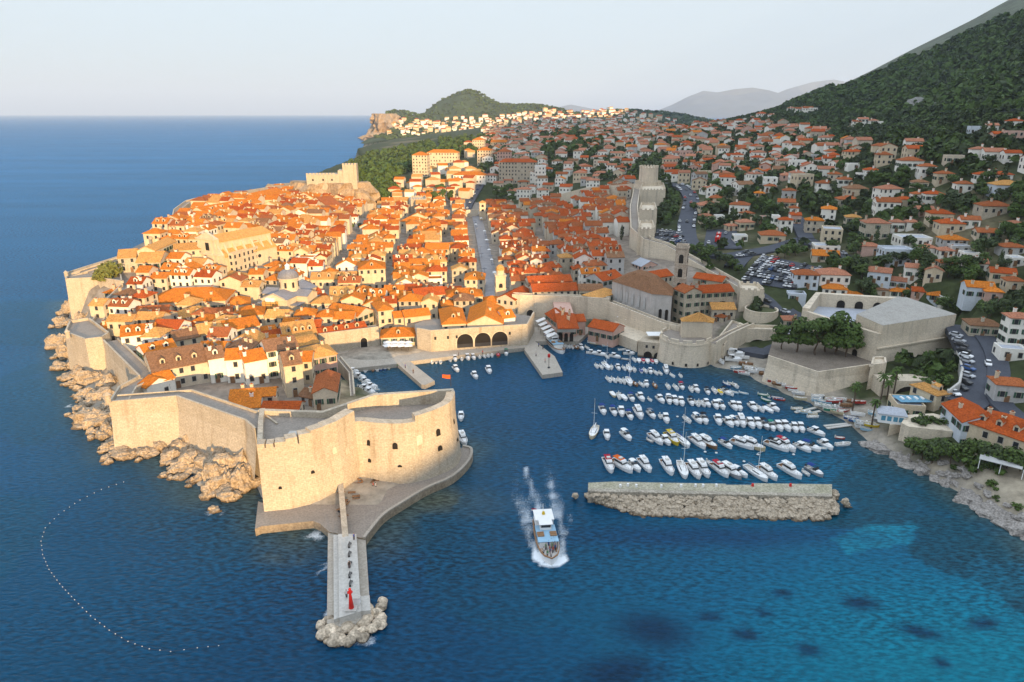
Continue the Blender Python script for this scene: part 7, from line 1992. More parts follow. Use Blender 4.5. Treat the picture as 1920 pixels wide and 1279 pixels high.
        mb = MB(); prow(mb, L, B, H, H+.5, -1.1, 2.4, .62, .48); add('cabin', mb, HULLW); ci = len(P)-1
        mb = MB(); prow(mb, L, B, H+.2, H+.38, -.9, 2.2, .60, .57); add('cabin_window', mb, GLASS, ci)
        mb = MB(); mb.tube((.6,0,H),(.6,0,H+11.5),.085,.06,6); mb.tube((.6,-.9,H+6.5),(.6,.9,H+6.5),.05,n=5); add('mast', mb, WHITE)
        mb = MB(); mb.tube((.6,0,H+1.3),(-3.4,0,H+1.3),.16,.13,6); add('boom', mb, CLOTH[cloth or 'blue'])
        mb = MB()
        for a in ((L*.49,0,H+.3),(-L*.48,0,H+.1),(.4,B*.45,H),(.4,-B*.45,H)): mb.tube((.6,0,H+11.3),a,.02,n=3)
        add('stay', mb, IRON)
    BOATP[k] = P
    return P
BOATS = []
def boat(x, y, kind, deg=0.0, cloth=None, hullc='white', z=0.0, s=1.0, roll=0.0, where='', label=None):
    P = boat_parts(kind, cloth, hullc)
    nm = {'dinghy': 'dinghy', 'open': 'open_boat', 'tender': 'dinghy', 'cabin': 'motor_boat', 'bimini': 'motor_boat', 'cruiser': 'cabin_cruiser', 'yacht': 'sailing_yacht'}[kind]
    r = empty(nm, (x, y, z), R(-90+deg)); r.scale = (s, s, s)
    if roll: r.rotation_euler[0] = R(roll)
    made = []
    for name, me, par in P: made.append(link(name, me, made[par] if par is not None else r))
    BOATS.append(dict(o=r, kind=kind, cloth=cloth, hull=hullc, where=where, label=label, s=s)); return r
def fleet(tab, ox, oy, f, where, tilt=0, s=1.0, dz=14):
    for q in tab:
        X, Y, k = q[:3]; cl = q[3] if len(q) > 3 else None; hc = q[4] if len(q) > 4 else 'white'; tl = q[5] if len(q) > 5 else tilt
        p = W(ox+X/f, oy+(Y+dz)/f, 0)
        kind = {'c': 'cabin', 's': 'open', 'd': 'dinghy', 't': 'tender', 'b': 'bimini', 'm': 'cruiser', 'y': 'yacht'}[k]
        boat(p.x, p.y+1.0, kind, tl+rnd.uniform(-10, 10), cl, hc, 0, s*rnd.uniform(.92, 1.05)*(.80 if k == 'm' else .9 if k in 'cb' else .95), 0, where)
C = (1040, 560, 2.995)
fleet([(237,375,'s'),(263,380,'s'),(290,375,'y','white'),(320,383,'s'),(358,385,'c'),(393,388,'s'),(420,388,'y','white'),(450,397,'s'),(489,402,'s','blue'),(512,402,'s'),(540,405,'c'),(570,412,'s'),(597,416,'d'),(628,400,'m'),(665,428,'d'),(711,430,'d')], *C, 'in the inmost row', 4, .8)
fleet([(212,300,'c',None,'white',75),(258,308,'c',None,'white',60),(340,320,'c',None,'white',65),(400,335,'d','black','grey',60),(297,322,'d'),(420,303,'c',None,'white',95),(382,280,'d',None,'white',95),(332,248,'d',None,'white',20),(295,258,'d',None,'lightblue',100),(385,240,'d','blue','blue',80),(210,240,'d',None,'white',70),(184,270,'d',None,'white',20),(150,270,'c',None,'white',10),(122,268,'s',None,'wood',10),(52,262,'d'),(68,264,'d'),(85,265,'d'),(102,267,'d'),(225,245,'d',None,'cream',60),(345,225,'t'),(405,258,'d',None,'blue',80),(440,262,'d',None,'white',80)], *C, 'in the dark corner before the harbour houses', 5, .85)
fleet([(450,340,'s'),(476,343,'s','white'),(500,344,'s','red'),(525,346,'s','white'),(550,347,'s','red'),(573,349,'s','white')], *C, 'moored at the boathouse arches', 0, .85)
fleet([(306,452,'s'),(336,455,'s'),(368,458,'s'),(392,462,'s'),(420,462,'y','blue'),(455,476,'s',None,'wood'),(492,480,'s'),(518,478,'c'),(566,486,'s',None,'wood'),(640,492,'s'),(684,498,'s'),(716,492,'b','red'),(770,508,'s'),(798,508,'c'),(862,520,'b','black'),(902,516,'s'),(935,522,'s','yellow'),(965,520,'b','black'),(990,528,'s'),(1015,522,'d',None,'lightblue',40),(1068,528,'d',None,'lightblue',45),(972,478,'s',None,'blue',30),(1003,475,'d',None,'cream',60),(1020,486,'s')], *C, 'in the second row', 8, .85)
fleet([(330,535,'s','white','cream'),(365,545,'s'),(392,553,'s','white'),(434,557,'b','blue'),(486,555,'c'),(538,565,'t'),(597,566,'c'),(645,570,'b','white'),(678,574,'c'),(714,580,'c'),(770,580,'b','black'),(803,588,'s'),(832,588,'s'),(858,588,'c'),(908,598,'c'),(938,600,'b','white'),(1010,605,'c'),(1040,608,'c'),(1118,610,'c',None,'white',14),(1160,618,'s',None,'white',14),(1205,622,'s','white','white',25),(1236,614,'c',None,'white',20),(1195,568,'d',None,'green',30),(1180,538,'d',None,'green',55),(1255,555,'d','blue','blue',60),(1268,562,'d',None,'red',70),(1208,545,'t')], *C, 'in the third row', 5, .92)
fleet([(272,628,'b','blue'),(333,635,'b','blue'),(377,638,'c'),(424,658,'b','blue'),(474,645,'m'),(546,652,'b','grey'),(597,660,'t'),(628,676,'c'),(748,680,'s'),(806,678,'b','white'),(845,680,'b','black'),(923,685,'c'),(982,698,'c'),(1014,693,'b','white'),(1054,692,'m'),(1104,704,'c'),(1145,704,'c'),(1186,712,'b','black','grey'),(1224,720,'b','green'),(1263,720,'c'),(1302,720,'c'),(1353,728,'c'),(1389,728,'c'),(1478,752,'c',None,'white',32)], *C, 'in the fourth row', 4, .98)
fleet([(222,752,'y','white','cream',-8),(295,770,'c',None,'white',0),(404,773,'b','white','white',12),(572,790,'m',None,'white',30),(540,798,'t',None,'grey',40),(627,800,'c',None,'white',18),(663,790,'m','yellow','yellow',12),(717,800,'y','blue','white',12),(808,812,'m',None,'white',28),(862,815,'m',None,'wood',20),(966,820,'b','blue','white',22),(1058,822,'m',None,'white',38),(1114,828,'m',None,'cream',38),(1252,832,'m','black','white',40),(1298,828,'m','red','white',25),(1398,840,'c',None,'white',40),(1445,836,'b','blue','white',38),(1530,825,'c',None,'white',25),(1510,840,'t',None,'lightblue',60),(1628,818,'s',None,'white',105),(1612,780,'t',None,'red',80)], *C, 'in the fifth row', 10, .98)
fleet([(305,940,'m','red','white',8),(380,945,'m','orange','white',25),(453,948,'c','white','white',20),(510,940,'m',None,'white',20),(637,952,'m',None,'white',6),(722,965,'y','white','white',0),(785,972,'m',None,'white',10),(836,965,'m',None,'white',14),(879,925,'t',None,'white',30),(932,968,'m','red','white',14),(993,978,'m',None,'grey',20),(1042,982,'c','white','white',28),(1137,985,'y','grey','white',28),(1202,985,'m',None,'white',22),(1330,975,'m',None,'white',22),(1420,982,'t',None,'white',20),(1467,975,'b','blue','grey',16)], *C, 'moored behind the breakwater', 10, 1.0)
C2 = (480, 300, 2.995)
fleet([(985,1128,'s'),(1010,1128,'d'),(1035,1131,'d'),(1088,1118,'d'),(1117,1113,'c'),(1155,1110,'s'),(1188,1106,'c'),(1220,1104,'c'),(1255,1098,'s'),(1280,1096,'s'),(1302,1092,'s'),(1325,1090,'s'),(1360,1092,'s','red','wood'),(1405,1080,'b','green'),(614,1178,'d'),(655,1175,'d',None,'wood'),(678,1173,'d'),(700,1168,'d','blue','blue'),(724,1166,'d','blue','blue'),(745,1163,'d',None,'cream')], *C2, 'along the arsenal quay', 8, .85)
fleet([(1122,1172,'c',None,'white',30),(1228,1210,'c',None,'white',12),(1307,1180,'c',None,'white',18)], *C2, 'at anchor alone off the arsenal quay', 0, .95)
C3 = (400, 640, 2.995)
fleet([(785+i*11, 165+i*9+(i % 2)*4, 'sc'[i % 3 == 0], None, ('white','white','lightblue')[i % 3], 68) for i in range(12)]+[(840+i*12, 250+i*10, 'sc'[i % 2], None, 'white', 70) for i in range(5)], *C3, 'packed side by side under the dark mole', 68, .85)
fleet([(1390,425,'c',None,'white',5),(1400,552,'m',None,'white',8)], *C3, 'tied to the foot of the sea fort', 5, .9)
# boats drawn up on land
def shore_fleet(tab, ox, oy, f, where):
    for q in tab:
        X, Y, k, hc, dg = q[:5]; cl = q[5] if len(q) > 5 else None
        p = W(ox+X/f, oy+Y/f, 1.8); z = max(gh(p.x, p.y), 1.0)+.35
        p = W(ox+X/f, oy+Y/f, z)
        boat(p.x, p.y, {'d': 'dinghy', 's': 'open', 'c': 'cabin', 't': 'tender'}[k], dg+rnd.uniform(-10, 10), cl, hc, z, .95, rnd.uniform(-8, 8), where)
C5 = (1280, 400, 2.995)
shore_fleet([(245,772,'c','white',60),(300,792,'c','white',70),(335,812,'s','white',80),(285,825,'c','white',65),(212,832,'s','white',20),(355,848,'s','wood',70),(390,880,'s','white',60),(320,892,'d','red',70),(412,892,'s','white',75),(190,800,'s','grey',0,'grey'),(440,880,'d','white',60),(370,865,'d','cream',65),(300,870,'d','lightblue',80),(345,900,'d','white',60),(230,755,'d','lightblue',70)], *C5, 'in the boat yard by the bridge')
shore_fleet([(470,905,'s','wood',60),(500,912,'s','wood',55),(525,930,'d','white',60),(550,945,'d','white',60),(572,958,'s','white',60),(592,972,'d','white',60),(612,982,'d','red',58),(628,994,'d','white',60),(650,1012,'d','white',60),(662,1042,'d','cream',60),(485,930,'d','white',60),(510,945,'d','red',60),(535,960,'d','wood',60)], *C5, 'on the strip under the pale retaining wall')
shore_fleet([(770,1052,'s','lightblue',80),(800,1062,'d','lightblue',70),(828,1045,'d','cream',80,'yellow'),(852,1056,'s','red',85),(880,1048,'d','white',75),(852,1092,'s','white',75),(830,1105,'d','green',60),(900,1112,'d','red',80),(868,1118,'d','cream',50),(958,1058,'d','wood',80),(992,1062,'d','red',80),(945,1152,'d','blue',55),(972,1166,'d','blue',55),(1000,1176,'d','lightblue',55),(1030,1184,'s','white',60),(1062,1192,'d','yellow',60),(1040,1216,'d','lightblue',60),(1095,1132,'s','lightblue',60),(1105,1160,'d','grey',60),(780,1080,'d','white',60),(815,1085,'d','green',60),(760,1030,'d','white',80),(920,1080,'d','wood',75),(1010,1200,'d','white',55),(985,1130,'d','white',60)], *C5, 'on the gravel below the palms')
fleet([(650,1108,'d',None,'cream',85),(690,1130,'s',None,'lightblue',60),(718,1134,'s',None,'cream',60),(740,1154,'d',None,'white',85)], *C5, 'afloat beside the slipway planks', 80, .95, 0)
for X, Y, L, a in ((690,1105,9,25),(740,1118,5,25),(860,1188,8,12),(880,1198,9,15)):
    p = W(1280+X/2.995, 400+Y/2.995, .3); o = empty('slipway_plank', (p.x, p.y, .3), R(a), 'pale plank jetty at the shallow edge of the beach', 'jetty', 'plank jetties at the beach'); mb = MB(); mb.box(-L/2, L/2, -.5, .5, -.1, .12); mb.build('deck', CONC, o)
    for x in (-L*.4, L*.4): mb = MB(); mb.box(x-.1, x+.1, -.45, .45, -1.2, -.1); mb.build('post', CONC, o)
p = W(665, 903, 2.2); boat(p.x, p.y-1.0, 'open', 80, None, 'wood', 2.5, .95, 10, '', 'varnished wooden boat propped against the sea fort wall')
# tables and guns in the yard under the fort
for i, (x, y) in enumerate(((640,928),(650,922),(662,916),(660,928),(668,935),(648,945),(634,920),(690,906),(700,907),(705,905),(640,958),(644,970))):
    p = W(x, y, 1.95); t = empty('cafe_table', p, rnd.random()*3, 'dark bench table in the yard at the foot of the sea fort', 'table', 'dark tables under the sea fort'); mb = MB(); mb.box(-.9,.9,-.4,.4,.7,.78); mb.build('tabletop', WOOD, t)
    for s in (-.7, .7): mb = MB(); mb.box(s-.06,s+.06,-.3,.3,0,.7); mb.build('leg', IRON, t)
    for s in (-.7, .7): mb = MB(); mb.box(-.9,.9,s-.15,s+.15,.4,.46); mb.build('seat', WOOD, t)
# ---- people
SKIN = mat('skin', (.45,.28,.20), rough=.6)
def person(x, y, z, rz, shirt, label, sit=False, group=None):
    """one continuous body, with hair and clothes as its children"""
    mb = MB(); rings = [(0,.0,.07,.05),(.08,.0,.08,.06),(.45,0,.09,.08),(.8,0,.16,.11),(.95,0,.17,.11),(1.1,0,.15,.10),(1.35,0,.19,.11),(1.42,0,.12,.08),(1.48,0,.055,.055),(1.54,0,.075,.09),(1.64,0,.08,.1),(1.72,0,.06,.07),(1.75,0,.01,.01)]
    n = 10; v = []; f = []
    for h, o, rx, ry in rings: v += [(rx*math.cos(i*6.283/n), ry*math.sin(i*6.283/n), h) for i in range(n)]
    for k in range(len(rings)-1): f += [(k*n+i, k*n+(i+1) % n, (k+1)*n+(i+1) % n, (k+1)*n+i) for i in range(n)]
    mb.add(v, f)
    for s in (-1, 1): mb.tube((s*.2,0,1.36),(s*.27,.02,1.05),.05,.042,6); mb.tube((s*.27,.02,1.05),(s*.25,.12,.8),.042,.03,6)
    r = empty('person', (x, y, z), rz, label, 'person', group); link('body', shared('body', lambda: mb.mesh('body', [SKIN])), r)
    sm = MB(); v = []; f = []; rg = [(.82,.185,.13),(1.0,.18,.12),(1.2,.185,.125),(1.36,.2,.125),(1.43,.12,.09)]
    for h, rx, ry in rg: v += [(rx*math.cos(i*6.283/n), ry*math.sin(i*6.283/n), h) for i in range(n)]
    for k in range(len(rg)-1): f += [(k*n+i, k*n+(i+1) % n, (k+1)*n+(i+1) % n, (k+1)*n+i) for i in range(n)]
    sm.add(v, f); sm.build('shirt', mat('shirt '+shirt, {'red': (.5,.04,.04), 'white': (.7,.7,.7), 'blue': (.05,.12,.4), 'black': (.03,.03,.03), 'green': (.1,.3,.15)}[shirt]), r)
    tr_ = MB()
    for s in (-1, 1): tr_.tube((s*.09,0,.03),(s*.09,0,.85),.09,.115,8)
    tr_.build('trousers', mat('dark trousers', (.04,.045,.07)), r)
    hb = MB(); hb.cyl((0,-.015),.09,.05,1.64,1.77,10); hb.build('hair', mat('dark hair', (.03,.02,.015)), r)
    return r
# ---- the excursion boat under way
def excursion(x, y, z, rz, label, roofc, people=True):
    L, B, H = 21.0, 6.2, 2.1
    t = empty('excursion_boat', (x, y, z), rz, label, 'passenger boat'); t.scale = (.74, .82, .76)
    mb, sh = hull_mb(L, B, H, 1.5, .86, .8, .06); hu = mb.build('hull', [HULLW, DECKM], t)
    rm = MB(); o = outline(L, B, 12, .86)
    for s in (-1, 1):
        for (xa, ya, ta), (xb, yb, tb) in zip(o, o[1:]):
            za, zb = sh(ta), sh(tb); rm.add([(xa*1.0,s*ya*1.0,za),(xb,s*yb,zb),(xb*.97,s*yb*.9,zb+.06),(xa*.97,s*ya*.9,za+.06),(xa,s*ya,za-.35),(xb,s*yb,zb-.35)], [(0,1,2,3),(0,1,5,4)])
    rm.build('rubbing_strake', TEAK, t)
    mb = MB(); prow(mb, L, B, 1.5, 3.6, -9.6, 3.6, .82, .80, rake=.3); sa = mb.build('saloon', HULLW, t)
    mb = MB(); prow(mb, L, B, 2.3, 3.2, -9.4, 3.45, .832, .828, rake=.1); mb.build('saloon_window', GLASS, sa)
    mb = MB(); mb.box(-4.6, 4.0, -B*.44, B*.44, 3.6, 3.75); mb.build('upper_deck', CLOTH[roofc], t)
    mb = MB(); prow(mb, L, B, 5.6, 5.78, -10.0, -4.3, .86, .84, rake=.1); mb.build('aft_roof', WHITE, t)
    for xx in (-9.4, -7, -4.6):
        for s in (-1, 1): mb = MB(); mb.tube((xx,s*B*.38,3.6),(xx,s*B*.38,5.6),.07,n=6); mb.build('roof_post', WHITE, t)
    mb = MB(); mb.box(-4.4,-1.9,-1.5,1.5,3.74,5.7); wh = mb.build('wheelhouse', WHITE, t)
    mb = MB(); mb.box(-1.9,-1.84,-1.3,1.3,4.6,5.4); mb.box(-4.2,-2.1,-1.53,-1.5,4.6,5.4); mb.box(-4.2,-2.1,1.5,1.53,4.6,5.4); mb.build('wheelhouse_window', GLASS, wh)
    mb = MB(); mb.box(-4.8,-1.5,-1.8,1.8,5.7,5.82); mb.build('wheelhouse_roof', WHITE, wh)
    for s in (-1, 1):
        for k in range(3): mb = MB(); mb.box(-.6+k*.75,-.15+k*.75,s*1.7-.9,s*1.7+.9,3.75,4.2); mb.build('deck_bench', TEAK, t)
        mb = MB(); mb.box(4.2,6.0,s*1.9-.25,s*1.9+.25,1.5,1.95); mb.build('fore_bench', TEAK, t)
    mb = MB(); mb.tube((-8.2,0,5.7),(-8.4,0,8.6),.08,.05,6); mb.build('mast', WHITE, t)
    mb = MB(); mb.cyl((-7.2,0),.45,.35,5.75,6.6,10); mb.build('funnel', CLOTH['yellow'], t)
    mb = MB(); mb.tube((-10.2,-1.2,2.2),(-11.2,-1.4,5.4),.05,n=5); mb.build('flagstaff', WHITE, t)
    fm = MB()
    for i, m_ in enumerate((0, 1, 2)): fm.add([(-11.1-.12*k, -1.4-k*.35, 5.3-.42*i-.0) for k in range(5)]+[(-11.0-.12*k, -1.4-k*.35, 4.9-.42*i) for k in range(5)], [(k, k+1, k+6, k+5) for k in range(4)], m_)
    fm.build('flag', [CLOTH['red'], WHITE, CLOTH['blue']], t)
    rl = MB()
    for s in (-1, 1):
        for (xa, ya, ta), (xb, yb, tb) in list(zip(o, o[1:]))[7:]: rl.tube((xa*.97,s*ya*.92,sh(ta)+.75),(xb*.97,s*yb*.92,sh(tb)+.75),.04,n=4); rl.tube((xa*.97,s*ya*.92,sh(ta)),(xa*.97,s*ya*.92,sh(ta)+.75),.03,n=4)
    rl.build('bow_rail', WHITE, t)
    if people:
        n = 0
        for xx in (4.6,5.3,6.2,6.9,7.6,8.2):
            for yy in (-1.6,-.8,.1,.9,1.7):
                if abs(yy) > 2.6*(1-max(0,(xx-4)/6.5)) or rnd.random() < .3: continue
                c, s = math.cos(rz), math.sin(rz); sc_n = rnd.choice(('red','white','blue','black','green'))
                xx, yy = xx*.74, yy*.8; person(x+xx*c-yy*s, y+xx*s+yy*c, z+1.14, rnd.random()*6, sc_n, 'passenger in a %s shirt standing on the bow of the moving excursion boat' % sc_n, group='passengers on the bow in %s' % sc_n); n += 1
    return t
bw0, bw1 = W(1014,975,0), W(1032,1050,0); mid = bw0.lerp(bw1, .62)
excursion(mid.x, mid.y, -.25, math.atan2((bw1-bw0).y, (bw1-bw0).x), 'white excursion boat with pale blue decks heading out past the breakwater', 'lightblue')
p = W(1040, 662, 0); excursion(p.x+1, p.y+6, -.25, R(-74), 'moored excursion boat with a blue roof beside the broad pier', 'lightblue', False)
for i, (x, y, c) in enumerate(((1005,668,'white'),(1022,680,'red'),(760,690,'blue'),(775,700,'black'),(650,1120,'white'),(664,1012,'blue'),(700,915,'red'),(705,916,'white'),(745,690,'green'),(860,668,'black'),(905,664,'red'),(728,655,'white'),(1010,650,'blue'),(1018,655,'black'),(655,1065,'black'))):
    z = 3.05 if 1000 < y else 1.95 if y > 900 else 1.6
    p = W(x, y, z); person(p.x, p.y, z, rnd.random()*6, c, None)
# parasols and awnings
def parasol(x, y, z, s, label, group, cloth=WHITE):
    t = empty('parasol', (x, y, z), rnd.random(), label, 'parasol', group); mb = MB(); mb.tube((0,0,0),(0,0,2.4),.05,n=6); mb.build('pole', IRON, t)
    mb = MB(); mb.add([(s,s,2.25),(-s,s,2.25),(-s,-s,2.25),(s,-s,2.25),(0,0,2.9)], [(0,1,4),(1,2,4),(2,3,4),(3,0,4)]); mb.build('canopy', cloth, t)
for i in range(8):
    p = W(727+(i % 4)*13, 652+(i//4)*6, 1.6); parasol(p.x, p.y, 1.6, 1.6, 'white square parasol of the quay restaurant', 'parasols of the quay restaurant')
for i in range(14):
    a, b = W(1163,600,4.7), W(1225,622,4.7); p = a.lerp(b, (i % 7+.5)/7)+Vector((-1.5+2.6*(i//7), 1.2*(i//7)-.6, 0)); parasol(p.x, p.y, 4.62, 1.2, 'small parasol on the sunken cafe terrace above the harbour', 'parasols on the cafe terrace', (WHITE, IRON)[i % 2])
for i in range(5):
    p = W(1014+i*5, 600+i*7, 4.6); t = empty('awning', (p.x, p.y, 1.6), R(-68), 'striped slanting awning along the pink harbour house', 'awning', 'awnings of the pink harbour house'); mb = MB(); mb.add([(-1.3,-2,2.4),(1.3,-2,2.4),(1.3,2,3.6),(-1.3,2,3.6),(-1.3,-2,2.5),(1.3,-2,2.5),(1.3,2,3.7),(-1.3,2,3.7)], [(4,5,6,7),(0,3,2,1),(0,1,5,4),(1,2,6,5),(2,3,7,6),(3,0,4,7)]); mb.build('cloth', WHITE, t); mb = MB(); mb.tube((-1.2,-1.9,0),(-1.2,-1.9,2.4),.05); mb.build('post', IRON, t)
for i in range(26):
    q = stradun[int(4+i*(len(stradun)-8)/26)]; s = Vector((q[1].y, -q[1].x))*rnd.choice((-2.6, 2.6)); parasol(q[0].x+s.x, q[0].y+s.y, q[0].z, rnd.uniform(.9, 1.4), 'cafe parasol standing in the shaded long street', 'parasols in the long street', (CLOTH['grey'], WHITE)[i % 3 == 0])
# floating swim line
bl = empty('buoy_line', (W(80,1010,0).x, W(80,1010,0).y, 0), 0, 'long curved line of small white floats on the open water', 'buoy line')
pts = [(232,904),(190,918),(150,938),(110,965),(85,990),(77,1015),(80,1040),(92,1068),(112,1095),(140,1125),(170,1155),(205,1182),(240,1203),(280,1217),(320,1222),(370,1215),(430,1209)]
P_ = [W(x, y, 0)-bl.location for x, y in pts]; Q_ = []
for a, b in zip(P_, P_[1:]):
    k = max(1, int((b-a).length/1.5)); Q_ += [a.lerp(b, i/k) for i in range(k)]
mb = MB()
for a, b in zip(Q_, Q_[1:]): mb.tube(a+Vector((0,0,.03)), b+Vector((0,0,.0)), .02, n=3)
mb.build('rope', IRON, bl)
fm = MB()
for a in Q_: fm.cyl((a.x, a.y), .05, .085, -.05, .04, 6); fm.cyl((a.x, a.y), .085, .04, .04, .12, 6)
f_ = fm.build('float_string', WHITE, bl); f_['kind'] = 'stuff'
for x, y in ((1322,848),(1395,866),(1421,853),(1343,850),(1488,853),(1225,915),(1270,782)):
    p = W(x, y, 0); o = empty('mooring_buoy', p, 0, 'small round white mooring buoy on the harbour water', 'buoy', 'mooring buoys in the harbour'); mb = MB(); mb.cyl((0,0),.2,.4,-.1,.15,10); mb.cyl((0,0),.4,.15,.15,.45,10); mb.build('float', WHITE, o); mb = MB(); mb.cyl((0,0),.1,.1,.45,.6,8); mb.build('ring', IRON, o)
flush_far()
# ============================================================ saying which one is which
ORD = ['', 'second', 'third', 'fourth', 'fifth', 'sixth', 'seventh', 'eighth', 'ninth', 'tenth', 'eleventh', 'twelfth', 'thirteenth', 'fourteenth', 'fifteenth', 'sixteenth', 'seventeenth', 'eighteenth', 'nineteenth', 'twentieth']
ANCH = [(bpy.data.objects[n].matrix_basis.translation.copy(), t) for n, t in (('cathedral', 'domed cathedral'), ('jesuit_church', 'twin storey church'), ('sea_fort', 'sea fort'), ('arsenal', 'arsenal arches'), ('bell_tower', 'slim bell tower'), ('bell_tower.001', 'monastery bell tower'), ('bell_tower.002', 'far bell tower'), ('great_keep', 'great keep'), ('monastery_church', 'monastery church'), ('gate_fort', 'landward fort'), ('round_bastion', 'round bastion'), ('gate_tower', 'west gate tower'), ('gate_bastion', 'gate bastion'), ('bastion', 'low pointed bastion'), ('bastion.001', 'seaward tip bastion'), ('port_house', 'pink harbour house'), ('cliff_fort', 'cliff fort'), ('pavilion', 'white pavilion'))]
ANCH += [(W(1480,530,20), 'crowded car park'), (W(1500,455,26), 'road junction'), (W(1293,395,25), 'bending road'), (W(1740,200,88), 'grey crags'), (W(1840,700,12), 'shore road bend'), (W(975,340,30), 'long balconied hotel'), (W(1840,300,70), 'upper road'), (W(1660,390,38), 'tall grey stone house'), (W(1790,440,45), 'hillside cypress group'), (W(400,385,34), 'highest sea wall'), (W(300,690,8), 'big brown ribbed roof'), (W(350,560,12), 'long orange roof')]
def near_anchor(o):
    p = Vector(o.location); bs = min(ANCH, key=lambda a: (a[0].xy-p.xy).length)
    d = p.xy-bs[0].xy
    if d.length < 22: rel = 'close by'
    elif abs(d.y) > abs(d.x)*1.3: rel = 'behind' if d.y > 0 else 'before'
    else: rel = 'right of' if d.x > 0 else 'left of'
    return rel, bs[1], d.length, bs[0]
def resolve(rows):
    """rows of [object, label base, distance, anchor name]: twins take an ordinal by their distance from the landmark they name"""
    by = {}
    for r in rows: by.setdefault(r[1], []).append(r)
    for base, v in by.items():
        v.sort(key=lambda r: r[2])
        for i, r in enumerate(v):
            if len(v) == 1: lab = base
            else: lab = base+', '+('nearest it' if i == 0 else (ORD[i] if i < len(ORD) else 'farther')+' nearest')
            r[0]['label'] = ' '.join(lab.split())
            if i >= len(ORD): r[0]['label'] = base+', one of the farthest out'
RF = {'gx': 'gabled', 'gy': 'gable ended', 'hx': 'hipped', 'h': 'hipped', 'hy': 'hipped', 'f': 'flat', 'barrel': 'rounded'}
WN = {'paleblue': 'pale blue', 'grey': 'grey', 'white': 'white', 'cream': 'cream', 'stone': 'stone', 'beige': 'beige', 'pink': 'pink'}
TN = {'flat': '', 'grey': 'lead', 'orange': 'orange', 'red': 'red', 'brown': 'brown', 'tan': 'tan', 'rust': 'rust red', 'salmon': 'salmon'}
rows = []
for h in HOUSES:
    o = h['o']; cat_n = h['cat']
    tag(o, None, cat_n, h['group'])
    if h['label']: o['label'] = h['label']; continue
    rel, an, d, _ = near_anchor(o)
    sz = 'low' if h['fl'] <= 1 else 'tall' if h['fl'] >= 4 else 'long' if h['w'] > 18 else 'narrow' if h['w'] < 8 else ''
    ex = (' with %s dormers' % ('one two three four five six'.split()[h['dorm']-1]) if h['dorm'] > 1 else ' with a dormer' if h['dorm'] else '')
    lab = '%s %s house, %s %s roof%s, %s %s' % (sz, WN[h['wall']], TN[h['tile']], RF[h['roof']], ex, rel, an)
    rows.append([o, ' '.join(lab.split()), d])
resolve(rows)
rows = []
TK = {'broadleaf_tree': 'round leafy tree', 'pine_tree': 'spreading pine tree', 'cypress_tree': 'dark slim cypress', 'garden_bush': 'low dense bush', 'palm_tree': 'tall slim palm'}
for t in TREES:
    o = t['o']; tag(o, t['label'], 'bush' if t['kind'] == 'garden_bush' else 'tree', t['group'] or {'cypress_tree': 'cypresses on the hillside'}.get(t['kind'], 'trees on the hillside'))
    if t['label']: continue
    rel, an, d, _ = near_anchor(o); sz = 'big' if t['s'] > 1.25 else 'small' if t['s'] < .85 else ''
    rows.append([o, ' '.join(('%s %s %s %s' % (sz, TK[t['kind']], rel, an)).split()), d])
resolve(rows)
rows = []
BK = {'dinghy': 'rowing dinghy', 'tender': 'tiny tender', 'open': 'open boat', 'cabin': 'cabin boat', 'bimini': 'motor boat', 'cruiser': 'cabin cruiser', 'yacht': 'sailing yacht'}
for b in BOATS:
    o = b['o']; tag(o, None, 'sailing boat' if b['kind'] == 'yacht' else 'boat', 'boats '+b['where'] if b['where'] else None)
    if b['label']: o['label'] = b['label']; continue
    cl = '' if not b['cloth'] else {'bimini': ' under a %s awning', 'open': ' under a %s cover', 'cruiser': ' with a %s top', 'yacht': ' with %s sail cover', 'cabin': ' with a %s awning', 'dinghy': ' with a %s liner', 'tender': ' with a %s liner'}[b['kind']] % b['cloth']
    hn = {'wood': 'wooden', 'lightblue': 'pale blue'}.get(b['hull'], b['hull'])
    rows.append([o, '%s %s%s %s' % (hn, BK[b['kind']], cl, b['where']), proj(o.location)[0]])
by = {}
for r in rows: by.setdefault(r[1], []).append(r)
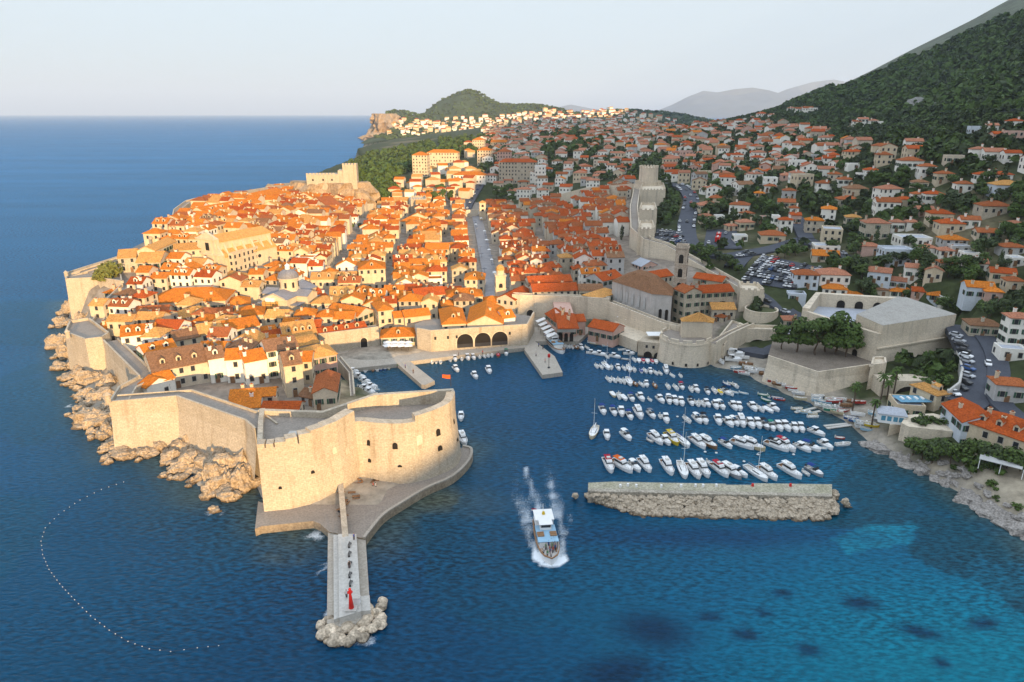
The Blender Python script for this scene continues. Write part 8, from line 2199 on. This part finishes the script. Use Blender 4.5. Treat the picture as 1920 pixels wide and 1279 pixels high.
for base, v in by.items():
    v.sort(key=lambda r: r[2])
    for i, r in enumerate(v): r[0]['label'] = base if len(v) == 1 else ('leftmost ' if i == 0 else (ORD[i] if i < 20 else 'farther')+' from left, ')+base.replace('motor boat with a little cabin', 'cabin boat')
rows = []
for c in CARS:
    o = c['o']; tag(o, None, 'car', 'cars '+c['where']); rows.append([o, '%s car %s' % (c['c'], c['where']), proj(o.location)[0]])
by = {}
for r in rows: by.setdefault(r[1], []).append(r)
for base, v in by.items():
    v.sort(key=lambda r: r[2])
    for i, r in enumerate(v):
        r[0]['label'] = base if len(v) == 1 else ('leftmost ' if i == 0 else (ORD[i] if i < 20 else 'farther')+' from left, ')+base
        r[0]['group'] = base if i >= 20 else r[0]['group']
pw = [o for o in col.objects if o.name.startswith('person') and 'label' not in o]
PL_ = ['at the side of the broad harbour pier', 'near the middle of the broad harbour pier', 'at the root of the bent pier', 'halfway along the bent pier', 'beside the red harbour light', 'at the top of the raised pier walkway', 'in the yard below the sea fort', 'next to the red shirted walker below the sea fort', 'on the quay edge by the bent pier', 'on the quay below the arsenal arches', 'farther along the arsenal quay', 'by the quay restaurant parasols', 'on the inner harbour square', 'walking on the inner harbour square', 'among the benches of the pier walkway']
for o, t in zip(pw, PL_): tag(o, 'person in dark trousers '+t, 'person')
# ============================================================ the air
hz = MB(); S_ = 31000.0; hz.box(-S_, S_, -S_, S_, -15, 960); hm_ = bpy.data.materials.new('hazy air'); hm_.use_nodes = True
nt = hm_.node_tree; nt.nodes.clear(); ou = nt.nodes.new('ShaderNodeOutputMaterial'); pv_ = nt.nodes.new('ShaderNodeVolumePrincipled')
pv_.inputs['Color'].default_value = (.66, .80, 1.0, 1); pv_.inputs['Density'].default_value = HAZE; pv_.inputs['Anisotropy'].default_value = 0.0
nt.links.new(pv_.outputs[0], ou.inputs['Volume'])
if HAZE: tag(hz.build('haze', hm_), 'thin pale morning haze over sea and town', 'haze', kind='stuff')
from collections import Counter
import re as _re
print(Counter(_re.sub(r'\.\d+$', '', o.name) for o in col.objects if o.parent is None and o.get('category')).most_common(14))
